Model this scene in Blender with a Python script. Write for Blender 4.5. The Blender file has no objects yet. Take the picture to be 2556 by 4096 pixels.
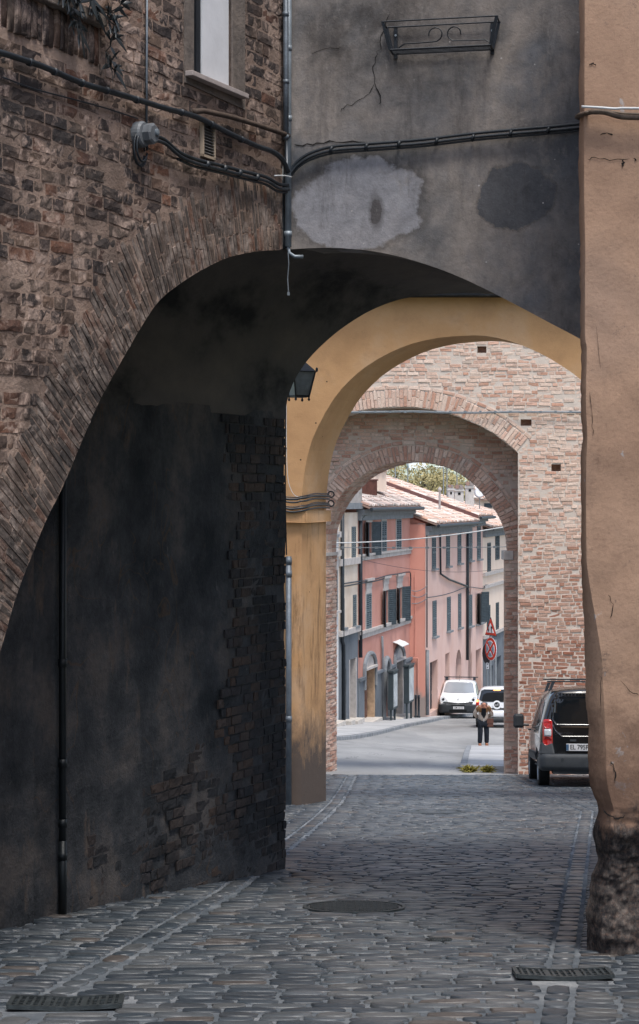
import bpy, bmesh, math, random
import numpy as np
from mathutils import Vector, Matrix, noise as mnoise
from mathutils.geometry import tessellate_polygon, delaunay_2d_cdt
from mathutils.bvhtree import BVHTree
random.seed(7)
R = math.radians
scene = bpy.context.scene
COL = scene.collection

# ---------------------------------------------------------------- camera, sky, sun, exposure
FX, CX, CY = 7400.0, 1278.0, 2000.0          # focal length and centre in photograph pixels
cam_d = bpy.data.cameras.new('camera')
cam = bpy.data.objects.new('camera', cam_d); COL.objects.link(cam)
cam.location = (0, 0, 0); cam.rotation_euler = (R(90), 0, 0)
cam_d.sensor_width = 36.0; cam_d.lens = 36.0 * FX / 4096.0
cam_d.shift_y = -(2048 - CY) / 4096.0
cam_d.clip_start = 0.1; cam_d.clip_end = 3000
scene.camera = cam

SUN_EL, SUN_AZ = 67.0, 155.0                 # degrees; azimuth from +Y clockwise
world = bpy.data.worlds.new('World'); scene.world = world; world.use_nodes = True
wn = world.node_tree.nodes; wl = world.node_tree.links
bg = wn['Background']
sky = wn.new('ShaderNodeTexSky'); sky.sky_type = 'NISHITA'; sky.sun_disc = False
sky.sun_elevation = R(SUN_EL); sky.sun_rotation = R(SUN_AZ)
sky.air_density = 1.0; sky.dust_density = 2.5; sky.ozone_density = 1.0
hs = wn.new('ShaderNodeHueSaturation'); hs.inputs['Saturation'].default_value = 0.85
wl.new(sky.outputs[0], hs.inputs['Color']); wl.new(hs.outputs[0], bg.inputs['Color'])
bg.inputs['Strength'].default_value = 0.13
sun_d = bpy.data.lights.new('sun', 'SUN'); sun_d.energy = 1.5; sun_d.angle = R(14); sun_d.color = (1, .96, .9)
sun = bpy.data.objects.new('sun', sun_d); COL.objects.link(sun)
_v = Vector((math.sin(R(SUN_AZ)) * math.cos(R(SUN_EL)), math.cos(R(SUN_AZ)) * math.cos(R(SUN_EL)), math.sin(R(SUN_EL))))
sun.rotation_euler = _v.to_track_quat('Z', 'Y').to_euler(); sun.location = (5, -20, 40)
vs = scene.view_settings
scene.display_settings.display_device = 'sRGB'
vs.view_transform = 'Standard'; vs.look = 'None'; vs.gamma = 1; vs.use_curve_mapping = False
vs.exposure = 0.85

# ---------------------------------------------------------------- colour and node helpers
def C(r, g, b):
    f = lambda v: v / 12.92 if v <= .04045 else ((v + .055) / 1.055) ** 2.4
    return (f(r / 255), f(g / 255), f(b / 255), 1)

class NT:
    def __init__(s, name):
        s.m = bpy.data.materials.new(name); s.m.use_nodes = True
        s.t = s.m.node_tree; s.n = s.t.nodes; s.l = s.t.links
        s.b = s.n['Principled BSDF']; s.pos = s.n.new('ShaderNodeNewGeometry').outputs['Position']
        s.geo = s.n[-1]
    def put(s, inp, v):
        if isinstance(v, bpy.types.NodeSocket): s.l.new(v, inp)
        else: inp.default_value = v
    def noise(s, scale=1, detail=6, rough=.6, stretch=None, dist=0, vec=None):
        n = s.n.new('ShaderNodeTexNoise'); n.inputs['Scale'].default_value = scale
        n.inputs['Detail'].default_value = detail; n.inputs['Roughness'].default_value = rough
        n.inputs['Distortion'].default_value = dist
        v = vec or s.pos
        if stretch:
            mp = s.n.new('ShaderNodeMapping'); mp.inputs['Scale'].default_value = stretch
            s.l.new(v, mp.inputs['Vector']); v = mp.outputs[0]
        s.l.new(v, n.inputs['Vector']); return n.outputs['Fac']
    def voro(s, scale=1, feature='F1', stretch=None, out='Distance'):
        n = s.n.new('ShaderNodeTexVoronoi'); n.feature = feature; n.inputs['Scale'].default_value = scale
        v = s.pos
        if stretch:
            mp = s.n.new('ShaderNodeMapping'); mp.inputs['Scale'].default_value = stretch
            s.l.new(v, mp.inputs['Vector']); v = mp.outputs[0]
        s.l.new(v, n.inputs['Vector']); return n.outputs[out]
    def ramp(s, fac, stops, interp='LINEAR'):
        n = s.n.new('ShaderNodeValToRGB'); cr = n.color_ramp; cr.interpolation = interp
        while len(cr.elements) < len(stops): cr.elements.new(.5)
        for e, (p, c) in zip(cr.elements, stops):
            e.position = p; e.color = c if not isinstance(c, (int, float)) else (c, c, c, 1)
        s.put(n.inputs[0], fac); return n.outputs[0]
    def step(s, fac, lo, hi): return s.ramp(fac, [(max(0, lo), 0), (min(1, hi), 1)] if lo < hi else [(max(0, hi), 1), (min(1, lo), 0)])
    def mix(s, fac, a, b, mode='MIX'):
        n = s.n.new('ShaderNodeMix'); n.data_type = 'RGBA'; n.blend_type = mode
        s.put(n.inputs[0], fac); s.put(n.inputs[6], a); s.put(n.inputs[7], b); return n.outputs[2]
    def math(s, op, a, b=0.0, clamp=False):
        n = s.n.new('ShaderNodeMath'); n.operation = op; n.use_clamp = clamp
        s.put(n.inputs[0], a); s.put(n.inputs[1], b); return n.outputs[0]
    def xyz(s, v=None):
        n = s.n.new('ShaderNodeSeparateXYZ'); s.l.new(v or s.pos, n.inputs[0]); return n.outputs
    def island(s): return s.geo.outputs['Random Per Island']
    def dist(s, p, scl=(1, 1, 1)):          # distance to a world point, per-axis scaled
        a = s.n.new('ShaderNodeVectorMath'); a.operation = 'SUBTRACT'; s.l.new(s.pos, a.inputs[0]); a.inputs[1].default_value = p
        b = s.n.new('ShaderNodeVectorMath'); b.operation = 'MULTIPLY'; s.l.new(a.outputs[0], b.inputs[0]); b.inputs[1].default_value = scl
        c = s.n.new('ShaderNodeVectorMath'); c.operation = 'LENGTH'; s.l.new(b.outputs[0], c.inputs[0]); return c.outputs['Value']
    def done(s, col, rough=.85, bump=None, strength=.4, dist=.02, spec=.3, metal=0):
        s.put(s.b.inputs['Base Color'], col); s.put(s.b.inputs['Roughness'], rough)
        s.b.inputs['Specular IOR Level'].default_value = spec; s.b.inputs['Metallic'].default_value = metal
        if bump is not None:
            n = s.n.new('ShaderNodeBump'); n.inputs['Strength'].default_value = strength; n.inputs['Distance'].default_value = dist
            s.l.new(bump, n.inputs['Height']); s.l.new(n.outputs[0], s.b.inputs['Normal'])
        return s.m

def plain(name, c, rough=.6, var=.15, scale=6, bump=.15, spec=.3, metal=0, coat=0):
    t = NT(name); f = t.noise(scale, 6)
    c2 = tuple(x * (1 - var) for x in c[:3]) + (1,); c3 = tuple(min(1, x * (1 + var)) for x in c[:3]) + (1,)
    m = t.done(t.ramp(f, [(.35, c2), (.65, c3)]), rough, t.noise(scale * 6, 3) if bump else None, bump, .01, spec, metal)
    if coat: t.b.inputs['Coat Weight'].default_value = coat; t.b.inputs['Coat Roughness'].default_value = .05
    return m

def brickmat(name, cols, smear, lo, hi, sscale=3.5, dark=None, bump=.5, soot=(.3, .7), grade=False, fleck=0):
    t = NT(name)
    n = len(cols); base = t.ramp(t.island(), [(i / n, c) for i, c in enumerate(cols)], 'CONSTANT')
    f = t.noise(55, 5); base = t.mix(.5, base, t.ramp(f, [(.3, .25), (.7, 1)]), 'MULTIPLY')
    base = t.mix(1, base, (1.5, 1.5, 1.5, 1), 'MULTIPLY')
    if fleck: base = t.mix(t.math('MULTIPLY', t.step(t.noise(26, 8, .8), .54, .70), fleck), base, smear)
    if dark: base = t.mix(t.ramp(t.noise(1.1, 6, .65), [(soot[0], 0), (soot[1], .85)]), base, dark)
    sm = t.ramp(t.noise(sscale, 8, .72, dist=.6), [(lo, 0), (hi, 1)])
    if grade:                                 # weathered, redder brick towards the ground
        zt = t.math('ADD', t.math('MULTIPLY', t.math('ADD', t.xyz()[2], 6.0), .1), t.math('MULTIPLY', t.math('SUBTRACT', t.noise(.8, 5), .5), .5))
        g = t.ramp(zt, [(.28, 0), (.62, 1)]); base = t.mix(g, t.mix(1, base, C(200, 176, 168), 'MULTIPLY'), base); sm = t.math('MULTIPLY', sm, t.ramp(zt, [(.28, .25), (.6, 1)]))
    base = t.mix(sm, base, smear)
    h = t.math('ADD', t.noise(60, 6, .7), t.math('MULTIPLY', t.noise(14, 4), 1.5))
    return t.done(base, .92, h, bump, .012, .15)

# ---------------------------------------------------------------- geometry helpers
def P(x, y, d): return Vector(((x - CX) / FX * d, d, (CY - y) / FX * d))

class Pl:                                     # a vertical plane X = a + b*Y (or Y = c + k*X)
    def __init__(s, o, e):
        s.o = Vector((o[0], o[1], 0)); s.e = Vector((e[0], e[1], 0)).normalized()
        s.n = Vector((s.e.y, -s.e.x, 0))      # to the right-handed side: facing the camera when e runs left to right
        if s.n.dot(-s.o) < 0: s.n = -s.n
    def uz(s, x, y):
        rx = (x - CX) / FX                    # o + u e = t (rx, 1)
        ox, oy, ex, ey = s.o.x, s.o.y, s.e.x, s.e.y
        u = (rx * oy - ox) / (ex - rx * ey); t = oy + u * ey
        return u, (CY - y) / FX * t
    def w(s, u, z, off=0.0): 
        p = s.o + s.e * u + s.n * off; return Vector((p.x, p.y, z))
    def h(s, x, y, off=0.0): return s.w(*s.uz(x, y), off)
    def uY(s, Y): return (Y - s.o.y) / s.e.y

class MB:
    def __init__(s): s.v = []; s.f = []
    def add(s, vs, fs):
        k = len(s.v); s.v.extend([tuple(v) for v in vs]); s.f.extend([tuple(i + k for i in f) for f in fs]); return s
    def quad(s, a, b, c, d): return s.add([a, b, c, d], [(0, 1, 2, 3)])
    def hexa(s, p): return s.add(p, [(0, 3, 2, 1), (4, 5, 6, 7), (0, 1, 5, 4), (1, 2, 6, 5), (2, 3, 7, 6), (3, 0, 4, 7)])
    def box(s, c, d, M=None):                 # centre, full size, optional rotation matrix
        c = Vector(c); x, y, z = d[0] / 2, d[1] / 2, d[2] / 2
        p = [Vector(q) for q in ((-x, -y, -z), (x, -y, -z), (x, y, -z), (-x, y, -z), (-x, -y, z), (x, -y, z), (x, y, z), (-x, y, z))]
        if M is not None: p = [M @ q for q in p]
        return s.hexa([c + q for q in p])
    def pbox(s, pl, u0, u1, z0, z1, o0, o1):  # box on a plane, from off o0 to o1
        return s.hexa([pl.w(u0, z0, o1), pl.w(u1, z0, o1), pl.w(u1, z0, o0), pl.w(u0, z0, o0), pl.w(u0, z1, o1), pl.w(u1, z1, o1), pl.w(u1, z1, o0), pl.w(u0, z1, o0)])
    def tube(s, pts, r, n=8, cap=True):
        pts = [Vector(p) for p in pts]; rs = r if isinstance(r, (list, tuple)) else [r] * len(pts)
        rings = []; a = None
        for i, p in enumerate(pts):
            t = (pts[min(i + 1, len(pts) - 1)] - pts[max(i - 1, 0)]).normalized()
            if a is None: a = t.cross(Vector((0, 0, 1)) if abs(t.z) < .9 else Vector((1, 0, 0)))
            a = a - t * a.dot(t)
            if a.length < 1e-5: a = t.orthogonal()
            a = a.normalized(); b = t.cross(a).normalized()
            rings.append([p + (a * math.cos(2 * math.pi * k / n) + b * math.sin(2 * math.pi * k / n)) * rs[i] for k in range(n)])
        vs = [v for g in rings for v in g]; fs = []
        for i in range(len(pts) - 1):
            for k in range(n): fs.append((i * n + k, i * n + (k + 1) % n, (i + 1) * n + (k + 1) % n, (i + 1) * n + k))
        if cap: fs.append(tuple(range(n - 1, -1, -1))); fs.append(tuple((len(pts) - 1) * n + k for k in range(n)))
        return s.add(vs, fs)
    def lathe(s, c, prof, n=16, M=None):      # prof: (radius, height)
        c = Vector(c); vs = []; fs = []
        for r, z in prof:
            for k in range(n):
                q = Vector((r * math.cos(2 * math.pi * k / n), r * math.sin(2 * math.pi * k / n), z))
                vs.append(c + (M @ q if M is not None else q))
        for i in range(len(prof) - 1):
            for k in range(n): fs.append((i * n + k, i * n + (k + 1) % n, (i + 1) * n + (k + 1) % n, (i + 1) * n + k))
        fs.append(tuple(range(n - 1, -1, -1))); fs.append(tuple((len(prof) - 1) * n + k for k in range(n)))
        return s.add(vs, fs)
    def panel(s, pl, outer, holes=(), off=0.0, dv=None, back=True):   # flat polygon with holes, sides swept along dv
        loops = [list(outer)] + [list(h) for h in holes]
        W = [[pl.w(u, z, off) for u, z in lp] for lp in loops]
        flat = [p for lp in W for p in lp]
        tri = tessellate_polygon([[Vector((u, z, 0)) for u, z in lp] for lp in loops])
        nrm = pl.n
        def orient(t, ref):
            a, b, c = (flat[i] for i in t); return t if (b - a).cross(c - a).dot(ref) > 0 else (t[0], t[2], t[1])
        s.add(flat, [orient(t, nrm) for t in tri])
        if dv is not None:
            dv = Vector(dv)
            for lp in W:
                m = len(lp); s.add(lp + [p + dv for p in lp], [(i, (i + 1) % m, (i + 1) % m + m, i + m) for i in range(m)])
            if back: s.add([p + dv for p in flat], [orient(t, -nrm) for t in tri])
        return s
    def grid(s, rows, close=False):           # rows of points
        n = len(rows[0]); fs = []
        for i in range(len(rows) - 1):
            for k in range(n if close else n - 1): fs.append((i * n + k, i * n + (k + 1) % n, (i + 1) * n + (k + 1) % n, (i + 1) * n + k))
        return s.add([p for r in rows for p in r], fs)

def origin_of(o):
    p = Vector((0, 0, 0)); 
    while o is not None: p += o.location; o = o.parent
    return p

def obj(name, mb, m, parent=None, smooth=False, bevel=0, loc=None):
    vs = mb.v
    base = origin_of(parent)
    if parent is None:
        if loc is None:
            A = np.array(vs); mn, mx = A.min(0), A.max(0); loc = Vector(((mn[0] + mx[0]) / 2, (mn[1] + mx[1]) / 2, mn[2]))
        loc = Vector(loc); base = loc
    else: loc = Vector((0, 0, 0))
    me = bpy.data.meshes.new(name)
    me.from_pydata([(v[0] - base.x, v[1] - base.y, v[2] - base.z) for v in vs], [], mb.f)
    me.validate(); 
    if smooth: me.polygons.foreach_set('use_smooth', [True] * len(me.polygons))
    if m is not None: me.materials.append(m)
    o = bpy.data.objects.new(name, me); COL.objects.link(o); o.location = loc
    if parent is not None: o.parent = parent
    if bevel:
        b = o.modifiers.new('bevel', 'BEVEL'); b.width = bevel; b.segments = 2; b.limit_method = 'ANGLE'
    return o

def tag(o, label, cat, group=None):
    o['label'] = label; o['category'] = cat
    if group: o['group'] = group
    return o
def thing(name, label, cat, loc, group=None):
    o = bpy.data.objects.new(name, None); COL.objects.link(o); o.location = Vector(loc); o.empty_display_size = .2
    return tag(o, label, cat, group)
def struct(o, kind='structure'): o['kind'] = kind; return o
def lab(o, l): o['label'] = l; return o

def inpoly(poly):
    A = np.array(poly, float); B = np.roll(A, -1, 0)
    def f(u, z):
        c = ((A[:, 1] > z) != (B[:, 1] > z)) & (u < (B[:, 0] - A[:, 0]) * (z - A[:, 1]) / (B[:, 1] - A[:, 1] + 1e-12) + A[:, 0])
        return bool(c.sum() & 1)
    return f

def brick(mb, q, n, proud, rnd, seg=False):
    """one brick: q = 4 face corners (ccw seen from the front) in world, n = outward normal"""
    c = sum(q, Vector()) / 4
    if seg:                                   # 4x2 cell worn face
        NU, NV = 4, 2; rows = []
        for j in range(-1, NV + 2):
            row = []
            for i in range(-1, NU + 2):
                iu = min(max(i, 0), NU); jv = min(max(j, 0), NV); edge = (i in (-1, NU + 1)) or (j in (-1, NV + 1))
                uu = iu / NU; vv = jv / NV
                ins = .0 if edge else .022
                uu = ins * .5 + uu * (1 - ins); vv = ins + vv * (1 - 2 * ins)
                p = (q[0] * (1 - uu) + q[1] * uu) * (1 - vv) + (q[3] * (1 - uu) + q[2] * uu) * vv
                nz = mnoise.noise(p * 17) * rnd * 1.1 + mnoise.noise(p * 60) * rnd * .6
                rim = iu in (0, NU) or jv in (0, NV)
                off = -.010 if edge else proud + nz - (.0015 if rim else 0)
                p = p + n * off
                if not edge: p = p + Vector((mnoise.noise(p * 31 + Vector((9, 0, 0))), mnoise.noise(p * 37), mnoise.noise(p * 29 + Vector((0, 5, 0))))) * .008
                row.append(p)
            rows.append(row)
        mb.grid(rows); return
    r = lambda a: random.uniform(-a, a)
    j = [p + Vector((r(rnd), r(rnd), r(rnd))) for p in q]
    o = proud + r(rnd)
    inn = [p + (c - p) * .1 + n * (o + r(rnd * .4)) for p in j]
    out = [p - n * .008 for p in j]
    mb.add(out + inn, [(4, 5, 6, 7), (0, 1, 5, 4), (1, 2, 6, 5), (2, 3, 7, 6), (3, 0, 4, 7)])

def courses(mb, pl, poly, ch, bl, joint=.012, proud=.006, rnd=.004, holes=(), off=0.0, box=None, seg=False, wob=.0, miss=0.0):
    ins = inpoly(poly); hs_ = [inpoly(h) for h in holes]
    us = [p[0] for p in poly]; zs = [p[1] for p in poly]
    u0, u1, z0, z1 = (min(us), max(us), min(zs), max(zs)) if box is None else box
    ok = lambda u, z: ins(u, z) and not any(h(u, z) for h in hs_)
    z = z0; k = 0
    while z < z1:
        hgt = ch * random.uniform(.93, 1.07); u = u0 - random.uniform(0, bl)
        while u < u1:
            L = bl * random.choice([1, 1, .5, 1, .48, .9]) * random.uniform(.92, 1.06)
            a, b = max(u, u0), min(u + L - joint, u1); zc = z + hgt / 2
            if b - a > .03:
                t = [a + (b - a) * i / 8 for i in range(9)]
                g = [ok(x, zc) and ok(x, z + .15 * hgt) and ok(x, z + .8 * hgt) for x in t]
                if any(g):
                    i0 = g.index(True); i1 = 8 - g[::-1].index(True)
                    a2, b2 = t[i0], t[i1]
                    if b2 - a2 > .035 and all(g[i0:i1 + 1]) and random.random() > miss:
                        wz = lambda uu: wob * mnoise.noise(Vector((uu * .9, z * .7, 3.1)))
                        za, zb = z + joint / 2, z + hgt - joint / 2
                        rr = random.uniform(-.5, 1) * proud
                        q = [pl.w(a2, za + wz(a2), off), pl.w(b2, za + wz(b2), off), pl.w(b2, zb + wz(b2), off), pl.w(a2, zb + wz(a2), off)]
                        brick(mb, q, pl.n, proud * .6 + rr, rnd, seg)
            u += L
        z += hgt; k += 1

def ringbricks(mb, pl, curve, t0, t1, bw, joint=.01, proud=.01, rnd=.004, split=None, off=0.0, seg=False, rag=0):
    """bricks set radially outside a polyline curve [(u,z)] ; from offset t0 to t1"""
    c = [Vector((u, z)) for u, z in curve]
    L = [0]
    for a, b in zip(c, c[1:]): L.append(L[-1] + (b - a).length)
    def at(s):
        s = min(max(s, 0), L[-1] - 1e-6)
        for i in range(len(c) - 1):
            if L[i + 1] > s: break
        f = (s - L[i]) / (L[i + 1] - L[i]); p = c[i].lerp(c[i + 1], f)
        def tg(j):
            j0, j1 = max(j - 1, 0), min(j + 1, len(c) - 1); return (c[j1] - c[j0]).normalized()
        t = tg(i).lerp(tg(i + 1), f).normalized(); return p, Vector((-t.y, t.x))
    s = 0
    while s < L[-1] - bw * .6:
        w = bw * random.uniform(.85, 1.12)
        p0, n0 = at(s + joint / 2); p1, n1 = at(s + w - joint / 2)
        te = t1 + (random.uniform(-rag, rag * .25) if rag else 0); ts = [t0, te]
        if split and random.random() < split: m = random.uniform(.25, .45); ts = [t0, t0 + (te - t0) * m, t0 + (te - t0) * (m + random.uniform(.2, .35)), te] if te - t0 > .42 else [t0, t0 + (te - t0) * random.uniform(.35, .65), te]
        for a, b in zip(ts, ts[1:]):
            aa, bb = a + joint * .3, b - joint * .3
            k = [p0 + n0 * aa, p1 + n1 * aa, p1 + n1 * bb, p0 + n0 * bb]
            q = [pl.w(v.x, v.y, off) for v in k]
            if (q[1] - q[0]).cross(q[3] - q[0]).dot(pl.n) < 0: q = [q[1], q[0], q[3], q[2]]
            brick(mb, q, pl.n, proud + random.uniform(-.5, .5) * proud, rnd, seg)
        s += w

def smooth_curve(pts, k=4):                   # Catmull-Rom through pixel points
    out = []; n = len(pts)
    for i in range(n - 1):
        p0, p1, p2, p3 = pts[max(i - 1, 0)], pts[i], pts[i + 1], pts[min(i + 2, n - 1)]
        for j in range(k):
            t = j / k
            out.append(tuple(.5 * (2 * b + (c - a) * t + (2 * a - 5 * b + 4 * c - d) * t * t + (3 * b - a - 3 * c + d) * t ** 3) for a, b, c, d in zip(p0, p1, p2, p3)))
    out.append(tuple(pts[-1])); return out

# ground height: the lane runs downhill; the low street beyond the gate tilts a little to the right
LP = [(-30, .4), (0, -1.6), (27, -4.45), (37.6, -5.6), (50, -6.65), (56, -7.25), (68, -8.42), (84, -9.87), (100, -11.45), (130, -13.8), (180, -16), (300, -16), (900, -16)]
RP = [(-30, .4), (0, -1.6), (27, -4.45), (37.6, -5.6), (50, -6.93), (60, -8.09), (73, -8.98), (84, -9.97), (100, -11.5), (130, -13.8), (180, -16), (300, -16), (900, -16)]
def zg(X, Y):
    a = np.interp(Y, [p[0] for p in LP], [p[1] for p in LP]); b = np.interp(Y, [p[0] for p in RP], [p[1] for p in RP])
    t = np.clip((X + .5) / 5.0, 0, 1); return float(a * (1 - t) + b * t)
def Gp(x, y):                                 # pixel -> point on the ground
    rx, rz = (x - CX) / FX, (CY - y) / FX; d = 6.0
    while d < 200 and rz * d > zg(rx * d, d): d += .02
    return Vector((rx * d, d, rz * d))
# ---------------------------------------------------------------- materials
M = {}
browns = [C(98, 80, 70), C(84, 72, 66), C(108, 90, 78), C(74, 65, 62), C(112, 82, 68), C(98, 85, 78), C(66, 59, 57), C(106, 92, 82), C(88, 78, 72)]
M['brick_old'] = brickmat('old_brown_brick', browns, C(184, 162, 149), .49, .65, 5.5, dark=C(50, 49, 51), soot=(.38, .62), fleck=.55)
t = NT('old_mortar'); f = t.noise(3, 8, .7)
M['mortar_old'] = t.done(t.mix(t.step(t.noise(1.1, 6, .65), .46, .74), t.ramp(f, [(.3, C(132, 112, 100)), (.7, C(182, 160, 146))]), C(78, 72, 69)), .95, t.noise(30, 8, .7), .8, .03, .1)
M['brick_ring'] = brickmat('streaked_arch_brick', [C(94, 82, 75), C(86, 77, 71), C(102, 88, 79), C(108, 82, 70), C(80, 73, 69), C(98, 88, 82)], C(160, 146, 137), .47, .66, 6, dark=C(62, 60, 60), soot=(.40, .68), fleck=.6)
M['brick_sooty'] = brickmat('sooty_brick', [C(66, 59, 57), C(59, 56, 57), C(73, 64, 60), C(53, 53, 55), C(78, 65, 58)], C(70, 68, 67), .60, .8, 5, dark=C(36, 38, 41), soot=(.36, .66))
gate_cols = [C(196, 168, 152), C(194, 162, 145), C(200, 176, 160), C(188, 152, 134), C(203, 182, 167), C(198, 171, 154), C(178, 138, 119), C(200, 174, 158), C(195, 166, 149), C(201, 178, 163)]
M['brick_gate'] = brickmat('pale_pink_brick', gate_cols, C(216, 200, 188), .55, .8, 3.0, bump=.4, grade=True)
M['brick_gate2'] = brickmat('shaded_weathered_red_brick', [C(172, 142, 128), C(164, 130, 115), C(180, 152, 138), C(154, 118, 104), C(184, 162, 150), C(172, 146, 132)], C(186, 172, 164), .5, .74, 3, dark=C(130, 108, 98), soot=(.5, .8))  # recessed gate brick: shadow of the recess put in as darker colour
t = NT('pale_mortar'); M['mortar_pale'] = t.done(t.ramp(t.noise(5, 6), [(.3, C(200, 186, 174)), (.7, C(218, 204, 192))]), .95, t.noise(40, 5), .5, .01, .1)
t = NT('grey_mortar'); M['mortar_grey'] = t.done(t.ramp(t.noise(5, 6), [(.3, C(168, 152, 140)), (.7, C(190, 174, 162))]), .95, t.noise(40, 5), .5, .01, .1)

# dark sooty plaster of the covered passage
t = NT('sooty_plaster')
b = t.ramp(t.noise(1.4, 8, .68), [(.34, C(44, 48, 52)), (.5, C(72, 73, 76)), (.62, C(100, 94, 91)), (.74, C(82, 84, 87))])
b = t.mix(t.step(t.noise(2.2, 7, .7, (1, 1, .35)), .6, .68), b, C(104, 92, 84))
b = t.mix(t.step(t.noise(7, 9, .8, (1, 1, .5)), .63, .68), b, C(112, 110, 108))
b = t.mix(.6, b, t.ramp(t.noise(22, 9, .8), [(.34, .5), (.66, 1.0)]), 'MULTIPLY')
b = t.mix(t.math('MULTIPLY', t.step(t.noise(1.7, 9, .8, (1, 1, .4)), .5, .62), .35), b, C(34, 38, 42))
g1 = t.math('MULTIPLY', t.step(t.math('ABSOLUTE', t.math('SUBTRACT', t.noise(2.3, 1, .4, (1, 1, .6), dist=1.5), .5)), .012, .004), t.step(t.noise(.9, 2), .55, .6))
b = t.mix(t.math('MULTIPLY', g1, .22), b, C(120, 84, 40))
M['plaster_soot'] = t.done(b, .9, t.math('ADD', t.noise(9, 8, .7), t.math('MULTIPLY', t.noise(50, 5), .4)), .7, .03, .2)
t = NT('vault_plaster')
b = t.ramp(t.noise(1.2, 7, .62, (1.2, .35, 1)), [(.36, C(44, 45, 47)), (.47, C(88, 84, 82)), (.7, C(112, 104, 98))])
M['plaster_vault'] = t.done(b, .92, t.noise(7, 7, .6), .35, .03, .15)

# ---------------------------------------------------------------- planes of the near buildings
Fp = Pl((-.25 - .476 * 14, 0), (.476, 1))                      # oblique brick wall on the left
Ip = Pl((-7.967, 0), (.45, 1))                                 # side wall of the covered passage
Gp_ = Pl((-.25, 14), (1, -.2))                                 # rendered wall facing the camera
Op = Pl((1.6, 11.4), (1, 0))                                   # ochre corner building on the right
AX = Vector((.45, 1, 0))                                       # axis of the covered passage
AXn = AX.normalized()

# ---------------------------------------------------------------- left brick building
arcF_px = [(-175, 3300), (-130, 3000), (-70, 2800), (0, 2610), (60, 2400), (130, 2215), (190, 2070), (250, 1950), (330, 1760), (400, 1600), (500, 1420), (570, 1300), (640, 1200), (735, 1125), (830, 1068), (915, 1030), (1000, 1010), (1070, 1002), (1146, 1000)]
arcF = [Fp.uz(x, y) for x, y in smooth_curve(arcF_px, 3)]
uC = Fp.uz(1146, 1000)[0]; uL = Fp.uY(-3.0); zT = 8.0
footz = zg(*Fp.w(arcF[0][0], 0).xy) - .1
wp = [(uL, zg(*Fp.w(uL, 0).xy) - .6), (arcF[0][0], footz - .2)] + arcF + [(uC, zT), (uL, zT)]
win_px = [(770, -420), (925, -420), (925, 372), (770, 282)]
win = [Fp.uz(*p) for p in win_px]
bh = thing('brick_building', 'old brown brick house with a wide arch cut into its left wall beside the lane', 'building', (-6, 4, zg(-6, 4)))
mb = MB(); wallth = -Fp.n * .5
mb.panel(Fp, wp, [win], 0, wallth, back=True)
obj('wall', mb, M['mortar_old'], bh)
# ring of long bricks standing on the arch, ragged outer edge
ring_in = arcF[3:]
mb = MB(); ringbricks(mb, Fp, ring_in, .0, .54, .050, .011, .005, .003, split=.9, seg=True, rag=.09)
obj('arch_ring', mb, M['brick_ring'], bh)
def off_curve(c, d):
    out = []
    for i in range(len(c)):
        a, b = Vector(c[max(i - 1, 0)]), Vector(c[min(i + 1, len(c) - 1)]); t_ = (b - a).normalized(); out.append((c[i][0] - t_.y * d, c[i][1] + t_.x * d))
    return out
oc = off_curve(ring_in, .50)
zone = [(Fp.uz(-350, 0)[0], -2.3)] + [(oc[0][0], -2.3)] + oc + [(uC - .01, oc[-1][1]), (uC - .01, 4.6), (Fp.uz(-350, 0)[0], 4.6)]
pad = lambda h, a, b, c, d: [(h[0][0] - a, h[0][1] + 0), (h[1][0] + b, h[1][1]), (h[2][0] + b, h[2][1] - c), (h[3][0] - a, h[3][1] - c)]
win_out = [Fp.uz(735, -500), Fp.uz(975, -500), Fp.uz(975, 440), Fp.uz(735, 330)]
ledge = [Fp.uz(-300, -200), Fp.uz(395, -60), Fp.uz(395, 285), Fp.uz(0, 150), Fp.uz(-300, 20)]
mb = MB(); courses(mb, Fp, zone, .084, .26, .014, .005, .0025, holes=[win_out, ledge], seg=True, wob=.035, miss=.05)
obj('brickwork', mb, M['brick_old'], bh)
# upright brick band under the ledge at top left
mb = MB(); zb = [Fp.uz(-200, -40), Fp.uz(390, 110), Fp.uz(390, 262), Fp.uz(-200, 60)]
ua, ub = zb[0][0], zb[1][0]; u = ua
while u < ub:
    w_ = random.uniform(.05, .065); f_ = (u - ua) / (ub - ua)
    z1_ = zb[0][1] * (1 - f_) + zb[1][1] * f_; z0_ = zb[3][1] * (1 - f_) + zb[2][1] * f_
    z1_ = zb[1][1]; z0_ = zb[2][1] + random.uniform(-.01, .01)
    brick(mb, [Fp.w(u, z0_), Fp.w(u + w_ - .008, z0_), Fp.w(u + w_ - .008, z1_), Fp.w(u, z1_)], Fp.n, random.uniform(.0, .025), .005, True); u += w_
obj('upright_brick_band', mb, M['brick_old'], bh, smooth=True)
t = NT('worn_stone'); M['stone_worn'] = t.done(t.ramp(t.noise(6, 8, .7), [(.3, C(92, 84, 78)), (.7, C(150, 138, 128))]), .9, t.noise(40, 6), .5, .01, .2)
mb = MB(); zl = zb[1][1]; mb.pbox(Fp, ua - .6, ub + .02, zl, zl + .075, -.05, .06)
obj('string_course', mb, M['stone_worn'], bh, bevel=.008)
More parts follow.
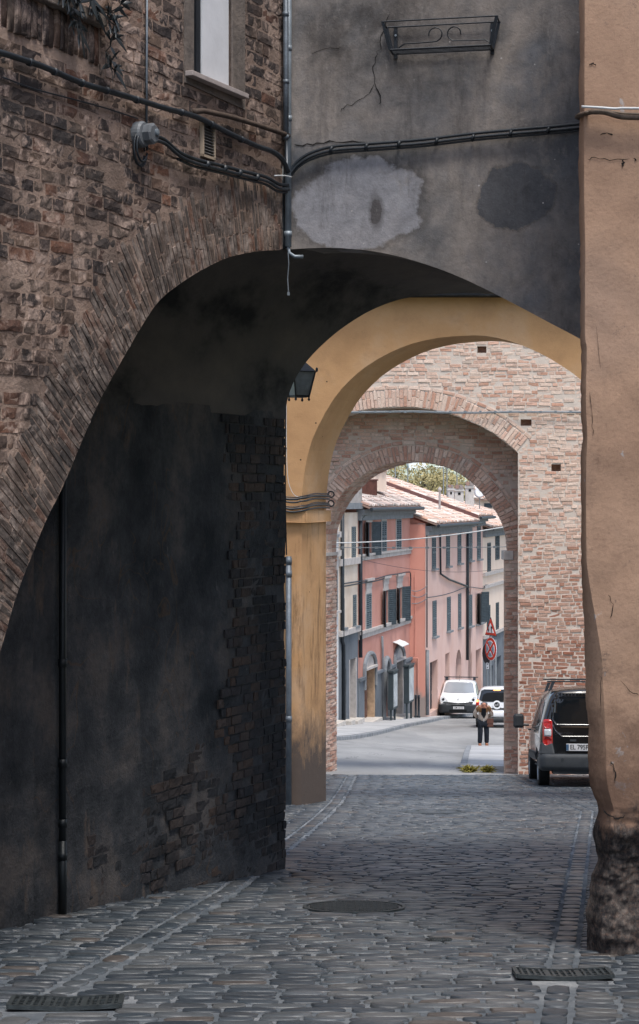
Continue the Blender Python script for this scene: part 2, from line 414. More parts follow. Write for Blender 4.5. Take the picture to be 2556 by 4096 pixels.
# window of the brick house: reveal render, sill, frame, bright interior blind
t = NT('window_render'); M['render_dirty'] = t.done(t.ramp(t.noise(5, 8, .7), [(.3, C(84, 80, 78)), (.6, C(128, 118, 110)), (.8, C(150, 132, 118))]), .9, t.noise(20, 8, .7), .6, .02, .2)
mb = MB(); mb.panel(Fp, win_out, [win], .012, -Fp.n * .05, back=False); obj('window_surround', mb, M['render_dirty'], bh)
wnd = MB()
zb_, zt_ = Fp.uz(850, 350)[1] - .12, 4.9
uw0, uw1 = win[0][0], win[1][0]
M['frame_dark'] = plain('dark_window_frame', C(38, 42, 48), .5)
for a, b in ((uw0 + .0, uw0 + .05), (uw1 - .05, uw1)): wnd.pbox(Fp, a, b, zb_ - .05, zt_, -.30, -.24)
wnd.pbox(Fp, uw0 + .05, uw1 - .05, zb_ - .05, zb_, -.30, -.24)
wf = obj('window', wnd, M['frame_dark'], bh)
mb = MB(); mb.pbox(Fp, Fp.uz(800, 200)[0], Fp.uz(818, 200)[0] - .001, zb_ - .3, zt_, -.14, -.03); obj('jamb', mb, M['frame_dark'], wf)
M['reveal_white'] = plain('white_window_reveal', C(214, 216, 220), .8, .06, 5)
mb = MB(); mb.pbox(Fp, Fp.uz(818, 200)[0], uw1 - .002, zb_ - .3, zt_, -.12, -.02); obj('reveal', mb, M['reveal_white'], wf)
M['glass_dark'] = plain('dark_glass', C(20, 26, 32), .12, .1, 3, 0, .6)
mb = MB(); mb.pbox(Fp, uw0 + .05, uw1 - .05, zb_, zt_, -.28, -.27); obj('pane', mb, M['glass_dark'], wf)
M['marble'] = plain('grey_marble_sill', C(170, 160, 156), .6, .12, 10)
s0, s1 = Fp.uz(735, 285), Fp.uz(962, 395); zs = (s0[1] + s1[1]) / 2
mb = MB(); mb.pbox(Fp, s0[0], s1[0], zs - .02, zs + .015, -.25, .07); obj('sill', mb, M['marble'], wf, bevel=.004)
# louvred vent
vz = Fp.uz(822, 555); vu0, vu1 = Fp.uz(797, 555)[0], Fp.uz(848, 555)[0]; vt, vb = Fp.uz(822, 480)[1], Fp.uz(822, 635)[1]
M['vent'] = plain('cream_vent_metal', C(176, 160, 140), .6)
M['metal_grey'] = plain('grey_louvre_metal', C(110, 108, 106), .6)
mb = MB()
for a, b, c_, d_ in ((vu0, vu0 + .018, vb, vt), (vu1 - .018, vu1, vb, vt), (vu0, vu1, vt - .02, vt), (vu0, vu1, vb, vb + .02)): mb.pbox(Fp, a, b, c_ + .001, d_ - .001, .0, .03)
ve = obj('vent_grille', mb, M['vent'], bh)
mb = MB(); mb.pbox(Fp, vu0, vu1, vb, vt, -.02, .008)
z = vb + .03
while z < vt - .03:
    mb.hexa([Fp.w(vu0 + .018, z, .028), Fp.w(vu1 - .018, z, .028), Fp.w(vu1 - .018, z + .012, .01), Fp.w(vu0 + .018, z + .012, .01), Fp.w(vu0 + .018, z + .003, .03), Fp.w(vu1 - .018, z + .003, .03), Fp.w(vu1 - .018, z + .016, .012), Fp.w(vu0 + .018, z + .016, .012)]); z += .021
obj('slats', mb, M['metal_grey'], ve)
# downpipes in the corner
M['zinc'] = plain('weathered_zinc', C(98, 106, 114), .5, .2, 8, .2, .5, .35)
M['zinc_light'] = plain('pale_zinc', C(132, 142, 150), .5, .2, 8, .2, .5, .3)
def pipe_px(pl, pts, r, off, m, name, parent, n=12, collars=()):
    mb = MB(); w = [pl.h(x, y, off) for x, y in pts]; mb.tube(w, r, n)
    for cx, cy in collars:
        p = pl.h(cx, cy, off); mb.tube([p - Vector((0, 0, .015)), p + Vector((0, 0, .015))], r * 1.18, n)
    return obj(name, mb, m, parent, smooth=True)
pipe_px(Fp, [(1118, -300), (1120, 300), (1120, 560)], .021, .05, M['zinc'], 'drainpipe', bh, collars=[(1119, 60), (1120, 550), (1120, 330)])
M['rust_pipe'] = plain('rusty_pipe', C(84, 72, 64), .8, .3, 10)
pipe_px(Fp, [(752, 448), (790, 446), (900, 470), (1000, 500), (1090, 530), (1130, 545)], .019, .05, M['rust_pipe'], 'waste_pipe', bh)
pipe_px(Fp, [(578, -200), (576, 300), (576, 500)], .008, .02, M['zinc'], 'conduit', bh)
# end wall closing the niche behind, roof slab: keeps the passage dark like the real one
mb = MB(); a = Fp.w(Fp.uY(9.3), 0, -.5); b_ = Ip.w(Ip.uY(9.3), 0)
mb.hexa([Vector((b_.x - .1, 9.2, -4)), Vector((a.x, 9.2, -4)), Vector((a.x, 9.4, -4)), Vector((b_.x - .1, 9.4, -4)), Vector((b_.x - .1, 9.2, 3)), Vector((a.x, 9.2, 3)), Vector((a.x, 9.4, 3)), Vector((b_.x - .1, 9.4, 3))])
obj('niche_wall', mb, M['plaster_soot'], bh)

# ---------------------------------------------------------------- covered passage: barrel vault and side wall
Y1 = 17.0
arcG_px = smooth_curve([(1146, 998), (1250, 992), (1330, 991), (1400, 995), (1500, 1006), (1600, 1027), (1700, 1056), (1800, 1092), (1900, 1136), (2000, 1186), (2100, 1238), (2200, 1292), (2325, 1358), (2400, 1410)], 2)
arcG = [Gp_.uz(x, y) for x, y in arcG_px]
prof = [(-.317, .735), (-.310, .78)]
left_px = [(1150, 1600), (1175, 1530), (1210, 1470), (1250, 1420), (1300, 1370), (1350, 1328), (1400, 1292), (1460, 1254), (1520, 1224), (1580, 1202), (1650, 1188)]
for x, y in left_px:
    p = P(x, y, Y1); prof.append((p.x, p.z))
gp = []
for u, z in arcG:
    p = Gp_.w(u, z); gp.append((p.x + .45 * (Y1 - p.y), z, p.y))
for X, z, y in gp: 
    if X > prof[-1][0] + .25: prof.append((X, z + .0))
gx = [g[0] for g in gp]; gy = [g[2] for g in gp]
cp = thing('covered_passage', 'dark vaulted passage with sooty plaster and brick side wall under the houses', 'vault', (-1, 15, zg(-1, 15)))
prof2 = smooth_curve(prof, 4); rows = []
for X, z in prof2:
    ys = (min(13.9, max(9.3, (X - .736 + .03) / .026)) if X < gx[0] - .02 else float(np.interp(X, gx, gy)) + .02)
    rows.append([Vector((X - .45 * (Y1 - y) + mnoise.noise(Vector((X * 2, y, 0))) * .012, y, z + mnoise.noise(Vector((X * 1.5, y * .8, z))) * .025 * (1 if y < Y1 - .1 and y > ys + .1 else .3))) for y in [ys + (Y1 - ys) * k / 24 for k in range(25)]])
mb = MB(); mb.grid(rows)
lip = [r[-1] for r in rows]; mb.grid([lip, [p + Vector((.0, .25, .12)) for p in lip], [p + Vector((0, .25, 2.5)) for p in lip]])
vault = obj('vault', mb, M['plaster_vault'], cp, smooth=True)
# side wall
uI0, uI1 = Ip.uY(9.3), Ip.uz(1139, 2500)[0]
rows = []
for i in range(61):
    u = uI0 + (uI1 - uI0) * i / 60; g = zg(*Ip.w(u, 0).xy) - .15
    rows.append([Ip.w(u, g + (.8 - g) * j / 60, mnoise.noise(Vector((u * 1.3, j * .12, 1))) * .03 + mnoise.noise(Vector((u * 5, j * .4, 4))) * .012) for j in range(61)])
mb = MB(); mb.grid(rows)
e0 = rows[-1]; mb.grid([e0, [p + Vector((-.45, .2, 0)) for p in e0], [p + Vector((-2.5, .6, 0)) for p in e0]])
obj('side_wall', mb, M['plaster_soot'], cp, smooth=False)
mb = MB(); ub0 = Ip.uz(880, 2500)[0]; ub1 = uI1 + .004
g = zg(*Ip.w(ub1, 0).xy) - .05
def raggedL(z): return ub0 + .1 + .55 * mnoise.noise(Vector((z * 1.9, 0, 2))) + .30 * mnoise.noise(Vector((z * 6.3, 0, 9))) - .3 * max(0, -z - 1.8)
zz = [g + (.76 - g) * i / 60 for i in range(61)]
polyI = [(ub1, g), (ub1, .76)] + [(raggedL(z), z) for z in zz[::-1]]
courses(mb, Ip, polyI, .084, .20, .012, .006, .004, seg=True, off=.010, miss=.10)
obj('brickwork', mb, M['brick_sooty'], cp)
# a few exposed courses low on the plastered part
mb = MB()
polyJ = [(Ip.uz(350, 3500)[0], -3.05), (ub0, -3.2), (ub0, -1.9), (Ip.uz(650, 3000)[0], -2.2), (Ip.uz(350, 3200)[0], -2.5)]
courses(mb, Ip, polyJ, .084, .22, .014, .003, .005, seg=True, off=.001, miss=.3, wob=.02)
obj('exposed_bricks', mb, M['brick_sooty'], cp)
# pilaster strip at far left of the niche and the iron drainpipe
mb = MB(); u0, u1 = Ip.uz(-120, 3600)[0], Ip.uz(88, 3600)[0]
gz = zg(*Ip.w(u1, 0).xy) - .1
rows = []
for j in range(41):
    z = gz + (.4 - gz) * j / 40; wv = .02 * mnoise.noise(Vector((0, 0, z * 2)))
    rows.append([Ip.w(u0, z, .0), Ip.w(u0, z, .12), Ip.w(u1 - .05 + wv, z, .13 + wv), Ip.w(u1 + wv, z, .09), Ip.w(u1 + wv, z, -.02)])
mb.grid(rows); obj('pilaster', mb, M['plaster_soot'], cp)
M['iron_pipe'] = plain('dark_iron_pipe', C(26, 32, 36), .45, .2, 8, .2, .5, .3)
mb = MB(); gpz = zg(*Ip.h(225, 3600).xy)
x0 = Ip.uz(222, 3000)[0]
mb.tube([Ip.w(x0, .75, .06), Ip.w(x0, gpz + .02, .06)], .027, 14)
for y in (3290, 3420, 2650, 3050): z = Ip.uz(222, y)[1]; mb.tube([Ip.w(x0, z - .03, .06), Ip.w(x0, z + .03, .06)], .034, 14)
mb.tube([Ip.w(x0, gpz + .02, .06), Ip.w(x0, gpz + .55, .06)], .031, 14)
obj('drainpipe', mb, M['iron_pipe'], cp, smooth=True)
# slab of the house above the passage
mb = MB(); mb.box((1.6, 15.9, 4.5), (14, 2.6, .2)); obj('floor_above', mb, M['plaster_vault'], cp)

# ---------------------------------------------------------------- rendered wall facing the lane
t = NT('grey_stained_render')
b = t.ramp(t.noise(1.1, 8, .62, dist=.3), [(.32, C(98, 100, 104)), (.42, C(126, 123, 122)), (.55, C(158, 149, 142)), (.68, C(124, 124, 127))])
b = t.mix(t.step(t.noise(2.1, 8, .72, (1, 1, .5), .4), .56, .74), b, C(150, 144, 140))
xx = t.xyz(); 
b = t.mix(t.math('MULTIPLY', t.step(t.math('ADD', t.noise(1.3, 6, .6, (1, 1, .4)), t.math('MULTIPLY', xx[0], .16)), .66, .95), .75), b, C(92, 98, 106))
b = t.mix(t.math('MULTIPLY', t.step(t.dist(Gp_.h(1450, 120), (.9, .9, 1.3)), .9, .1), t.step(t.noise(3, 7, .7), .3, .62)), b, C(66, 62, 60))
def patch(x, y, rx, ry, col, nz, soft, k=1.0):
    global b
    c = Gp_.h(x, y); s_ = FX / c.y
    d = t.dist(c, (s_ / rx, s_ / rx, s_ / ry)); d = t.math('MULTIPLY', t.math('ADD', d, t.math('MULTIPLY', t.math('SUBTRACT', t.noise(nz, 7, .62), .5), 1.1)), .5); soft *= .5
    ring = t.math('SUBTRACT', t.step(d, .5 + soft * 2.4, .5), t.step(d, .5, .5 - soft))
    b = t.mix(t.math('MULTIPLY', ring, .45), b, C(70, 66, 64))
    b = t.mix(t.math('MULTIPLY', t.step(d, .5, .5 - soft), k), b, col)
patch(1430, 815, 275, 190, C(166, 166, 172), 2.6, .07, .7)
patch(2068, 795, 155, 130, C(88, 91, 97), 3.8, .03, .85)
patch(1505, 845, 26, 62, C(84, 80, 80), 9, .2, .9)
b = t.mix(t.step(t.voro(6.5), .045, .035), b, C(196, 192, 190))
b = t.mix(t.math('MULTIPLY', t.step(t.noise(3.4, 9, .78, (1, 1, .55)), .56, .66), .5), b, C(158, 150, 144))
b = t.mix(t.math('MULTIPLY', t.step(t.noise(1.9, 9, .78, (2.2, 2.2, .35)), .52, .70), .6), b, C(78, 75, 75))
b = t.mix(.6, b, t.ramp(t.noise(7, 10, .82, dist=.4), [(.36, .45), (.62, 1.05)]), 'MULTIPLY')
b = t.mix(t.math('MULTIPLY', t.step(t.noise(4, 10, .85, (1.2, 1.2, .3)), .58, .64), .45), b, C(150, 146, 144))
b = t.mix(t.math('MULTIPLY', t.step(t.noise(21, 8, .8, (1, 1, .5)), .62, .72), .5), b, C(176, 170, 166))
M['render_grey'] = t.done(b, .9, t.math('ADD', t.noise(6, 8, .62), t.math('MULTIPLY', t.noise(60, 4), .3)), .4, .02, .2)
rh = thing('rendered_building', 'grey stained plaster house spanning the lane above the wide dark arch', 'building', (1.2, 14, zg(1.2, 14)))
uR = Gp_.uz(2620, 1000)[0]
gout = [(-.0, zT)] + [(0.0, arcG[0][1])] + arcG + [(uR, arcG[-1][1] - .5), (uR, zT)]
# subdivided front so the plaster can be slightly uneven
mb = MB(); mb.panel(Gp_, gout[::-1], (), 0, AX * .3, back=True)
obj('wall', mb, M['render_grey'], rh)
M['crack'] = plain('crack_shadow', C(34, 32, 32), .95)
def crack(pl, pts, w=.006, off=.004):
    mb = MB(); pts = smooth_curve(pts, 3)
    W = [pl.uz(x + random.uniform(-6, 6), y + random.uniform(-6, 6)) for x, y in pts]; L_, R_ = [], []
    for i in range(len(W)):
        a_, b_ = W[max(i - 1, 0)], W[min(i + 1, len(W) - 1)]; d = Vector((b_[0] - a_[0], b_[1] - a_[1])).normalized(); n = Vector((-d.y, d.x)) * w * random.uniform(.3, 1) * (.2 if i in (0, len(W) - 1) else 1)
        L_.append(pl.w(W[i][0] - n.x, W[i][1] - n.y, off)); R_.append(pl.w(W[i][0] + n.x, W[i][1] + n.y, off))
    mb.grid([L_, R_]); obj('crack', mb, M['crack'], rh)
crack(Gp_, [(1560, 60), (1535, 120), (1520, 190), (1505, 215), (1495, 270), (1498, 330), (1480, 375), (1440, 400), (1390, 425), (1360, 445)], .0035)
crack(Gp_, [(1500, 340), (1515, 380), (1520, 415)], .005)
crack(Gp_, [(1180, 575), (1230, 580), (1290, 572), (1380, 566), (1460, 572)], .006)
crack(Gp_, [(1245, 215), (1300, 200), (1365, 190)], .003)
mb = MB(); pr = [Gp_.h(1160, -300, .05), Gp_.h(1158, 300, .05), Gp_.h(1158, 990, .05)]
mb.tube(pr, .026, 14)
for y in (200, 480, 940): p = Gp_.h(1158, y, .05); mb.tube([p - Vector((0, 0, .02)), p + Vector((0, 0, .02))], .030, 14)
mb.tube([Gp_.h(1158, 980, .05), Gp_.h(1162, 1015, .05), Gp_.h(1185, 1030, .05), Gp_.h(1218, 1030, .05)], .014, 10)
obj('downpipe', mb, M['zinc_light'], rh, smooth=True)
pipe_px(Gp_, [(1136, 640), (1132, 800), (1134, 960), (1145, 1000)], .022, .05, M['iron_pipe'], 'iron_pipe', rh)

# wrought iron flower box holder
M['iron'] = plain('black_wrought_iron', C(28, 34, 42), .5, .2, 10, .2, .5, .2)
D5 = Gp_.n
uA, uB = Gp_.uz(1556, 150)[0], Gp_.uz(1992, 150)[0]
zTop = Gp_.uz(1760, 103)[1]; zBot = Gp_.uz(1760, 212)[1]
uA, uB = Gp_.uz(1548, 110)[0], Gp_.uz(1998, 90)[0]
fh = thing('flower_box_holder', 'empty black wrought iron flower box holder with scrolls on the grey wall', 'flower box holder', Gp_.w((uA + uB) / 2, zBot, .12))
def bar(mb, a, b, w=.009): mb.tube([a, b], w, 6)
mb = MB(); f0, f1 = .03, .20; i_ = .05
TB = [Gp_.w(uA, zTop, f0), Gp_.w(uB, zTop, f0), Gp_.w(uB, zTop, f1), Gp_.w(uA, zTop, f1)]
BB = [Gp_.w(uA + i_, zBot, f0), Gp_.w(uB - i_, zBot, f0), Gp_.w(uB - i_, zBot, f1 - .03), Gp_.w(uA + i_, zBot, f1 - .03)]
for q, w_ in ((TB, .006), (BB, .007)):
    for k in range(4): bar(mb, q[k], q[(k + 1) % 4], w_)
obj('rim', mb, M['iron'], fh)
for k in range(4):
    mb = MB(); a, b2 = TB[k], BB[k]; e_ = Gp_.e * .012
    mb.hexa([b2 - e_ - D5 * .003, b2 + e_ - D5 * .003, b2 + e_ + D5 * .003, b2 - e_ + D5 * .003, a - e_ - D5 * .003, a + e_ - D5 * .003, a + e_ + D5 * .003, a - e_ + D5 * .003])
    obj('corner_bar', mb, M['iron'], fh)
mb = MB()
for k in range(1, 4): t_ = k / 4; bar(mb, BB[0].lerp(BB[3], t_), BB[1].lerp(BB[2], t_), .005)
obj('base_bars', mb, M['iron'], fh)
for sgn in (-1, 1):
    mb = MB(); um = (uA + uB) / 2 + .02; pts = []
    for k in range(15): a_ = -2.2 + k * .36; pts.append((um + sgn * (.075 + .045 * math.cos(a_ + math.pi)), zTop - .09 + .045 * math.sin(a_ + math.pi)))
    pts = [(um + sgn * (.07 + .05 * math.cos(a)), zTop - .075 + .05 * math.sin(a)) for a in [(-.2 + k * .45) for k in range(11)]]
    pts += [(um + sgn * .06, zBot + .075), (um + sgn * .2, zBot + .07), (um + sgn * .3, zBot + .07), (um + sgn * .345, zBot + .04), (um + sgn * .36, zBot)]
    mb.tube([Gp_.w(u, z, f1 - .01 if False else f0 + .02) for u, z in pts], .005, 6); obj('scroll', mb, M['iron'], fh)
for px_ in (1584, 1970):
    mb = MB(); u = Gp_.uz(px_, 150)[0]; mb.pbox(Gp_, u - .013, u + .013, zBot - .03, zTop + .0, .002, .012)
    br = obj('wall_bracket', mb, M['iron'], fh)
    mb = MB(); p = Gp_.w(u, zTop - .06, .012); mb.tube([p, p + D5 * .01], .009, 8); obj('bolt', mb, M['zinc_light'], br)

# ---------------------------------------------------------------- cables on the near walls
M['cable'] = plain('black_cable', C(36, 42, 48), .45, .25, 12, .15, .5)
M['cable_grey'] = plain('grey_cable', C(120, 128, 134), .5)
M['cable_white'] = plain('white_cable', C(200, 204, 206), .5)
def cable(segs, label, r=.012, m='cable', name='cable', clips=None, group=None):
    mb = MB()
    for pl, pts, off, rr in segs: mb.tube([pl.h(x, y, off) for x, y in smooth_curve(pts, 4)], rr, 8)
    if clips:
        for pl, x, y, off, rr in clips:
            p = pl.h(x, y, off); q = pl.h(x + 10, y + 3, off); d = (q - p).normalized(); mb.tube([p - d * .01, p + d * .01], rr, 8)
    return tag(obj(name, mb, M[m], None, smooth=True), label, 'cable', group)
up = [(-60, 205), (0, 222), (140, 268), (300, 335), (470, 385), (640, 437), (760, 470), (880, 530), (1000, 585), (1065, 608), (1105, 640), (1128, 690)]
cable([(Fp, up, .05, .02)], 'thick black cable running down across the brick wall from upper left to the corner', clips=[(Fp, x, y, .05, .025) for x, y in ((90, 252), (190, 290), (300, 335), (400, 365), (520, 402), (700, 452), (820, 500), (940, 560))])
low = [(585, 545), (630, 560), (690, 610), (760, 640), (850, 662), (960, 690), (1040, 710), (1090, 738), (1128, 742)]
lowG = [(1146, 735), (1170, 690), (1200, 655), (1250, 625), (1340, 600), (1500, 588), (1700, 572), (1900, 548), (2100, 530), (2240, 518), (2330, 508)]
clipG = [(Gp_, x, y, .045, .03) for x, y in ((1330, 603), (1470, 592), (1600, 582), (1750, 570), (1895, 556), (2045, 540), (2195, 527))]
cable([(Fp, low, .05, .013), (Fp, [(x, y + 18) for x, y in low], .06, .012), (Fp, [(x, y + 28) for x, y in low[2:]], .04, .01),
       (Gp_, [(x, y - 10) for x, y in lowG], .045, .012), (Gp_, [(x, y + 6) for x, y in lowG], .05, .012), (Gp_, [(x, y + 16) for x, y in lowG], .035, .008)],
      'bundle of black cables rounding the corner and crossing the grey wall below the iron holder', clips=clipG + [(Fp, x, y, .055, .026) for x, y in ((800, 660), (870, 676), (930, 694), (1000, 712))])
cable([(Gp_, [(1152, -200), (1148, 200), (1150, 400), (1156, 560), (1158, 680)], .085, .005), (Fp, [(1128, 712), (1100, 706), (1060, 706)], .08, .005)], 'thin white wire hanging straight down along the corner drainpipe', m='cable_white', name='wire')
dd = P(1152, 1010, 13.9)
mb = MB(); mb.tube([dd, dd + Vector((.006, 0, -.08)), dd + Vector((-.003, .01, -.2)), dd + Vector((.004, 0, -.3))], .004, 6); mb.box(dd + Vector((.004, 0, -.31)), (.018, .012, .025))
tag(obj('loose_wire', mb, M['cable_grey'], None), 'loose grey wire end dangling into the dark arch below the corner pipes', 'wire')
cable([(Fp, [(0, 310), (120, 355), (270, 395), (400, 430), (540, 475)], .02, .005)], 'thin dark wire sagging on the bricks below the thick cable at far left', name='wire')
# junction box with a coil of cable
jb = thing('junction_box', 'round grey junction box on the brick wall left of the vent', 'junction box', Fp.h(545, 540, .05))
M['box_grey'] = plain('grey_plastic_box', C(104, 108, 112), .5)
c0 = Fp.h(548, 540, .0)
MR = Matrix((Fp.e, Fp.n, Vector((0, 0, 1)))).transposed() @ Matrix.Rotation(R(-90), 3, 'X')
mb = MB(); mb.lathe(c0, [(.085, 0), (.085, .05), (.075, .065)], 24, MR); obj('backplate', mb, M['box_grey'], jb)
mb = MB(); c1 = Fp.h(556, 540, .06); mb.lathe(c1, [(.07, 0), (.07, .05), (.055, .06)], 8, MR); cv = obj('cover', mb, M['box_grey'], jb)
mb = MB(); mb.lathe(Fp.h(562, 535, .12), [(.022, 0), (.022, .012), (.012, .016)], 12, MR); obj('cap', mb, M['zinc_light'], cv)
mb = MB(); cu, cz = Fp.uz(540, 600)
for k, (ra, rb) in enumerate(((.07, .10), (.08, .115), (.066, .09))):
    mb.tube([Fp.w(cu + ra * math.cos(a), cz + rb * math.sin(a) + k * .006, .03 + .012 * k) for a in [i * math.pi / 10 for i in range(20)]], .007, 6)
tag(obj('cable_coil', mb, M['cable'], None, smooth=True), 'coil of black cable hanging under the round junction box', 'cable')

# climbing plant at the top left
M['leaf_dark'] = plain('dark_leaf', C(38, 44, 46), .4, .3, 20, .1, .5)
M['stem'] = plain('plant_stem', C(50, 44, 40), .8)
ph = thing('hanging_plant', 'dark trailing plant with long pointed leaves on the upper left brick wall', 'plant', Fp.h(390, 280, .1))
mb = MB(); lf = MB()
def leaf(mb, p, d, L, W, nrm):
    d = d.normalized(); s_ = d.cross(nrm).normalized(); n2 = s_.cross(d)
    pts = []
    for k, w_ in ((0, .05), (.25, .8), (.5, 1), (.75, .65), (1, 0.02)):
        q = p + d * L * k - Vector((0, 0, 1)) * L * .35 * k * k; pts.append((q - s_ * W * w_, q + n2 * W * .3, q + s_ * W * w_))
    mb.grid([list(r) for r in pts])
stems = [[(300, -40), (330, 30), (390, 70), (400, 150), (385, 230), (410, 300)], [(240, -60), (270, 20), (240, 80), (280, 130)], [(420, -60), (430, 10), (400, 60)], [(200, -60), (215, -10), (230, 40)]]
rnd_ = random.Random(3)
for st in stems:
    sp = smooth_curve(st, 4); W = [Fp.h(x, y, .06 + .05 * rnd_.random()) for x, y in sp]; mb.tube(W, .005, 5)
    for k, p in enumerate(W):
        for _ in range(3 if k % 2 else 2):
            a = rnd_.uniform(0, 6.28); d = Fp.e * math.cos(a) + Vector((0, 0, 1)) * (math.sin(a) * .7 - .2) + Fp.n * rnd_.uniform(0, .6)
            leaf(lf, p, d, rnd_.uniform(.07, .14), rnd_.uniform(.012, .02), Fp.n + Vector((rnd_.uniform(-.6, .6), 0, rnd_.uniform(-.6, .6))))
obj('stem', mb, M['stem'], ph); obj('foliage', lf, M['leaf_dark'], ph, smooth=True)

# ---------------------------------------------------------------- ochre corner building on the right
t = NT('ochre_plaster')
b = t.ramp(t.noise(.9, 7, .6), [(.35, C(158, 130, 110)), (.55, C(178, 148, 126)), (.7, C(168, 142, 124))])
zc = t.xyz()[2]
n1 = t.noise(1.6, 7, .65)
b = t.mix(t.math('MULTIPLY', t.step(t.noise(2.6, 7, .7), .6, .7), .5), b, C(130, 106, 92))
b = t.mix(t.step(t.noise(3.1, 6, .62, dist=.6), .665, .68), b, C(176, 168, 164))
b = t.mix(t.math('MULTIPLY', t.step(t.noise(24, 4, .6), .70, .74), t.step(t.noise(1.7, 3), .5, .6)), b, C(80, 68, 62))
low_ = t.math('ADD', zc, t.math('MULTIPLY', t.math('SUBTRACT', t.noise(2.4, 7, .65), .5), 1.1))
low_ = t.math('MULTIPLY', t.math('ADD', low_, 3.0), .25)
b = t.mix(t.math('MULTIPLY', t.step(t.math('ADD', low_, t.math('MULTIPLY', t.math('SUBTRACT', t.noise(7, 9, .8), .5), .5)), .46, .30), .8), b, C(104, 82, 70))
b = t.mix(t.math('MULTIPLY', t.step(t.noise(2.2, 9, .78, (1, 1, .5)), .54, .7), .45), b, C(112, 94, 84))
low_ = t.math('ADD', low_, t.math('MULTIPLY', t.math('SUBTRACT', t.noise(9, 9, .8, (1, 1, .5)), .5), .22))
stn = t.ramp(t.noise(13, 10, .8, (1, 1, .6)), [(.34, C(26, 28, 31)), (.46, C(54, 52, 53)), (.54, C(80, 75, 72)), (.60, C(108, 102, 98)), (.68, C(112, 84, 64))], 'LINEAR')
b = t.mix(t.step(low_, .28, .24), b, stn)
b = t.mix(t.math('MULTIPLY', t.step(t.noise(30, 9, .8, (1, 1, 1.6)), .5, .68), .5), b, C(128, 102, 88))
b = t.mix(t.math('MULTIPLY', t.step(t.noise(6, 10, .85), .60, .64), .6), b, C(112, 98, 90))
M['ochre'] = t.done(b, .9, t.math('ADD', t.noise(26, 7, .7), t.math('MULTIPLY', t.noise(4, 5), 1.2)), .38, .012, .15)
oh = thing('ochre_building', 'ochre plaster corner house with a crumbling dark base at the right', 'building', (3.4, 12.5, zg(3.4, 12.5)))
edge = smooth_curve([(2322, -1600), (2323, 0), (2320, 700), (2325, 1000), (2325, 1330), (2331, 1400), (2327, 1600), (2332, 1750), (2328, 1900), (2331, 2300), (2340, 2500), (2345, 2700), (2352, 2850), (2358, 3000), (2361, 3120), (2378, 3200), (2389, 3250), (2386, 3400), (2383, 3480), (2368, 3550), (2356, 3650), (2353, 3750), (2354, 3900)], 14)
rows = []
for x, y in edge:
    z = (CY - y) / FX * 11.4; ye = max(0, min(1, (y - 2250) / 400)); w_ = .075 * ye if y < 3250 else .06
    low_f = max(0, min(1, (y - 3230) / 60))
    xe = (x - CX) / FX * 11.55
    rec = -.055 * low_f * (1 if y < 3620 else max(.0, 1 - (y - 3620) / 80))
    row = [Vector((xe + 1.3, 14.4, z)), Vector((xe + .08, 11.85, z)), Vector((xe + (.012 + .025 * low_f) * mnoise.noise(Vector((0, 3, z * 6))) + .006 * mnoise.noise(Vector((0, 7, z * 22))), 11.6, z))]
    for k in range(80):
        q = k / 79; X = xe + w_ + .004 + 4.5 * q ** 2.2
        nz = mnoise.noise(Vector((X * 1.2, 0, z * 1.2))) * .02 + mnoise.noise(Vector((X * 5, 2, z * 5))) * .008 + low_f * (mnoise.noise(Vector((X * 4, 5, z * 2))) * .05 + mnoise.noise(Vector((X * 12, 5, z * 8))) * .03 + mnoise.noise(Vector((X * 30, 5, z * 22))) * .022 + mnoise.noise(Vector((X * 60, 5, z * 50))) * .01)
        bul = .05 * math.exp(-((y - 3330) / 50.0) ** 2)
        row.append(Vector((X, 11.4 - nz - rec - bul, z)))
    rows.append(row)
rows = rows[::-1]
mb = MB(); mb.grid([r[2:] for r in rows]); obj('wall', mb, M['ochre'], oh, smooth=True)
t = NT('shaded_grimy_corner_plaster')
M['grime_shade'] = t.done(t.ramp(t.noise(3, 8, .7), [(.3, C(66, 58, 54)), (.5, C(118, 92, 76)), (.7, C(134, 108, 92))]), .92, t.noise(14, 8, .7), .8, .03, .15)  # shade of the return side put into the brown, along with its dirt
mb = MB(); mb.grid([r[:3] for r in rows]); obj('return_wall', mb, M['grime_shade'], oh, smooth=True)
xo = max(r[-1].x for r in rows)
mb = MB(); mb.box((xo + .05, 6, 1.2), (.1, 15, 13)); obj('lane_wall', mb, M['ochre'], oh)
mb = MB(); mb.box((5.3, 14.35, 1.2), (4.0, .1, 13)); obj('rear_wall', mb, M['ochre'], oh)
# cracks and gouges in the ochre plaster
def ocrack(pts, w=.005):
    mb = MB(); pts = smooth_curve(pts, 3); L_, R_ = [], []
    W = [Op.uz(x + random.uniform(-4, 4), y + random.uniform(-4, 4)) for x, y in pts]
    def on(u, z):
        X = Op.w(u, z).x; return Vector((X, 11.4 - (mnoise.noise(Vector((X * 1.2, 0, z * 1.2))) * .02 + mnoise.noise(Vector((X * 5, 2, z * 5))) * .008) - .006, z))
    for i in range(len(W)):
        a_, b_ = W[max(i - 1, 0)], W[min(i + 1, len(W) - 1)]; d = Vector((b_[0] - a_[0], b_[1] - a_[1])).normalized(); n = Vector((-d.y, d.x)) * w * random.uniform(.3, 1) * (.2 if i in (0, len(W) - 1) else 1)
        L_.append(on(W[i][0] - n.x, W[i][1] - n.y)); R_.append(on(W[i][0] + n.x, W[i][1] + n.y))
    mb.grid([L_, R_]); obj('crack', mb, M['crack'], oh)
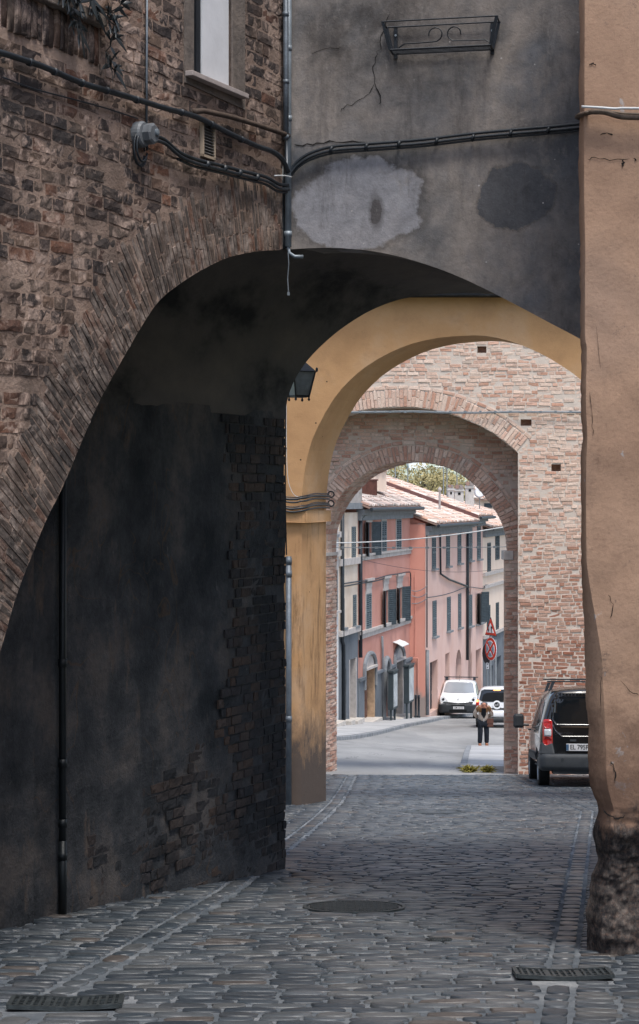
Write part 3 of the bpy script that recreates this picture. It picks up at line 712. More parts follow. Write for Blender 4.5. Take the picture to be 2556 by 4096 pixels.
for pts, w_ in (([(2352, 262), (2370, 255), (2385, 262)], .006), ([(2345, 640), (2380, 634), (2440, 640), (2520, 638)], .003), ([(2400, 540), (2425, 536), (2450, 540)], .006), ([(2485, 640), (2492, 655), (2486, 668)], .008), ([(2535, 632), (2540, 650)], .008),
                ([(2430, 2380), (2450, 2420), (2440, 2470)], .003), ([(2400, 2700), (2404, 2760), (2402, 2860)], .002), ([(2445, 3040), (2452, 3070), (2458, 3090), (2456, 3130)], .005), ([(2360, 1560), (2366, 1680), (2372, 1740)], .002), ([(2385, 1300), (2400, 1480)], .002), ([(2480, 2720), (2520, 2760), (2556, 2780)], .003), ([(2410, 3240), (2440, 3262), (2470, 3275), (2500, 3262)], .008)): ocrack(pts, w_)
# cables on the ochre wall
mb = MB(); OF = Op
for pts, off, r_ in (([(2316, 442), (2380, 445), (2450, 450), (2480, 448), (2600, 450)], .05, .008),):
    mb.tube([OF.h(x, y, off + .06) for x, y in smooth_curve(pts, 3)], r_, 8)
tag(obj('cable', mb, M['cable_white'], None, smooth=True), 'thin white cable running across the ochre wall at upper right', 'cable')
M['cable_brown'] = plain('dusty_brown_cable', C(92, 80, 70), .6, .3, 20)
mb = MB()
mb.tube([P(2330, 478, 13.0), P(2308, 468, 12.0), P(2320, 460, 11.45)] + [OF.h(x, y, .08) for x, y in smooth_curve([(2360, 458), (2410, 460), (2460, 475), (2500, 480), (2600, 482)], 3)], .016, 8)
mb.tube([OF.h(x, y, .06) for x, y in smooth_curve([(2330, 460), (2400, 452), (2480, 462), (2600, 468)], 3)], .009, 8)
tag(obj('cable', mb, M['cable_brown'], None, smooth=True), 'dusty brown cables wrapping the corner of the ochre wall under the white one', 'cable')
# ---------------------------------------------------------------- ground: paved lane, gutters
t = NT('lane_joint_sand'); M['sand'] = t.done(t.ramp(t.noise(2, 8, .7), [(.3, C(70, 78, 86)), (.5, C(98, 104, 110)), (.7, C(146, 149, 152))]), .95, t.noise(60, 6, .7), .6, .01, .1)
t = NT('paving_stone')
b = t.ramp(t.island(), [(0, C(62, 71, 79)), (.14, C(82, 88, 93)), (.28, C(52, 60, 68)), (.42, C(76, 84, 91)), (.55, C(66, 71, 76)), (.68, C(88, 91, 93)), (.8, C(58, 66, 74)), (.94, C(84, 79, 76))], 'CONSTANT')
b = t.mix(.6, b, t.ramp(t.noise(14, 8, .7), [(.3, .45), (.7, 1.0)]), 'MULTIPLY')
b = t.mix(t.math('MULTIPLY', t.step(t.noise(1.2, 7, .68), .5, .72), .35), b, C(132, 132, 134))
M['sett'] = t.done(b, t.ramp(t.noise(6, 5), [(.3, .30), (.7, .6)]), t.math('ADD', t.noise(30, 7, .65), t.noise(8, 4)), .4, .010, .55)
t = NT('asphalt')
b = t.ramp(t.noise(.35, 8, .65, (1, .35, 1)), [(.35, C(128, 128, 127)), (.5, C(148, 148, 147)), (.7, C(166, 166, 164))])
b = t.mix(.35, b, t.ramp(t.noise(45, 5, .7), [(.3, .5), (.7, 1)]), 'MULTIPLY')
ck = t.math('MULTIPLY', t.step(t.math('ABSOLUTE', t.math('SUBTRACT', t.noise(.5, 4, .6, (1, .5, 1), 1.0), .5)), .006, .002), t.step(t.noise(.3, 2), .5, .6))
b = t.mix(ck, b, C(84, 86, 88))
b = t.mix(t.math('MULTIPLY', t.step(t.noise(.23, 2, .3, (1, .4, 1)), .56, .57), .35), b, C(126, 128, 130))
b = t.mix(t.math('MULTIPLY', t.step(t.noise(9, 8, .8, (1, .3, 1)), .6, .7), .5), b, C(112, 114, 116))
b = t.mix(t.math('MULTIPLY', t.step(t.noise(.5, 5, .6, (1, .25, 1)), .6, .7), .4), b, C(112, 114, 118))
M['asphalt'] = t.done(b, .85, t.noise(60, 4), .3, .008, .3)
t = NT('pavement_concrete')
b = t.ramp(t.noise(.8, 8, .65), [(.3, C(150, 151, 152)), (.7, C(186, 186, 186))])
b = t.mix(t.step(t.math('FRACT', t.math('MULTIPLY', t.xyz()[1], .42)), .965, .975), b, C(100, 102, 104))
b = t.mix(t.math('MULTIPLY', t.step(t.noise(1.6, 9, .8), .55, .7), .45), b, C(116, 118, 120))
M['concrete'] = t.done(b, .9, t.noise(30, 6), .3, .01, .2)

def lerpX(p, q, Y): return p[0] + (q[0] - p[0]) * (Y - p[1]) / (q[1] - p[1])
YE = 37.9
GL = ((-1.29, 10.1), (-.67, 15.1)); GR = ((1.39, 11.2), (3.6, 25.5))
def gl(Y): 
    if Y < 15.1: return lerpX(*GL, Y)
    return float(np.interp(Y, [15.1, 20, 24, 27.5, 32, 38], [-.67, -.25, .08, .32, .52, .75]))
def gr(Y): return lerpX(*GR, Y) if Y < 25.5 else 3.6
rows = []
for Y in list(np.arange(-30, 8, 2.0)) + list(np.arange(8, YE + .01, .3)):
    rows.append([Vector((X, Y, zg(X, Y) - .004)) for X in np.linspace(-9, 9, 19)])
mb = MB(); mb.grid(rows); struct(obj('lane_bedding', mb, M['sand'], loc=(0, 10, -2.6)))
def sett(mb, cx, cy, w, l, ang, h=.008):
    ca, sa = math.cos(ang), math.sin(ang); N = 10; vs = []
    ph = [random.uniform(.9, 1.04) for _ in range(N)]; tilt = (random.uniform(-.03, .03), random.uniform(-.03, .03)); hh = h * random.uniform(.6, 1.25)
    for k_, (sc, dz) in enumerate(((1.0, -.012), (.97, hh * .6), (.86, hh), (.4, hh * 1.1))):
        for i in range(N):
            a = 2 * math.pi * i / N; c_, s_ = math.cos(a), math.sin(a)
            m_ = max(abs(c_), abs(s_)); rr = (1 / m_) ** .84 * ph[i]
            x, y = c_ * rr * w / 2 * sc, s_ * rr * l / 2 * sc
            X, Y = cx + x * ca - y * sa, cy + x * sa + y * ca
            vs.append(Vector((X, Y, zg(X, Y) + dz + tilt[0] * x + tilt[1] * y)))
    vs.append(sum(vs[3 * N:], Vector()) / N)
    fs = [(r * N + i, r * N + (i + 1) % N, (r + 1) * N + (i + 1) % N, (r + 1) * N + i) for r in range(3) for i in range(N)] + [(3 * N + i, 3 * N + (i + 1) % N, 4 * N) for i in range(N)]
    mb.add(vs, fs)
keep_out = [(-1.306, 9.54, .36, .24), (1.383, 10.53, .34, .23)]
MH = [(.262, 13.9, .40), (None)]
def blocked(x, y):
    return any(abs(x - a) < c and abs(y - b) < d for a, b, c, d in keep_out) or (x - .262) ** 2 + (y - 13.95) ** 2 < .42 ** 2
mb = MB(); Y = 8.2
while Y < YE - .1:
    rl = random.uniform(.105, .145); yc = Y + rl / 2; a, b_ = gl(yc), gr(yc)
    x = a + .02 + .0; 
    x = a + random.uniform(.0, .05)
    while x < b_ - .05:
        w = min(random.uniform(.19, .36), b_ - x)
        if w > .08 and not blocked(x + w / 2, yc): sett(mb, x + w / 2, yc + random.uniform(-.008, .008), w - .011, rl - .009, random.uniform(-.03, .03))
        x += w
    # outside the right gutter row
    x = b_ + .17
    while x < 6.8 and x < b_ + 3.2:
        w = random.uniform(.17, .28)
        if not blocked(x + w / 2, yc) : sett(mb, x + w / 2, yc, w - .02, rl - .02, random.uniform(-.05, .05) - .12)
        x += w
    # outside the left gutter row
    x = a - .17
    while x > a - (2.4 if Y < 18 else 3.2):
        w = random.uniform(.20, .34)
        if not blocked(x - w / 2, yc): sett(mb, x - w / 2, yc + (x - a) * -.12, w - .025, rl - .024, -.12 + random.uniform(-.04, .04), .011)
        x -= w
    Y += rl
for fn, s_ in ((gl, -1), (gr, 1)):
    Y = 8.2
    while Y < YE - .2:
        L = random.uniform(.2, .32); x = fn(Y + L / 2) + s_ * .085
        if not blocked(x, Y + L / 2): sett(mb, x, Y + L / 2, .135, L - .015, -math.atan((fn(Y + L) - fn(Y)) / L), .008)
        Y += L
struct(obj('paved_lane', mb, M['sett'], loc=(0, 10, -2.6), smooth=True))
# manhole cover
M['cast_iron'] = plain('cast_iron', C(70, 76, 78), .5, .3, 14, .4, .5, .5)
mh = thing('manhole_cover', 'large round cast iron manhole cover in the middle of the cobbled lane', 'manhole cover', (.262, 13.95, zg(.262, 13.95)))
def disc(mb, c, r0, r1, h, n=40):
    vs = []; 
    for r, dz in ((r0, -.01), (r0, h), (r1, h), (r1, -.01)):
        for k in range(n): X, Y = c[0] + r * math.cos(6.2832 * k / n), c[1] + r * math.sin(6.2832 * k / n); vs.append((X, Y, zg(X, Y) + dz))
    fs = [(i * n + k, i * n + (k + 1) % n, (i + 1) * n + (k + 1) % n, (i + 1) * n + k) for i in range(3) for k in range(n)]
    mb.add(vs, fs)
def manhole(c, r, root, m):
    mb = MB(); disc(mb, c, r, r * .93, .012); obj('frame', mb, m, root, smooth=False)
    mb = MB(); disc(mb, c, r * .91, 0.001, .006)
    k = int(r / .028)
    for i in range(-k, k + 1):
        for j in range(-k, k + 1):
            X, Y = c[0] + i * .028 + (j % 2) * .014, c[1] + j * .028
            if (X - c[0]) ** 2 + (Y - c[1]) ** 2 < (r * .86) ** 2: mb.box((X, Y, zg(X, Y) + .008), (.018, .012, .009), Matrix.Rotation(R(45 if (i + j) % 2 else -45), 3, 'Z'))
    obj('lid', mb, m, root)
manhole((.262, 13.95), .39, mh, M['cast_iron'])
p = Gp(1755, 3764)
m2 = thing('water_cover', 'small round cover set in the cobbles right of the big manhole', 'water cover', p); manhole((p.x, p.y), .09, m2, M['cast_iron'])
for (x, y, r_, lb) in ((1735, 3250, .42, 'nearer of two dark oval covers across the lane under the ochre arch'), (1775, 3183, .42, 'farther of two dark oval covers just before the brick gateway')):
    p = Gp(x, y); q = thing('manhole_cover', lb, 'manhole cover', p, 'manhole covers under the arches'); 
    mb = MB(); disc(mb, (p.x, p.y), r_, r_ * .9, .012); obj('frame', mb, M['cast_iron'], q); mb = MB(); disc(mb, (p.x, p.y), r_ * .88, .001, .006); obj('lid', mb, M['cast_iron'], q)
# drain gratings: two shallow leaves forming a V channel
def grating(c, w, l, ang, label):
    g = thing('drain_grate', label, 'drain grate', (c[0], c[1], zg(*c)), 'iron drain grates in the lane gutters')
    Mz = Matrix.Rotation(ang, 3, 'Z')
    def pt(x, y, z): v = Mz @ Vector((x, y, 0)); return Vector((c[0] + v.x, c[1] + v.y, zg(c[0] + v.x, c[1] + v.y) + z + .014 * abs(x) / (w / 2) - .006))
    mb = MB()
    mb.grid([[pt(x, y, -.0) for x in np.linspace(-w / 2, w / 2, 9)] for y in (-l / 2, l / 2)]); obj('pit', mb, M['black'], g)
    mb = MB()
    for a, b_, c_, d_ in ((-w / 2, w / 2, -l / 2 - .012, -l / 2 + .012), (-w / 2, w / 2, l / 2 - .012, l / 2 + .012), (-w / 2 - .012, -w / 2 + .012, -l / 2, l / 2), (w / 2 - .012, w / 2 + .012, -l / 2, l / 2)):
        for k in range(6):
            xa, xb = a + (b_ - a) * k / 6, a + (b_ - a) * (k + 1) / 6
            mb.hexa([pt(xa, c_, .003), pt(xb, c_, .003), pt(xb, d_, .003), pt(xa, d_, .003), pt(xa, c_, .026), pt(xb, c_, .026), pt(xb, d_, .026), pt(xa, d_, .026)])
    obj('frame', mb, M['cast_iron'], g)
    mb = MB(); n = 15
    for k in range(1, n):
        x = -w / 2 + w * k / n; t_ = .016 if k % 5 == 0 else .007
        mb.hexa([pt(x - t_, -l / 2, .004), pt(x + t_, -l / 2, .004), pt(x + t_, l / 2, .004), pt(x - t_, l / 2, .004), pt(x - t_, -l / 2, .022), pt(x + t_, -l / 2, .022), pt(x + t_, l / 2, .022), pt(x - t_, l / 2, .022)])
    for y in (-l / 6, l / 6):
        for k in range(6):
            xa, xb = -w / 2 + w * k / 6, -w / 2 + w * (k + 1) / 6
            mb.hexa([pt(xa, y - .007, .004), pt(xb, y - .007, .004), pt(xb, y + .007, .004), pt(xa, y + .007, .004), pt(xa, y - .007, .021), pt(xb, y - .007, .021), pt(xb, y + .007, .021), pt(xa, y + .007, .021)])
    obj('grid', mb, M['cast_iron'], g)
M['black'] = plain('pit_black', C(14, 16, 18), .9)
grating((-1.306, 9.54), .56, .30, .06, 'iron drain grate at the bottom left corner of the cobbled lane')
grating((1.383, 10.53), .53, .28, -.02, 'iron drain grate at the right beside the crumbling base of the ochre wall')
# worn slab patches of light mortar near the far right gutter
for i, (x, y, w_) in enumerate(((2210, 3170, 100), (2340, 3192, 60), (2290, 3236, 100), (2130, 3150, 30))):
    pass

# asphalt street
rows = []
for Y in list(np.arange(37.7, 60, .8)) + list(np.arange(60, 130, 2)) + [130, 140, 160, 180, 240, 300, 400]:
    rows.append([Vector((X, Y, zg(X, Y) + (.008 if Y < 38.5 else .004))) for X in np.linspace(-30, 60, 91)])
mb = MB(); mb.grid(rows); struct(obj('asphalt_street', mb, M['asphalt'], loc=(3, 40, -6), smooth=True))
rows = [[Vector((X, Y, -16.4 if Y > 30 else zg(0, Y) - 1.5)) for X in np.linspace(-1200, 1200, 25)] for Y in list(np.linspace(-100, 30, 6)) + [110, 400, 1500]]
t = NT('distant_grass'); M['grass_far'] = t.done(t.ramp(t.noise(.05, 6), [(.35, C(110, 120, 84)), (.65, C(150, 150, 110))]), .95)
mb = MB(); mb.grid(rows); struct(obj('ground', mb, M['grass_far'], loc=(0, 0, -16.4)))
# left pavement with kerb, right pavement with kerb
def pave(name, inner, outer, h, kerbside, m, kw=.15):
    rows = []; krows = []
    for Y in np.arange(inner[0][1], inner[-1][1] + .01, .8):
        a = float(np.interp(Y, [p[1] for p in inner], [p[0] for p in inner])); b_ = float(np.interp(Y, [p[1] for p in outer], [p[0] for p in outer]))
        s_ = 1 if b_ > a else -1
        rows.append([Vector((x, Y, zg(x, Y) + h)) for x in np.linspace(a, b_ - s_ * kw, 6)])
        krows.append([Vector((b_ - s_ * kw, Y, zg(b_, Y) + h + .004)), Vector((b_ - s_ * .02, Y, zg(b_, Y) + h + .004)), Vector((b_, Y, zg(b_, Y) + h - .02)), Vector((b_ + s_ * .01, Y, zg(b_, Y) - .05))])
    mb = MB(); mb.grid(rows)
    for r_ in (rows[0], rows[-1]): mb.grid([r_, [p - Vector((0, 0, h + .1)) for p in r_]])
    struct(obj(name, mb, m, smooth=False))
    mb = MB(); mb.grid(krows)
    for r_ in (krows[0], krows[-1]): mb.add([r_[0], r_[1], r_[2], r_[3], r_[3] + Vector((0, 0, -.1)), Vector((r_[0].x, r_[0].y, r_[3].z - .1))], [(0, 1, 2, 3, 4, 5)])
    return struct(obj(name + '_kerb', mb, M['kerb']))
t = NT('kerb_stone'); M['kerb'] = t.done(t.mix(t.step(t.math('FRACT', t.math('MULTIPLY', t.xyz()[1], .9)), .96, .98), t.ramp(t.noise(3, 7), [(.3, C(112, 116, 120)), (.7, C(150, 152, 154))]), C(70, 72, 74)), .9, t.noise(30, 5), .4, .01, .2)
facadeX = lambda Y: -16.75 + .25 * Y
pave('left_pavement', [(facadeX(38.5) - 1, 38.5), (facadeX(82) - .3, 82), (facadeX(100) - .3, 100)], [(-2.0, 38.5), (-.6, 50), (.28, 56), (2.5, 68), (4.88, 80), (5.6, 84), (9.4, 100)], .13, 1, M['concrete'])
pave('right_pavement', [(9, 39.4), (9.0, 60.4)], [(2.98, 39.4), (3.56, 46), (4.80, 60.4)], .12, -1, M['concrete'], .16)
mb = MB(); 
for i, (x, y, w_) in enumerate(((1590, 2962, 55), (1895, 2990, 30))):
    pass
p = Gp(1697, 2962); mb = MB(); disc(mb, (p.x, p.y), .32, .001, .004, 24)
M['patch'] = plain('pale_repair', C(178, 178, 178), .9)
tag(obj('manhole_cover', mb, M['patch']), 'pale round cover patched into the grey street beyond the gateway', 'manhole cover')

# ---------------------------------------------------------------- ochre archway across the lane
YY = 26.9
Yp = Pl((-.6, YY), (1, 0.0))
t = NT('yellow_ochre_plaster')
b = t.ramp(t.noise(.9, 7, .6), [(.33, C(176, 136, 98)), (.5, C(190, 149, 108)), (.68, C(194, 160, 128))])
zz3 = t.math('MULTIPLY', t.math('ADD', t.xyz()[2], 5.0), .125); lowm = t.math('ADD', zz3, t.math('MULTIPLY', t.math('SUBTRACT', t.noise(4, 10, .8, (1, 1, .6)), .5), .32))
st = t.math('MULTIPLY', t.step(t.noise(1.0, 9, .78, (6, 6, .8)), .52, .66), t.step(zz3, .65, .585))
b = t.mix(t.math('MULTIPLY', st, .75), b, C(92, 72, 54))
b = t.mix(t.math('MULTIPLY', t.step(t.noise(2.2, 9, .75), .54, .74), .5), b, C(150, 116, 88))
b = t.mix(t.step(lowm, .26, .14), b, C(88, 78, 72))
b = t.mix(t.math('MULTIPLY', t.step(t.noise(30, 6, .8), .58, .72), .5), b, C(120, 98, 80))
b = t.mix(t.step(t.voro(3.2), .045, .03), b, C(58, 48, 42))
M['yellow'] = t.done(b, .9, t.math('ADD', t.noise(6, 7, .6), t.math('MULTIPLY', t.noise(60, 4), .3)), .4, .02, .2)
arcY_px = smooth_curve([(1206, 2040), (1208, 1990), (1216, 1900), (1236, 1800), (1270, 1710), (1335, 1595), (1400, 1520), (1470, 1462), (1560, 1410), (1650, 1374), (1750, 1352), (1850, 1343), (1940, 1343), (2040, 1364), (2150, 1408), (2250, 1465), (2340, 1532), (2430, 1620), (2510, 1730), (2560, 1840), (2585, 1960), (2590, 2040)], 2)
arcY = [Yp.uz(x, y) for x, y in arcY_px]
gY = zg(0, YY) - .3
uYl = Yp.uz(700, 2000)[0]; uYr = Yp.uz(3400, 2000)[0]; zY = Yp.uz(1278, 1190)[1]
ya = thing('ochre_archway', 'yellow ochre plastered archway across the lane beyond the dark passage', 'archway', (1.5, YY, zg(1.5, YY)))
dY = Vector((.36, 1.0, 0))
mb = MB(); mb.panel(Yp, [(uYl, gY), (arcY[0][0], gY)] + arcY + [(arcY[-1][0], gY), (uYr, gY), (uYr, zY), (uYl, zY)], (), 0, dY)
yw = obj('wall', mb, M['yellow'], ya)
# bow the pilaster corner a little: band capital on both sides
def band(pl, x0, x1, y0, y1, o0, o1): 
    (u0, za), (u1, zb_) = pl.uz(x0, y0), pl.uz(x1, y1); return u0, u1, zb_, za
mb = MB(); zc1, zc0 = Yp.uz(1200, 2043)[1], Yp.uz(1200, 2088)[1]
u0, u1 = Yp.uz(1130, 2000)[0], arcY[0][0]
A = Yp.w(u1, 0); pr = .07
poly = [Yp.w(u0, 0, pr), Yp.w(u1 + pr * .9, 0, pr), Yp.w(u1 + pr * .9, 0, 0) + dY * 1.04, Yp.w(u1 - .02, 0, 0) + dY * 1.04, Yp.w(u1 - .02, 0, .0), Yp.w(u0, 0, .0)]
m_ = len(poly)
mb.add([Vector((p.x, p.y, zc0)) for p in poly] + [Vector((p.x, p.y, zc1)) for p in poly], [(i, (i + 1) % m_, (i + 1) % m_ + m_, i + m_) for i in range(m_)] + [(0, 1, 4, 5), (1, 2, 3, 4), (m_, m_ + 5, m_ + 4, m_ + 1), (m_ + 1, m_ + 4, m_ + 3, m_ + 2)])
obj('capital', mb, M['yellow'], ya, bevel=.012)
mb = MB(); mb.pbox(Yp, arcY[-1][0] - .06, uYr, zc0, zc1, -.9, .06); obj('capital', mb, M['yellow'], ya, bevel=.012)
# dark beam and masonry above the archway
t = NT('dark_masonry'); M['dark_masonry'] = t.done(t.ramp(t.noise(3, 8, .7, (1, 1, 3)), [(.3, C(30, 32, 34)), (.6, C(58, 58, 60)), (.75, C(96, 94, 94))]), .9, t.noise(12, 7), .7, .03, .2)
mb = MB(); mb.pbox(Yp, uYl, uYr, zY + .002, zY + .14, -.9, .22); mb.pbox(Yp, uYl, uYr, zY + .142, zY + .5, -.9, .1); mb.pbox(Yp, uYl, uYr, zY + .502, zY + .66, -.9, .5)
obj('beam', mb, M['dark_masonry'], ya, bevel=.01)
mb = MB(); mb.pbox(Yp, uYl, uYr, zY + .662, zY + 1.1, -.9, .0); obj('upper_wall', mb, M['dark_masonry'], ya)
# grey pipe beside the pilaster
mb = MB(); xg = Yp.uz(1155, 2500)[0]; zt1 = Yp.uz(1155, 2225)[1]
mb.tube([Yp.w(xg, zt1, .06), Yp.w(xg, zg(0, YY) + .02, .06)], .042, 12)
for y in (2240, 2290, 2870): z = Yp.uz(1155, y)[1]; mb.tube([Yp.w(xg, z - .06, .06), Yp.w(xg, z + .03, .06)], .048, 12)
obj('downpipe', mb, M['zinc'], ya, smooth=True)
# cables with ring hooks
for k, (y0, y1, lb) in enumerate(((1992, 1978, 'upper black cable bundle strapped round the ochre pilaster above its capital'), (2030, 2014, 'lower black cable bundle lying just on the capital of the ochre pilaster'))):
    mb = MB(); off = .10
    base = [(1138, y0 + 2), (1170, y0 + 6), (1200, y0 + 2), (1230, y0 - 8), (1262, y1 + 4), (1290, y1 + 6)]
    E = Vector((.36, 1, 0))
    def yp(x, y, o):
        u, z = Yp.uz(min(x, 1206), y); q = Yp.w(u, z, o)
        if x > 1206: q += E * ((x - 1206) / 84.0); q += Vector((.05, -.02, 0))
        z2 = (CY - y) / FX * q.y; return Vector((q.x, q.y, z2))
    for dy, r_ in ((0, .018), (12, .014), (-8, .008)): mb.tube([yp(x, y + dy + random.uniform(-1, 1), off) for x, y in smooth_curve(base, 3)], r_, 7)
    c = yp(1296, y1 + 2, .1); mb.tube([c + Vector((.045 * math.cos(a), 0, .045 * math.sin(a) + .01)) for a in [i * .45 for i in range(15)]], .012, 6)
    tag(obj('cable', mb, M['cable'], None, smooth=True), lb, 'cable')
mb = MB(); mb.tube([Yp.h(x, y, .04) for x, y in smooth_curve([(1146, 1600), (1146, 1750), (1150, 1900), (1165, 1960), (1185, 1985), (1215, 1985)], 3)], .004, 5)
tag(obj('wire', mb, M['cable_white']), 'thin pale wire drooping down the left edge of the ochre arch', 'wire')
# strips of cable on the end of the passage wall
mb = MB(); ez = [(1143, 1600), (1142, 1750), (1141, 1900), (1142, 2050), (1146, 2220)]
for dx in (0, -8): mb.tube([P(x + dx, y, 17.35) for x, y in ez], .007, 6)
tag(obj('cable', mb, M['cable']), 'black cables running down the far end of the dark brick passage wall', 'cable')

# lantern
la = thing('wall_lantern', 'old black glass street lantern fixed at the far end of the dark passage', 'lantern', P(1196, 1590, 18.2))
lc = P(1196, 1590, 18.2); s_ = 18.2 / FX
M['lantern'] = plain('black_lantern_metal', C(34, 38, 42), .5, .2, 10, .1, .5, .3)
M['lant_glass'] = plain('dusty_glass', C(120, 126, 132), .35, .25, 8, .1, .5)
Mr = Matrix.Rotation(R(28), 3, 'Z')
def frus(mb, r0, r1, z0, z1, n=4, r=None):
    v = []
    for rr, z in ((r0, z0), (r1, z1)):
        for k in range(n): a = math.pi / 4 + k * 2 * math.pi / n; v.append(lc + Mr @ Vector((rr * math.cos(a), rr * math.sin(a), z)))
    mb.add(v, [(k, (k + 1) % n, (k + 1) % n + n, k + n) for k in range(n)] + [tuple(range(n - 1, -1, -1)), tuple(range(n, 2 * n))])
H = 128 * s_
mb = MB(); frus(mb, .10, .165, .02, H * .78); obj('glass', mb, M['lant_glass'], la)
mb = MB(); frus(mb, .105, .105, 0, .022); frus(mb, .185, .185, H * .78, H * .80); frus(mb, .175, .05, H * .81, H * 1.15); frus(mb, .04, .05, H * 1.15, H * 1.25)
for k in range(4):
    a = math.pi / 4 + k * math.pi / 2; p0 = lc + Mr @ Vector((.103 * math.cos(a), .103 * math.sin(a), 0)); p1 = lc + Mr @ Vector((.168 * math.cos(a), .168 * math.sin(a), H * .79)); mb.tube([p0, p1], .008, 5)
    mb.lathe(p0 + Vector((0, 0, -.035)), [(.004, 0), (.014, .012), (.006, .035)], 8)
    p2 = lc + Mr @ Vector((.183 * math.cos(a), .183 * math.sin(a), H * .8)); mb.lathe(p2, [(.012, 0), (.012, .03), (.004, .04)], 8)
obj('frame', mb, M['lantern'], la)
mb = MB(); mb.tube([lc + Vector((0, 0, H * 1.2)), lc + Vector((-.05, 0, H * 1.45)), lc + Vector((-.3, -.1, H * 1.5)), lc + Vector((-.62, -.4, H * 1.3))], .014, 8); obj('bracket', mb, M['lantern'], la)

# ---------------------------------------------------------------- brick gateway
YG = 37.8; Q1 = Pl((-2, YG), (1, 0)); Q2 = Pl((-2, YG + .75), (1, 0))
big_px = smooth_curve([(1098, 1812), (1140, 1775), (1200, 1730), (1290, 1690), (1375, 1660), (1450, 1642), (1530, 1632), (1600, 1629), (1659, 1630), (1774, 1648), (1873, 1683), (1972, 1732), (2072, 1812)], 2)
big = [Q1.uz(x, y) for x, y in big_px]
g1 = zg(2, YG) - .3
gate = thing('brick_gateway', 'old pinkish brick city gateway with two nested round arches over the street', 'gateway', (1.8, YG, zg(1.8, YG)))
QL, QR, QT = Q1.uz(300, 0)[0], Q1.uz(3600, 0)[0], 5.6
holes = []
for x, y, w_, h_ in ((1927, 1398, 37, 27), (2104, 1690, 44, 26), (2224, 1871, 38, 28)):
    a = Q1.uz(x - w_ / 2, y + h_ / 2); b_ = Q1.uz(x + w_ / 2, y - h_ / 2); holes.append([a, (b_[0], a[1]), b_, (a[0], b_[1])])
gout = [(QL, g1), (big[0][0], g1)] + big + [(big[-1][0], g1), (QR, g1), (QR, QT), (QL, QT)]
mb = MB(); mb.panel(Q1, gout, holes, 0, Vector((0.12, .74, 0)), back=False)
obj('front_wall', mb, M['mortar_pale'], gate)
for h_ in holes:
    mb = MB(); mb.panel(Q1, [(h_[0][0] - .05, h_[0][1] - .05), (h_[1][0] + .05, h_[1][1] - .05), (h_[2][0] + .05, h_[2][1] + .05), (h_[3][0] - .05, h_[3][1] + .05)], (), -.22); obj('putlog_hole', mb, M['brick_gate2'], gate)
rng = [(u, z) for u, z in big]
mb = MB(); ringbricks(mb, Q1, rng, 0, .36, .075, .014, .016, .006, split=.6); ringbricks(mb, Q1, off_curve(rng, .37), 0, .07, .24, .014, .012, .005)
obj('relieving_arch', mb, M['brick_gate'], gate)
ozone = off_curve(rng, .45)
vis = [(Q1.uz(1150, 0)[0], ozone[0][1])] + ozone + [(big[-1][0] + .005, big[-1][1]), (big[-1][0] + .005, g1), (Q1.uz(2480, 0)[0], g1), (Q1.uz(2480, 0)[0], 3.6), (Q1.uz(1150, 0)[0], 3.6)]
mb = MB(); courses(mb, Q1, vis, .078, .26, .016, .008, .006, holes=holes, wob=.04)
obj('brickwork', mb, M['brick_gate'], gate)
# toothed jamb: short bricks round the corner of the recess
mb = MB(); z = g1
u = big[-1][0]
while z < big[-1][1]:
    hgt = .078; a = Q1.w(u, z + .008, 0); c = Q1.w(u, z + hgt - .008, 0); dd_ = Vector((.12, .74, 0))
    for f0_, f1_ in ((0.01, .48), (.52, .99)):
        q = [a + dd_ * f1_, a + dd_ * f0_, c + dd_ * f0_, c + dd_ * f1_]
        brick(mb, q, Vector((-1, .16, 0)).normalized(), .006, .004)
    z += hgt
obj('jamb_bricks', mb, M['brick_gate2'], gate)
# inner wall and arch
in_px = [(1288, 2223), (1290, 2165), (1296, 2115), (1308, 2085), (1332, 2031), (1367, 1978), (1430, 1914), (1499, 1877), (1570, 1853), (1643, 1845), (1733, 1855), (1812, 1880), (1880, 1924), (1925, 1968), (1970, 2026), (2003, 2082), (2020, 2137), (2028, 2216)]
inn = [Q2.uz(x, y) for x, y in smooth_curve(in_px, 2)]
uj0, uj1 = Q2.uz(1290, 2400)[0], Q2.uz(2015, 2400)[0]
zi = inn[0][1]; zj = inn[-1][1]
dI = Vector((.30, .75, 0))
mb = MB(); iout = [(QL, g1), (uj0, g1), (uj0, zi - .02)] + inn + [(uj1 + .0, zj - .02), (uj1, g1), (QR - 2, g1), (QR - 2, QT), (QL, QT)]
mb.panel(Q2, iout, (), 0, dI, back=True); obj('inner_wall', mb, M['mortar_grey'], gate)
mb = MB(); ringbricks(mb, Q2, inn, 0, .34, .075, .012, .016, .005, split=.7); ringbricks(mb, Q2, off_curve(inn, .355), 0, .075, .24, .014, .014, .005)
obj('inner_arch', mb, M['brick_gate2'], gate)
oz2 = off_curve(inn, .44)
vis2 = [(Q2.uz(1200, 0)[0], oz2[0][1])] + oz2 + [(uj1 + .2, oz2[-1][1]), (uj1, zj - .01), (uj1, g1), (Q2.uz(2140, 0)[0], g1), (Q2.uz(2140, 0)[0], 2.3), (Q2.uz(1200, 0)[0], 2.3)]
mb = MB(); courses(mb, Q2, vis2, .078, .27, .014, .012, .006, wob=.03)
visL = [(Q2.uz(1200, 0)[0], g1), (uj0, g1), (uj0, zi), (Q2.uz(1200, 0)[0], zi)]
courses(mb, Q2, visL, .078, .27, .014, .012, .006)
obj('inner_brickwork', mb, M['brick_gate2'], gate)
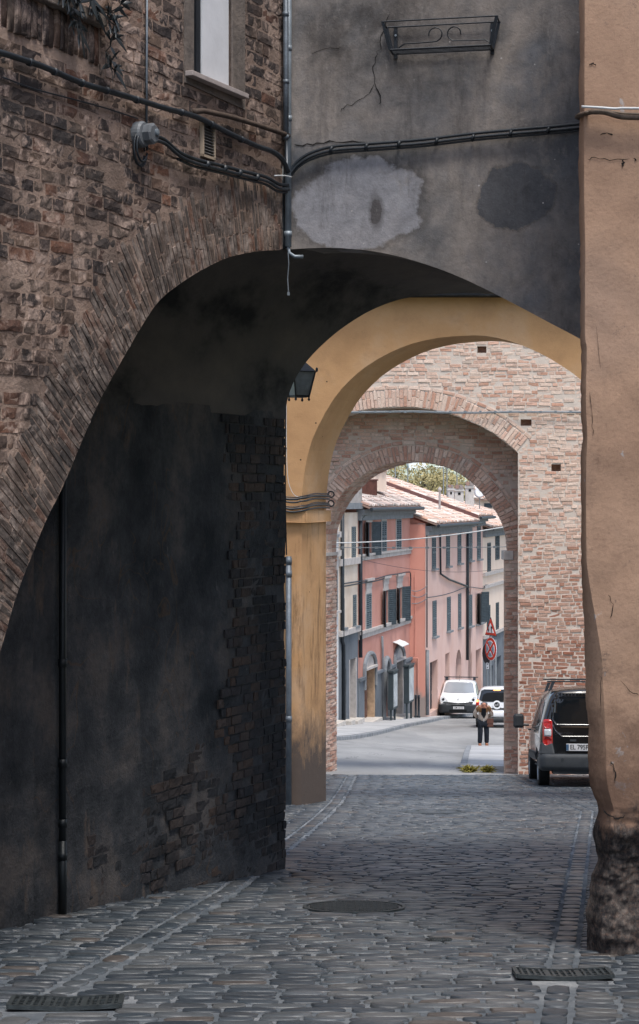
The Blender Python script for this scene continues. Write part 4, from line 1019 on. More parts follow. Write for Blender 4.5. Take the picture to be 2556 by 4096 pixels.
# bricks on the soffit and the left reveal (the visible one)
mb = MB(); z = g1; a0 = uj0
while z < zi:
    hgt = .078; a = Q2.w(a0, z + .008); c = Q2.w(a0, z + hgt - .008)
    for f0_, f1_ in ((0.0, .33), (.35, .66), (.68, .99)) if int(z * 12.8) % 2 else ((0, .16), (.18, .5), (.52, .84), (.86, .99)):
        brick(mb, [a + dI * f0_, a + dI * f1_, c + dI * f1_, c + dI * f0_], Vector((.93, -.37, 0)), .012, .009)
    z += hgt
for i in range(len(inn) - 1):
    pa, pb = Q2.w(*inn[i]), Q2.w(*inn[i + 1]); seg_l = (pb - pa).length; nseg = max(1, int(seg_l / .08))
    for k in range(nseg):
        qa, qb = pa.lerp(pb, k / nseg + .04), pa.lerp(pb, (k + 1) / nseg - .04); n_ = dI.cross(qb - qa).normalized()
        if n_.z > 0: n_ = -n_
        for f0_, f1_ in ((0.0, .32), (.35, .66), (.68, .99)): brick(mb, [qa + dI * f0_, qa + dI * f1_, qb + dI * f1_, qb + dI * f0_], n_, .008, .005)
obj('soffit_bricks', mb, M['brick_gate2'], gate)
M['stone_light'] = plain('pale_impost_stone', C(176, 170, 166), .9, .12, 6)
mb = MB(); zz_ = Q2.uz(1300, 2225)[1]
mb.hexa([Q2.w(uj0 - .5, zz_ - .0, .05), Q2.w(uj0 + .04, zz_, .05), Q2.w(uj0 + .04, zz_, 0) + dI, Q2.w(uj0 - .5, zz_, -.2), Q2.w(uj0 - .5, zz_ + .07, .05), Q2.w(uj0 + .04, zz_ + .07, .05), Q2.w(uj0 + .04, zz_ + .07, 0) + dI, Q2.w(uj0 - .5, zz_ + .07, -.2)])
obj('impost', mb, M['stone_light'], gate)
mb = MB(); z2_ = Q2.uz(2030, 2230)[1]; mb.pbox(Q2, uj1 - .012, uj1 + .2, z2_ - .05, z2_ + .14, -.4, .03); obj('impost', mb, M['stone_light'], gate, bevel=.01)
# cable strung over the gate front
mb = MB()
for dz, r_ in ((0, .012), (-.02, .008), (.012, .007)): mb.tube([Q1.h(x, y, .09) + Vector((0, 0, dz + .006 * mnoise.noise(Vector((x * .02, dz * 90, 0))))) for x, y in smooth_curve([(1150, 1640), (1300, 1646), (1420, 1649), (1650, 1646), (1750, 1649), (1900, 1651), (2050, 1648), (2330, 1649), (2500, 1650)], 6)], r_, 6)
for x in range(1200, 2480, 60): p = Q1.h(x, 1648, .09); mb.box(p, (.05, .03, .045))
tag(obj('cable', mb, M['cable_grey']), 'straight grey cable bundle strung across the front of the brick gateway', 'cable')
# ---------------------------------------------------------------- the street beyond the gateway: a row of houses on the left
La = Pl((-16.75, 0), (.25, 1)); Lb = Pl((-16.07, 0), (.25, 1))
Z1 = lambda zx, zy: (1250 + zx / 1.779, 1800 + zy / 1.779)
Z2 = lambda zx, zy: (1250 + zx / 1.779, 2400 + zy / 1.779)
def stucco(name, c1, c2, low=None, zl=-8, stain=C(120, 110, 106), amt=.5):
    t = NT(name); b = t.ramp(t.noise(.45, 8, .65), [(.35, c1), (.65, c2)])
    b = t.mix(t.math('MULTIPLY', t.step(t.noise(1.1, 8, .72, (1, 1, .35)), .55, .72), amt), b, stain)
    if low:
        z = t.math('MULTIPLY', t.math('ADD', t.math('ADD', t.xyz()[2], t.math('MULTIPLY', t.math('SUBTRACT', t.noise(1.2, 7, .7, (1, 1, .5)), .5), 2.2)), 14 - (zl + 8) * 1.0), .05)
        b = t.mix(t.step(z, .31, .285), b, low)
    return t.done(b, .9, t.noise(12, 7), .3, .02, .15)
M['w_white'] = stucco('white_wall', C(196, 196, 196), C(216, 216, 214), amt=.3)
M['w_beige'] = stucco('beige_wall', C(200, 180, 160), C(222, 210, 196), stain=C(120, 112, 108), amt=.6)
M['w_red'] = stucco('brick_red_wall', C(184, 132, 118), C(198, 148, 136), stain=C(168, 122, 112), amt=.5)
M['w_pink'] = stucco('salmon_pink_wall', C(208, 174, 162), C(218, 188, 178), low=C(192, 164, 152), zl=-9.6, stain=C(200, 146, 132), amt=.5)
M['w_side'] = stucco('salmon_side_wall', C(200, 140, 124), C(206, 148, 132), low=C(150, 136, 130), zl=-8.6, amt=.2)
M['w_cream'] = stucco('cream_wall', C(222, 200, 182), C(232, 214, 198), stain=C(206, 184, 168), amt=.4)
M['w_grey'] = stucco('grey_stone_base', C(92, 98, 104), C(120, 126, 132), stain=C(74, 80, 86), amt=.7)
M['trim'] = plain('pale_stone_trim', C(178, 172, 168), .9, .14, 4)
M['trim_grey'] = plain('grey_stone_trim', C(124, 128, 132), .9, .14, 4)
M['shutter'] = plain('dark_green_shutter', C(58, 68, 74), .6, .2, 6)
M['shutter_grey'] = plain('grey_green_shutter', C(88, 100, 106), .6, .2, 6)
M['shutter_dark'] = plain('shutter_inner_dark', C(26, 30, 34), .8)
M['pane'] = plain('window_pane', C(70, 78, 86), .15, .2, 1, 0, .6)
M['iron_dark'] = plain('dark_downpipe', C(44, 50, 56), .5, .2, 4)
M['door_grey'] = plain('grey_door', C(84, 90, 96), .7, .2, 5)
M['door_brown'] = plain('brown_inner_door', C(112, 84, 72), .7, .2, 5)
M['jamb'] = plain('ochre_stone_jamb', C(172, 146, 120), .9, .2, 5)
M['gate_dark'] = plain('dark_roller_door', C(58, 62, 66), .7, .2, 5)
M['step'] = plain('pale_doorstep', C(190, 184, 176), .9, .1, 5)
t = NT('clay_roof_tiles')
b = t.ramp(t.island(), [(0, C(200, 176, 162)), (.2, C(216, 198, 186)), (.4, C(186, 152, 134)), (.55, C(224, 210, 200)), (.72, C(172, 160, 152)), (.88, C(204, 164, 144))], 'CONSTANT')
b = t.mix(t.step(t.noise(1.2, 8, .72), .56, .72), b, C(128, 122, 116))
M['tiles'] = t.done(b, .9, t.noise(20, 6), .4, .02, .15)
t = NT('old_grey_roof_tiles')
b = t.ramp(t.island(), [(0, C(172, 154, 146)), (.2, C(196, 182, 174)), (.4, C(160, 132, 120)), (.6, C(206, 194, 186)), (.8, C(150, 142, 138))], 'CONSTANT')
b = t.mix(t.step(t.noise(1.0, 8, .72), .5, .68), b, C(116, 114, 110))
M['tiles_grey'] = t.done(b, .9, t.noise(20, 6), .4, .02, .15)

def wuv(pl, zx0, zy0, zx1, zy1, Z):           # zoom rectangle -> u0,u1,z0,z1 on the plane
    x0, y0 = Z(zx0, zy0); x1, y1 = Z(zx1, zy1); xm, ym = (x0 + x1) / 2, (y0 + y1) / 2
    u0, u1 = pl.uz(x0, ym)[0], pl.uz(x1, ym)[0]; return u0, u1, pl.uz(xm, y1)[1], pl.uz(xm, y0)[1]
def slats(mb, pl, u0, u1, z0, z1, o0, o1, pitch=.085):
    """louvred leaf on plane coordinates"""
    for a, b_, c_, d_ in ((u0, u0 + .05, z0, z1), (u1 - .05, u1, z0, z1), (u0 + .05, u1 - .05, z0, z0 + .07), (u0 + .05, u1 - .05, z1 - .07, z1), (u0 + .05, u1 - .05, (z0 + z1) / 2 - .03, (z0 + z1) / 2 + .03)):
        mb.pbox(pl, a, b_, c_, d_, o0, o1)
    z = z0 + .08
    while z < z1 - .1:
        mb.hexa([pl.w(u0 + .05, z, o1), pl.w(u1 - .05, z, o1), pl.w(u1 - .05, z + .045, o0), pl.w(u0 + .05, z + .045, o0), pl.w(u0 + .05, z + .012, o1), pl.w(u1 - .05, z + .012, o1), pl.w(u1 - .05, z + .057, o0), pl.w(u0 + .05, z + .057, o0)]); z += pitch
def window(house, pl, r, kind, mat='shutter', surround=True, sill=True, lintel=0):
    u0, u1, z0, z1 = r
    if kind == 'open':
        uc = (u0 + u1) / 2; w = (u1 - u0) * .27
        mb = MB(); 
        for a, b_ in ((uc - w - .02, uc - w + .04), (uc + w - .04, uc + w + .02), (uc - .03, uc + .03)): mb.pbox(pl, a, b_, z0, z1, -.16, -.1)
        mb.pbox(pl, uc - w + .04, uc - .03, z0, z0 + .06, -.16, -.1); mb.pbox(pl, uc + .03, uc + w - .04, z1 - .06, z1, -.16, -.1)
        f = obj('window', mb, M['frame_w'], house)
        mb = MB(); mb.pbox(pl, uc - w, uc + w, z0, z1, -.15, -.14); obj('pane', mb, M['pane'], f)
        for a, s_ in ((uc - w, -1), (uc + w, 1)):
            # leaf folded back, standing a little off the wall
            e2 = Pl((0, 0), (1, 0)); hinge = pl.w(a, 0, .02); dr = (pl.e * s_ * .93 + pl.n * .37).normalized()
            leaf_pl = Pl((hinge.x, hinge.y), (dr.x, dr.y)); mb = MB(); slats(mb, leaf_pl, .0, w * 1.15 + .04, z0 - .02, z1 + .02, -.02, .02); mb.pbox(leaf_pl, .04, w * 1.15, z0, z1, -.004, .004); obj('shutter', mb, M[mat], f)
    else:
        mb = MB(); uc = (u0 + u1) / 2; slats(mb, pl, u0, uc - .006, z0, z1, .0, .035); slats(mb, pl, uc + .006, u1, z0, z1, .0, .035)
        f = obj('window', mb, M[mat], house)
        mb = MB(); mb.pbox(pl, u0 + .01, u1 - .01, z0, z1, -.03, -.004); obj('backboard', mb, M['shutter_dark'], f)
    if surround:
        mb = MB(); ua, ub_ = (u0, u1) if kind != 'open' else (uc - w, uc + w)
        mb.pbox(pl, ua - .08, ua, z0, z1 + .10, -.03, .03); mb.pbox(pl, ub_, ub_ + .08, z0, z1 + .10, -.03, .03); mb.pbox(pl, ua, ub_, z1 + .002, z1 + .26, -.03, .032); obj('frame', mb, M['trim'], f)
    if sill: mb = MB(); mb.pbox(pl, u0 - .10, u1 + .10, z0 - .09, z0 - .002, -.02, .16); obj('sill', mb, M['trim'] if surround else M['trim_grey'], f)
    if lintel:
        mb = MB(); ua, ub_ = (u0, u1) if kind != 'open' else (uc - w, uc + w)
        mb.pbox(pl, ua - .12, ub_ + .12, z1 + .44, z1 + .52, -.02, .07); mb.pbox(pl, ua - .2, ub_ + .2, z1 + .522, z1 + .62, -.02, .13); mb.pbox(pl, ua - .05, ub_ + .05, z1 + .262, z1 + .438, -.02, .05); obj('hood', mb, M['trim'], f)
    return f
M['frame_w'] = plain('grey_window_frame', C(120, 122, 126), .6)

def arch_hole(u0, u1, z0, z1, n=8):
    r = (u1 - u0) / 2; h = min(r, .9); uc = (u0 + u1) / 2
    return [(u0, z0), (u1, z0)] + [(uc + r * math.cos(math.pi * k / n), z1 - h + h * math.sin(math.pi * k / n)) for k in range(n + 1)]
def rect(u0, u1, z0, z1): return [(u0, z0), (u1, z0), (u1, z1), (u0, z1)]

def roof(house, pl, u0, u1, ze, depth, pitch, over=.45, m='tiles', side=.15, eave=True):
    """sloping roof of overlapping half-round tiles; each tile its own small shell"""
    mb = MB(); tw, tl = .24, .42; nt = int((u1 - u0 + 2 * side) / tw); sl = math.sqrt(1 + pitch * pitch); nr = int((depth + over) * sl / tl)
    rn = random.Random(5)
    base = MB()
    P0 = lambda u, k, dz: pl.w(u, ze + k * pitch + dz, over - k)
    base.hexa([P0(u0 - side, 0, -.1), P0(u1 + side, 0, -.1), P0(u1 + side, depth + over, -.1), P0(u0 - side, depth + over, -.1), P0(u0 - side, 0, -.02), P0(u1 + side, 0, -.02), P0(u1 + side, depth + over, -.02), P0(u0 - side, depth + over, -.02)])
    o = obj('roof', base, M['tiles_grey'], house)
    for i in range(nt):
        uc = u0 - side + tw * (i + .5)
        for j in range(nr):
            k0 = j * tl / sl + rn.uniform(-.03, .03); k1 = k0 + (tl + .05) / sl; rw = tw * .5 * rn.uniform(.92, 1.05); du = rn.uniform(-.012, .012)
            a, b_ = [], []
            for q in range(5):
                an = math.pi * q / 4; a.append(P0(uc + du + rw * math.cos(an), k0, .015 + .085 * math.sin(an))); b_.append(P0(uc + du + rw * .85 * math.cos(an), k1, -.005 + .075 * math.sin(an)))
            mb.grid([a, b_])
            if j == 0: mb.add(a, [(0, 1, 2, 3, 4)])
    obj('tiles', mb, M[m], o)
    # ridge
    rr = MB(); k = depth + over
    rr.tube([P0(u0 - side, k, .02), P0(u1 + side, k, .02)], .11, 8); obj('ridge', rr, M[m], o)
    if eave:
        g = MB(); gp_ = [P0(u0 - side, -.08, -.09), P0(u1 + side, -.08, -.09)]; g.tube(gp_, .075, 8); obj('gutter', g, M['iron_dark'], o)
        c_ = MB(); c_.pbox(pl, u0 - .02, u1 + .02, ze - .34, ze - .12, -.05, over * .55); c_.pbox(pl, u0 - .02, u1 + .02, ze - .56, ze - .342, -.05, over * .3); obj('cornice', c_, M['trim_grey'], house)
    return o
def body(house, pl, u0, u1, z0, z1, m, depth=7.5, holes=(), zside=None, gable=None):
    mb = MB(); mb.panel(pl, rect(u0, u1, z0, z1), holes, 0, pl.n * -.35, back=False)
    obj('wall', mb, M[m], house)
    mb = MB()
    for u in (u0 + .002, u1 - .002):
        pts = [pl.w(u, z0, -.01), pl.w(u, z0, -depth), pl.w(u, z1, -depth), pl.w(u, z1, -.01)]
        if gable: pts = [pl.w(u, z0, -.01), pl.w(u, z0, -depth), pl.w(u, z1 + gable * depth, -depth), pl.w(u, z1, -.01)]
        mb.add(pts, [(0, 1, 2, 3)])
    mb.add([pl.w(u0, z0, -depth), pl.w(u1, z0, -depth), pl.w(u1, z1 + (gable or 0) * depth, -depth), pl.w(u0, z1 + (gable or 0) * depth, -depth)], [(0, 1, 2, 3)])
    obj('side_wall', mb, M['w_side' if m in ('w_pink', 'w_red') else m], house)
def dark_back(mb, pl, u0, u1, z0, z1, o=-.34): mb.panel(pl, rect(u0 - .05, u1 + .05, z0 - .05, z1 + .05), (), o)
def door(house, pl, r, name, mat, depth=-.3, arch=False, hood=None, jambm=None, step_=True, lbl=None):
    u0, u1, z0, z1 = r
    mb = MB(); mb.panel(pl, rect(u0 - .02, u1 + .02, z0 - .02, z1 + .02), (), depth + .02)
    n = max(2, int((u1 - u0) / .4))
    for k in range(n):
        a, b_ = u0 + (u1 - u0) * (k + .12) / n, u0 + (u1 - u0) * (k + .88) / n
        for c_, d_ in ((.06, .3), (.36, .62), (.68, .94)): mb.pbox(pl, a, b_, z0 + (z1 - z0) * c_, z0 + (z1 - z0) * d_, depth + .021, depth + .04)
    d = obj(name, mb, M[mat], house)
    if hood:
        mb = MB(); uc = (u0 + u1) / 2; r_ = (u1 - u0) / 2 + .15; pts = [(uc + r_ * math.cos(math.pi * k / 10), z1 + .05 + .55 * math.sin(math.pi * k / 10)) for k in range(11)]
        pts = [(uc + r_, z1 - .8)] + pts + [(uc - r_, z1 - .8)]
        mb.tube([pl.w(u, z, .05) for u, z in pts], .09, 6); obj('hood', mb, M['trim_grey'], d)
        mb = MB(); mb.panel(pl, [(uc + (r_ - .1) * math.cos(math.pi * k / 10), z1 + .02 + .5 * math.sin(math.pi * k / 10)) for k in range(11)], (), .012); mb.pbox(pl, u0 - .1, u1 + .1, z1 - .03, z1 + .06, 0, .16); obj('tympanum', mb, M['trim'], d)
    if jambm:
        mb = MB(); mb.pbox(pl, u1 - .02, u1 + .14, z0, z1, -.32, .02); obj('jamb', mb, M[jambm], d); mb = MB(); mb.pbox(pl, u0 - .12, u0 + .002, z0, z1, -.32, .02); obj('jamb', mb, M[jambm], d)
    if step_: mb = MB(); mb.pbox(pl, u0 - .1, u1 + .1, z0 - .12, z0 + .04, -.3, .35); obj('doorstep', mb, M['step'], d)
    return d
def gz(pl, u): p = pl.w(u, 0); return zg(p.x, p.y)
GH = 'houses along the left side of the street'
# --- house 0: white
u0, u1 = La.uY(60), La.uz(1354, 2500)[0]
h0 = thing('white_house', 'narrow white house with dark shutters nearest beyond the gateway', 'house', La.w(u1, gz(La, u1)))
q = [wuv(La, 133, 490, 160, 600, Z1), wuv(La, 132, 858, 172, 1145, Z1)]
d0 = wuv(La, 122, 425, 168, 875, Z2)
body(h0, La, u0, u1, gz(La, u1) - .5, 0.2, 'w_white', holes=[arch_hole(*d0)])
window(h0, La, q[0], 'shut', surround=False); window(h0, La, q[1], 'shut', lintel=1)
door(h0, La, d0, 'door', 'door_brown')
mb = MB(); 
for a, b_ in (((120, 610), (190, 600)), ((120, 750), (195, 722))):
    (x0, y0), (x1, y1) = Z1(*a), Z1(*b_); zc_ = (La.uz(x0, y0)[1] + La.uz(x1, y1)[1]) / 2; mb = MB(); mb.pbox(La, u1 - 8, u1, zc_ - .1, zc_ + .12, 0, .12); obj('string_course', mb, M['trim'], h0)
# --- house 1: beige with a grey stone ground floor and roof terrace
v0, v1 = u1 + .01, La.uz(1431, 2500)[0]
h1 = thing('beige_house', 'stained beige house with a grey stone ground floor and roof terrace beside the red house', 'house', La.w(v0, gz(La, v0)))
zt1 = La.uz(1400, 2050)[1]; zs1 = La.uz(1400, 2528)[1]
d1 = wuv(La, 217, 470, 238, 862, Z2); d2 = wuv(La, 264, 418, 306, 855, Z2)
body(h1, La, v0, v1, zs1, zt1, 'w_beige')
mb = MB(); mb.panel(La, rect(v0, v1, gz(La, v1) - .6, zs1 - .002), [arch_hole(*d1), rect(*d2)], .01, La.n * -.35, back=False); obj('stone_base', mb, M['w_grey'], h1)
mb = MB(); mb.pbox(La, v0, v1, zs1 - .05, zs1 + .16, 0, .14); obj('string_course', mb, M['trim'], h1)
zz = La.uz(1398, 2246)[1]; mb = MB(); mb.pbox(La, v0, v1, zz - .12, zz + .14, 0, .12); obj('string_course', mb, M['trim'], h1)
for a in ((204, 545, 219, 770), (278, 545, 304, 768)): window(h1, La, wuv(La, *a, Z1), 'shut', 'shutter_grey', surround=False, sill=False)
for a in ((208, 1055, 223, 1262), (287, 1030, 308, 1250)): window(h1, La, wuv(La, *a, Z1), 'shut', 'shutter_grey', surround=False)
door(h1, La, d1, 'door', 'door_grey'); door(h1, La, d2, 'door', 'gate_dark', jambm='stone_light')
# terrace: slab, railing, plants
mb = MB(); tz = La.uz(1400, 2036)[1]; mb.pbox(La, v0 + .3, v1 + .25, tz, tz + .24, -3.5, .22); tr = obj('terrace', mb, M['trim_grey'], h1)
mb = MB(); rz = tz + .22; n = 40
for k in range(n + 1): u = v0 - .05 + (v1 - v0 + .1) * k / n; mb.tube([La.w(u, rz, .15), La.w(u, rz + .95, .15)], .012, 4)
mb.tube([La.w(v0 - .05, rz + .95, .15), La.w(v1 + .05, rz + .95, .15)], .025, 6); mb.tube([La.w(v1 + .05, rz + .95, .15), La.w(v1 + .05, rz + .95, -3)], .025, 6)
for k in range(14): o_ = .15 - 3.1 * k / 13; mb.tube([La.w(v1 + .05, rz, o_), La.w(v1 + .05, rz + .95, o_)], .012, 4)
obj('railing', mb, M['stone_light'], tr)
rn = random.Random(11)
M['leaf_grey'] = plain('grey_green_leaf', C(96, 110, 92), .7, .3, 20, 0)
M['pot'] = plain('terracotta_pot', C(140, 92, 74), .9)
for k in range(5):
    u = v0 + (v1 - v0) * (k + .5) / 5; c = La.w(u, rz, -.1)
    pp_ = thing('potted_plant', ('leftmost', 'second', 'middle', 'fourth', 'rightmost')[k] + ' of five small potted plants along the terrace railing above the beige house', 'potted plant', c, 'potted plants on the roof terrace')
    mb = MB(); mb.lathe(c, [(.09, 0), (.14, .26), (.15, .26), (.15, .3)], 10); obj('pot', mb, M['pot'], pp_)
    lf = MB()
    for i in range(50):
        a = rn.uniform(0, 6.28); el = rn.uniform(.2, 1.4); d = Vector((math.cos(a) * math.cos(el), math.sin(a) * math.cos(el), math.sin(el))); leaf(lf, c + Vector((0, 0, .3)) + d * rn.uniform(0, .3), d, rn.uniform(.1, .2), .02, Vector((rn.uniform(-1, 1), rn.uniform(-1, 1), 1)))
    obj('foliage', lf, M['leaf_grey'], pp_)
# --- house 2: brick red
w0, w1 = v1 + .01, La.uY(83.3)
h2 = thing('red_house', 'brick red house with three rows of shuttered windows and arched doorways', 'house', La.w(w0, gz(La, w0)))
ze2 = -.25
sA = [wuv(La, 362, 515, 438, 750, Z1), wuv(La, 490, 503, 523, 728, Z1), wuv(La, 594, 492, 628, 715, Z1)]
sB = [wuv(La, 378, 1022, 415, 1272, Z1), wuv(La, 488, 1000, 550, 1247, Z1), wuv(La, 584, 980, 650, 1222, Z1)]
dA, dB, dC = wuv(La, 366, 482, 436, 858, Z2), wuv(La, 501, 415, 534, 845, Z2), wuv(La, 582, 425, 640, 832, Z2)
dA = (dA[0], dA[1], dA[2], dA[3]); hB = arch_hole(*dB)
hol = [rect(*dA), hB, rect(*dC)]
def whole(r, kind): u0, u1, z0, z1 = r; uc = (u0 + u1) / 2; w = (u1 - u0) * .27 if kind == 'open' else (u1 - u0) / 2 - .01; return rect(uc - w, uc + w, z0 + .005, z1 - .005)
kinds = ['open', 'shut', 'shut', 'shut', 'open', 'open']
for r, k in zip(sA + sB, kinds): hol.append(whole(r, k))
body(h2, La, w0, w1, gz(La, w1) - .7, ze2, 'w_red', 7, holes=hol, gable=.4)
for i, (r, k) in enumerate(zip(sA + sB, kinds)): window(h2, La, r, k, 'shutter' if k == 'open' else 'shutter_grey', lintel=1 if i > 2 else 0, sill=False)
for a, b_, hh in ((2235, 2199, .26), (2541, 2478, .32)):
    z = (La.uz(1437, a)[1] + La.uz(1639, b_)[1]) / 2; mb = MB(); mb.pbox(La, w0, w1, z - hh / 2, z + .04, -.02, .06); mb.pbox(La, w0, w1, z + .042, z + hh / 2, -.02, .12); obj('string_course', mb, M['trim'], h2)
# rough grey plinth with a ledge, broken by the doors
zp = (La.uz(1437, 2712)[1] + La.uz(1636, 2650)[1]) / 2
edges_ = [(w0, dA[0] - .12), (dA[1] + .14, dB[0] - .3), (dB[1] + .3, dC[0] - .12), (dC[1] + .14, w1)]
for a, b_ in edges_:
    if b_ - a < .1: continue
    mb = MB(); mb.pbox(La, a, b_, gz(La, b_) - .5, zp, -.02, .05); mb.pbox(La, a, b_, zp + .002, zp + .12, -.02, .14); obj('plinth', mb, M['w_grey'], h2)
door(h2, La, dA, 'door', 'door_brown', hood=True, jambm='jamb'); 
d = door(h2, La, dB, 'door', 'door_grey'); mb = MB()
mb.tube([La.w(u, z, .06) for u, z in [(dB[0] - .12, dB[2])] + [(u, z) for u, z in hB[2:][::-1]] + [(dB[1] + .12, dB[2])]], .13, 6); obj('surround', mb, M['trim_grey'], d)
door(h2, La, dC, 'door', 'gate_dark', hood=True, jambm='stone_light')
roof(h2, La, w0, w1, ze2, 5.2, .40, .5, 'tiles_grey')
# white canopy over the door
(x0, y0), (x1, y1) = Z2(572, 322), Z2(686, 305); ua, ub_ = La.uz(x0, y0)[0], Pl(((La.o + La.n * .4).x, (La.o + La.n * .4).y), (.25, 1)).uz(x1, y1)[0]; zc_ = La.uz((x0 + x1) / 2, 2572)[1]
M['canopy'] = plain('white_canopy', C(214, 214, 212), .6)
mb = MB(); n = 12
for lift in (.02, 0): mb.grid([[La.w(ua + (ub_ - ua) * k / n, zc_ + .10 + .015 * (k % 2) - dz + lift, o_) for k in range(n + 1)] for o_, dz in ((0, -.05), (.22, .02), (.42, .14))])
obj('canopy', mb, M['canopy'], h2)
# chimney block of cream plaster with a tiled cap
cu0, cu1 = La.uz(1508, 2000)[0], La.uz(1548, 2000)[0]
ck = La.w(0, 0)
def blockc(house, x0, x1, ytop, ybot, d, dep, m, cap=True, name='chimney'):
    p0, p1 = P(x0, ybot, d), P(x1, ytop, d); mb = MB(); mb.box(((p0.x + p1.x) / 2, d + dep / 2, (p0.z + p1.z) / 2), (p1.x - p0.x, dep, p1.z - p0.z))
    o = obj(name, mb, M[m], house)
    if cap:
        mb = MB(); w = p1.x - p0.x; nn = max(3, int(w / .2))
        mb.box(((p0.x + p1.x) / 2, d + dep / 2, p1.z + .04), (w + .14, dep + .14, .08))
        for k in range(nn): x = p0.x - .05 + (w + .1) * (k + .5) / nn; mb.tube([Vector((x, d - .15, p1.z + .10)), Vector((x, d + dep + .1, p1.z + .18))], .09, 7)
        obj('cap', mb, M['tiles'], o)
    return o
blockc(h2, 1440, 1546, 1885, 1965, 79.5, 1.1, 'w_cream')
# ribbed rusty screen standing on the eave
M['rust'] = plain('rusty_ribbed_sheet', C(96, 62, 54), .7, .25, 3)
pa, pb = P(1443, 2022, 76.6), P(1508, 2018, 78.2); h_ = 100 / FX * 77
mb = MB(); n = 26; rows = []
for z_ in (0, h_): rows.append([pa.lerp(pb, k / n) + Vector((.03 * (k % 2), -.05 * (k % 2), z_)) for k in range(n + 1)])
mb.grid(rows); mb.grid([[p + Vector((0, .06, 0)) for p in r] for r in rows]); mb.tube([pa + Vector((-.02, 0, h_)), pb + Vector((.02, 0, h_))], .04, 6)
tag(obj('metal_screen', mb, M['rust']), 'rust brown ribbed metal screen on the edge of the red house roof', 'screen')
# --- house 3 and 4: pink pair, standing forward
a0, a1 = Lb.uY(83.35), Lb.uY(95.0); b1 = Lb.uz(1931, 2300)[0]
h3 = thing('pink_house', 'salmon pink house with closed louvred shutters and a dark garage door', 'house', Lb.w(a0, gz(Lb, a0)))
h4 = thing('pink_house', 'taller pink house with small upper windows beyond the garage house', 'house', Lb.w(a1, gz(Lb, a1)))
W3 = [wuv(Lb, 849, 618, 875, 843, Z1), wuv(Lb, 950, 603, 974, 825, Z1), wuv(Lb, 1031, 590, 1055, 805, Z1), wuv(Lb, 853, 1072, 879, 1325, Z1), wuv(Lb, 956, 1045, 980, 1285, Z1), wuv(Lb, 1035, 1022, 1055, 1262, Z1)]
gD = wuv(Lb, 836, 434, 890, 790, Z2); g2 = wuv(Lb, 945, 378, 975, 720, Z2); g3 = wuv(Lb, 1020, 352, 1060, 700, Z2)
body(h3, Lb, a0, a1, gz(Lb, a1) - .5, -1.05, 'w_pink', 7, holes=[rect(*gD), rect(*g2), arch_hole(*g3)] + [whole(r, 's') for r in W3], gable=.36)
for r in W3: window(h3, Lb, r, 'shut', 'shutter_grey', surround=False)
door(h3, Lb, gD, 'garage_door', 'gate_dark', step_=False); door(h3, Lb, g2, 'door', 'gate_dark', step_=False); door(h3, Lb, g3, 'door', 'door_grey', step_=False)
roof(h3, Lb, a0, a1, -1.05, 5.5, .36, .55)
# side wall facing down the street (between the red and pink fronts)
ps, pe = La.w(w1, 0, 0), Lb.w(a0, 0, 0)
mb = MB(); zq = gz(Lb, a0) - .6
mb.hexa([Vector((ps.x - .3, 83.30, zq)), Vector((pe.x - .004, 83.30, zq)), Vector((pe.x - .004, 83.33, zq)), Vector((ps.x - .3, 83.33, zq)), Vector((ps.x - .3, 83.30, -1.1)), Vector((pe.x - .004, 83.30, -1.1)), Vector((pe.x - .004, 83.33, -1.1)), Vector((ps.x - .3, 83.33, -1.1))])
obj('gable_wall', mb, M['w_side'], h3)
mb = MB(); pz = P(1670, 2631, 83.2).z
mb.tube([P(1641, 2633, 83.2), P(1671, 2633, 83.2), P(1672, 2640, 83.2), P(1672, 2770, 83.2)], .035, 6); mb.tube([P(1660, 2290, 83.2), P(1661, 2400, 83.2), P(1662, 2500, 83.2), P(1660, 2620, 83.2)], .018, 5)
obj('pipes', mb, M['w_side'], h3)
W4 = [wuv(Lb, 1110, 556, 1134, 785, Z1), wuv(Lb, 1170, 543, 1194, 775, Z1), wuv(Lb, 1106, 1032, 1133, 1252, Z1), wuv(Lb, 1163, 1018, 1212, 1230, Z1)]
g4, g5 = wuv(Lb, 1105, 375, 1135, 680, Z2), wuv(Lb, 1162, 350, 1200, 680, Z2)
body(h4, Lb, a1 + .01, b1, gz(Lb, b1) - .5, -.80, 'w_pink', 7.4, holes=[rect(*g4), rect(*g5)] + [whole(r, k) for r, k in zip(W4, ('s', 's', 's', 'open'))], gable=.36)
for r, k in zip(W4, ('s', 's', 's', 'open')): window(h4, Lb, r, k, 'shutter' if k == 'open' else 'shutter_grey', surround=False)
door(h4, Lb, g4, 'door', 'door_brown', step_=False); door(h4, Lb, g5, 'door', 'door_brown', step_=False)
roof(h4, Lb, a1 + .01, b1, -.80, 5.6, .36, .55)
M['flash'] = plain('brown_flashing', C(112, 80, 76), .6)
mb = MB(); k1 = 6.0
mb.hexa([Lb.w(a1 - .16, -.80 - .5, .5), Lb.w(a1 - .13, -1.2, .5), Lb.w(a1 - .13, -1.2 + .36 * k1, .5 - k1), Lb.w(a1 - .16, -1.2 + .36 * k1, .5 - k1), Lb.w(a1 - .16, -.76, .5), Lb.w(a1 - .13, -.76, .5), Lb.w(a1 - .13, -.76 + .36 * k1, .5 - k1), Lb.w(a1 - .16, -.76 + .36 * k1, .5 - k1)])
obj('flashing', mb, M['flash'], h4)
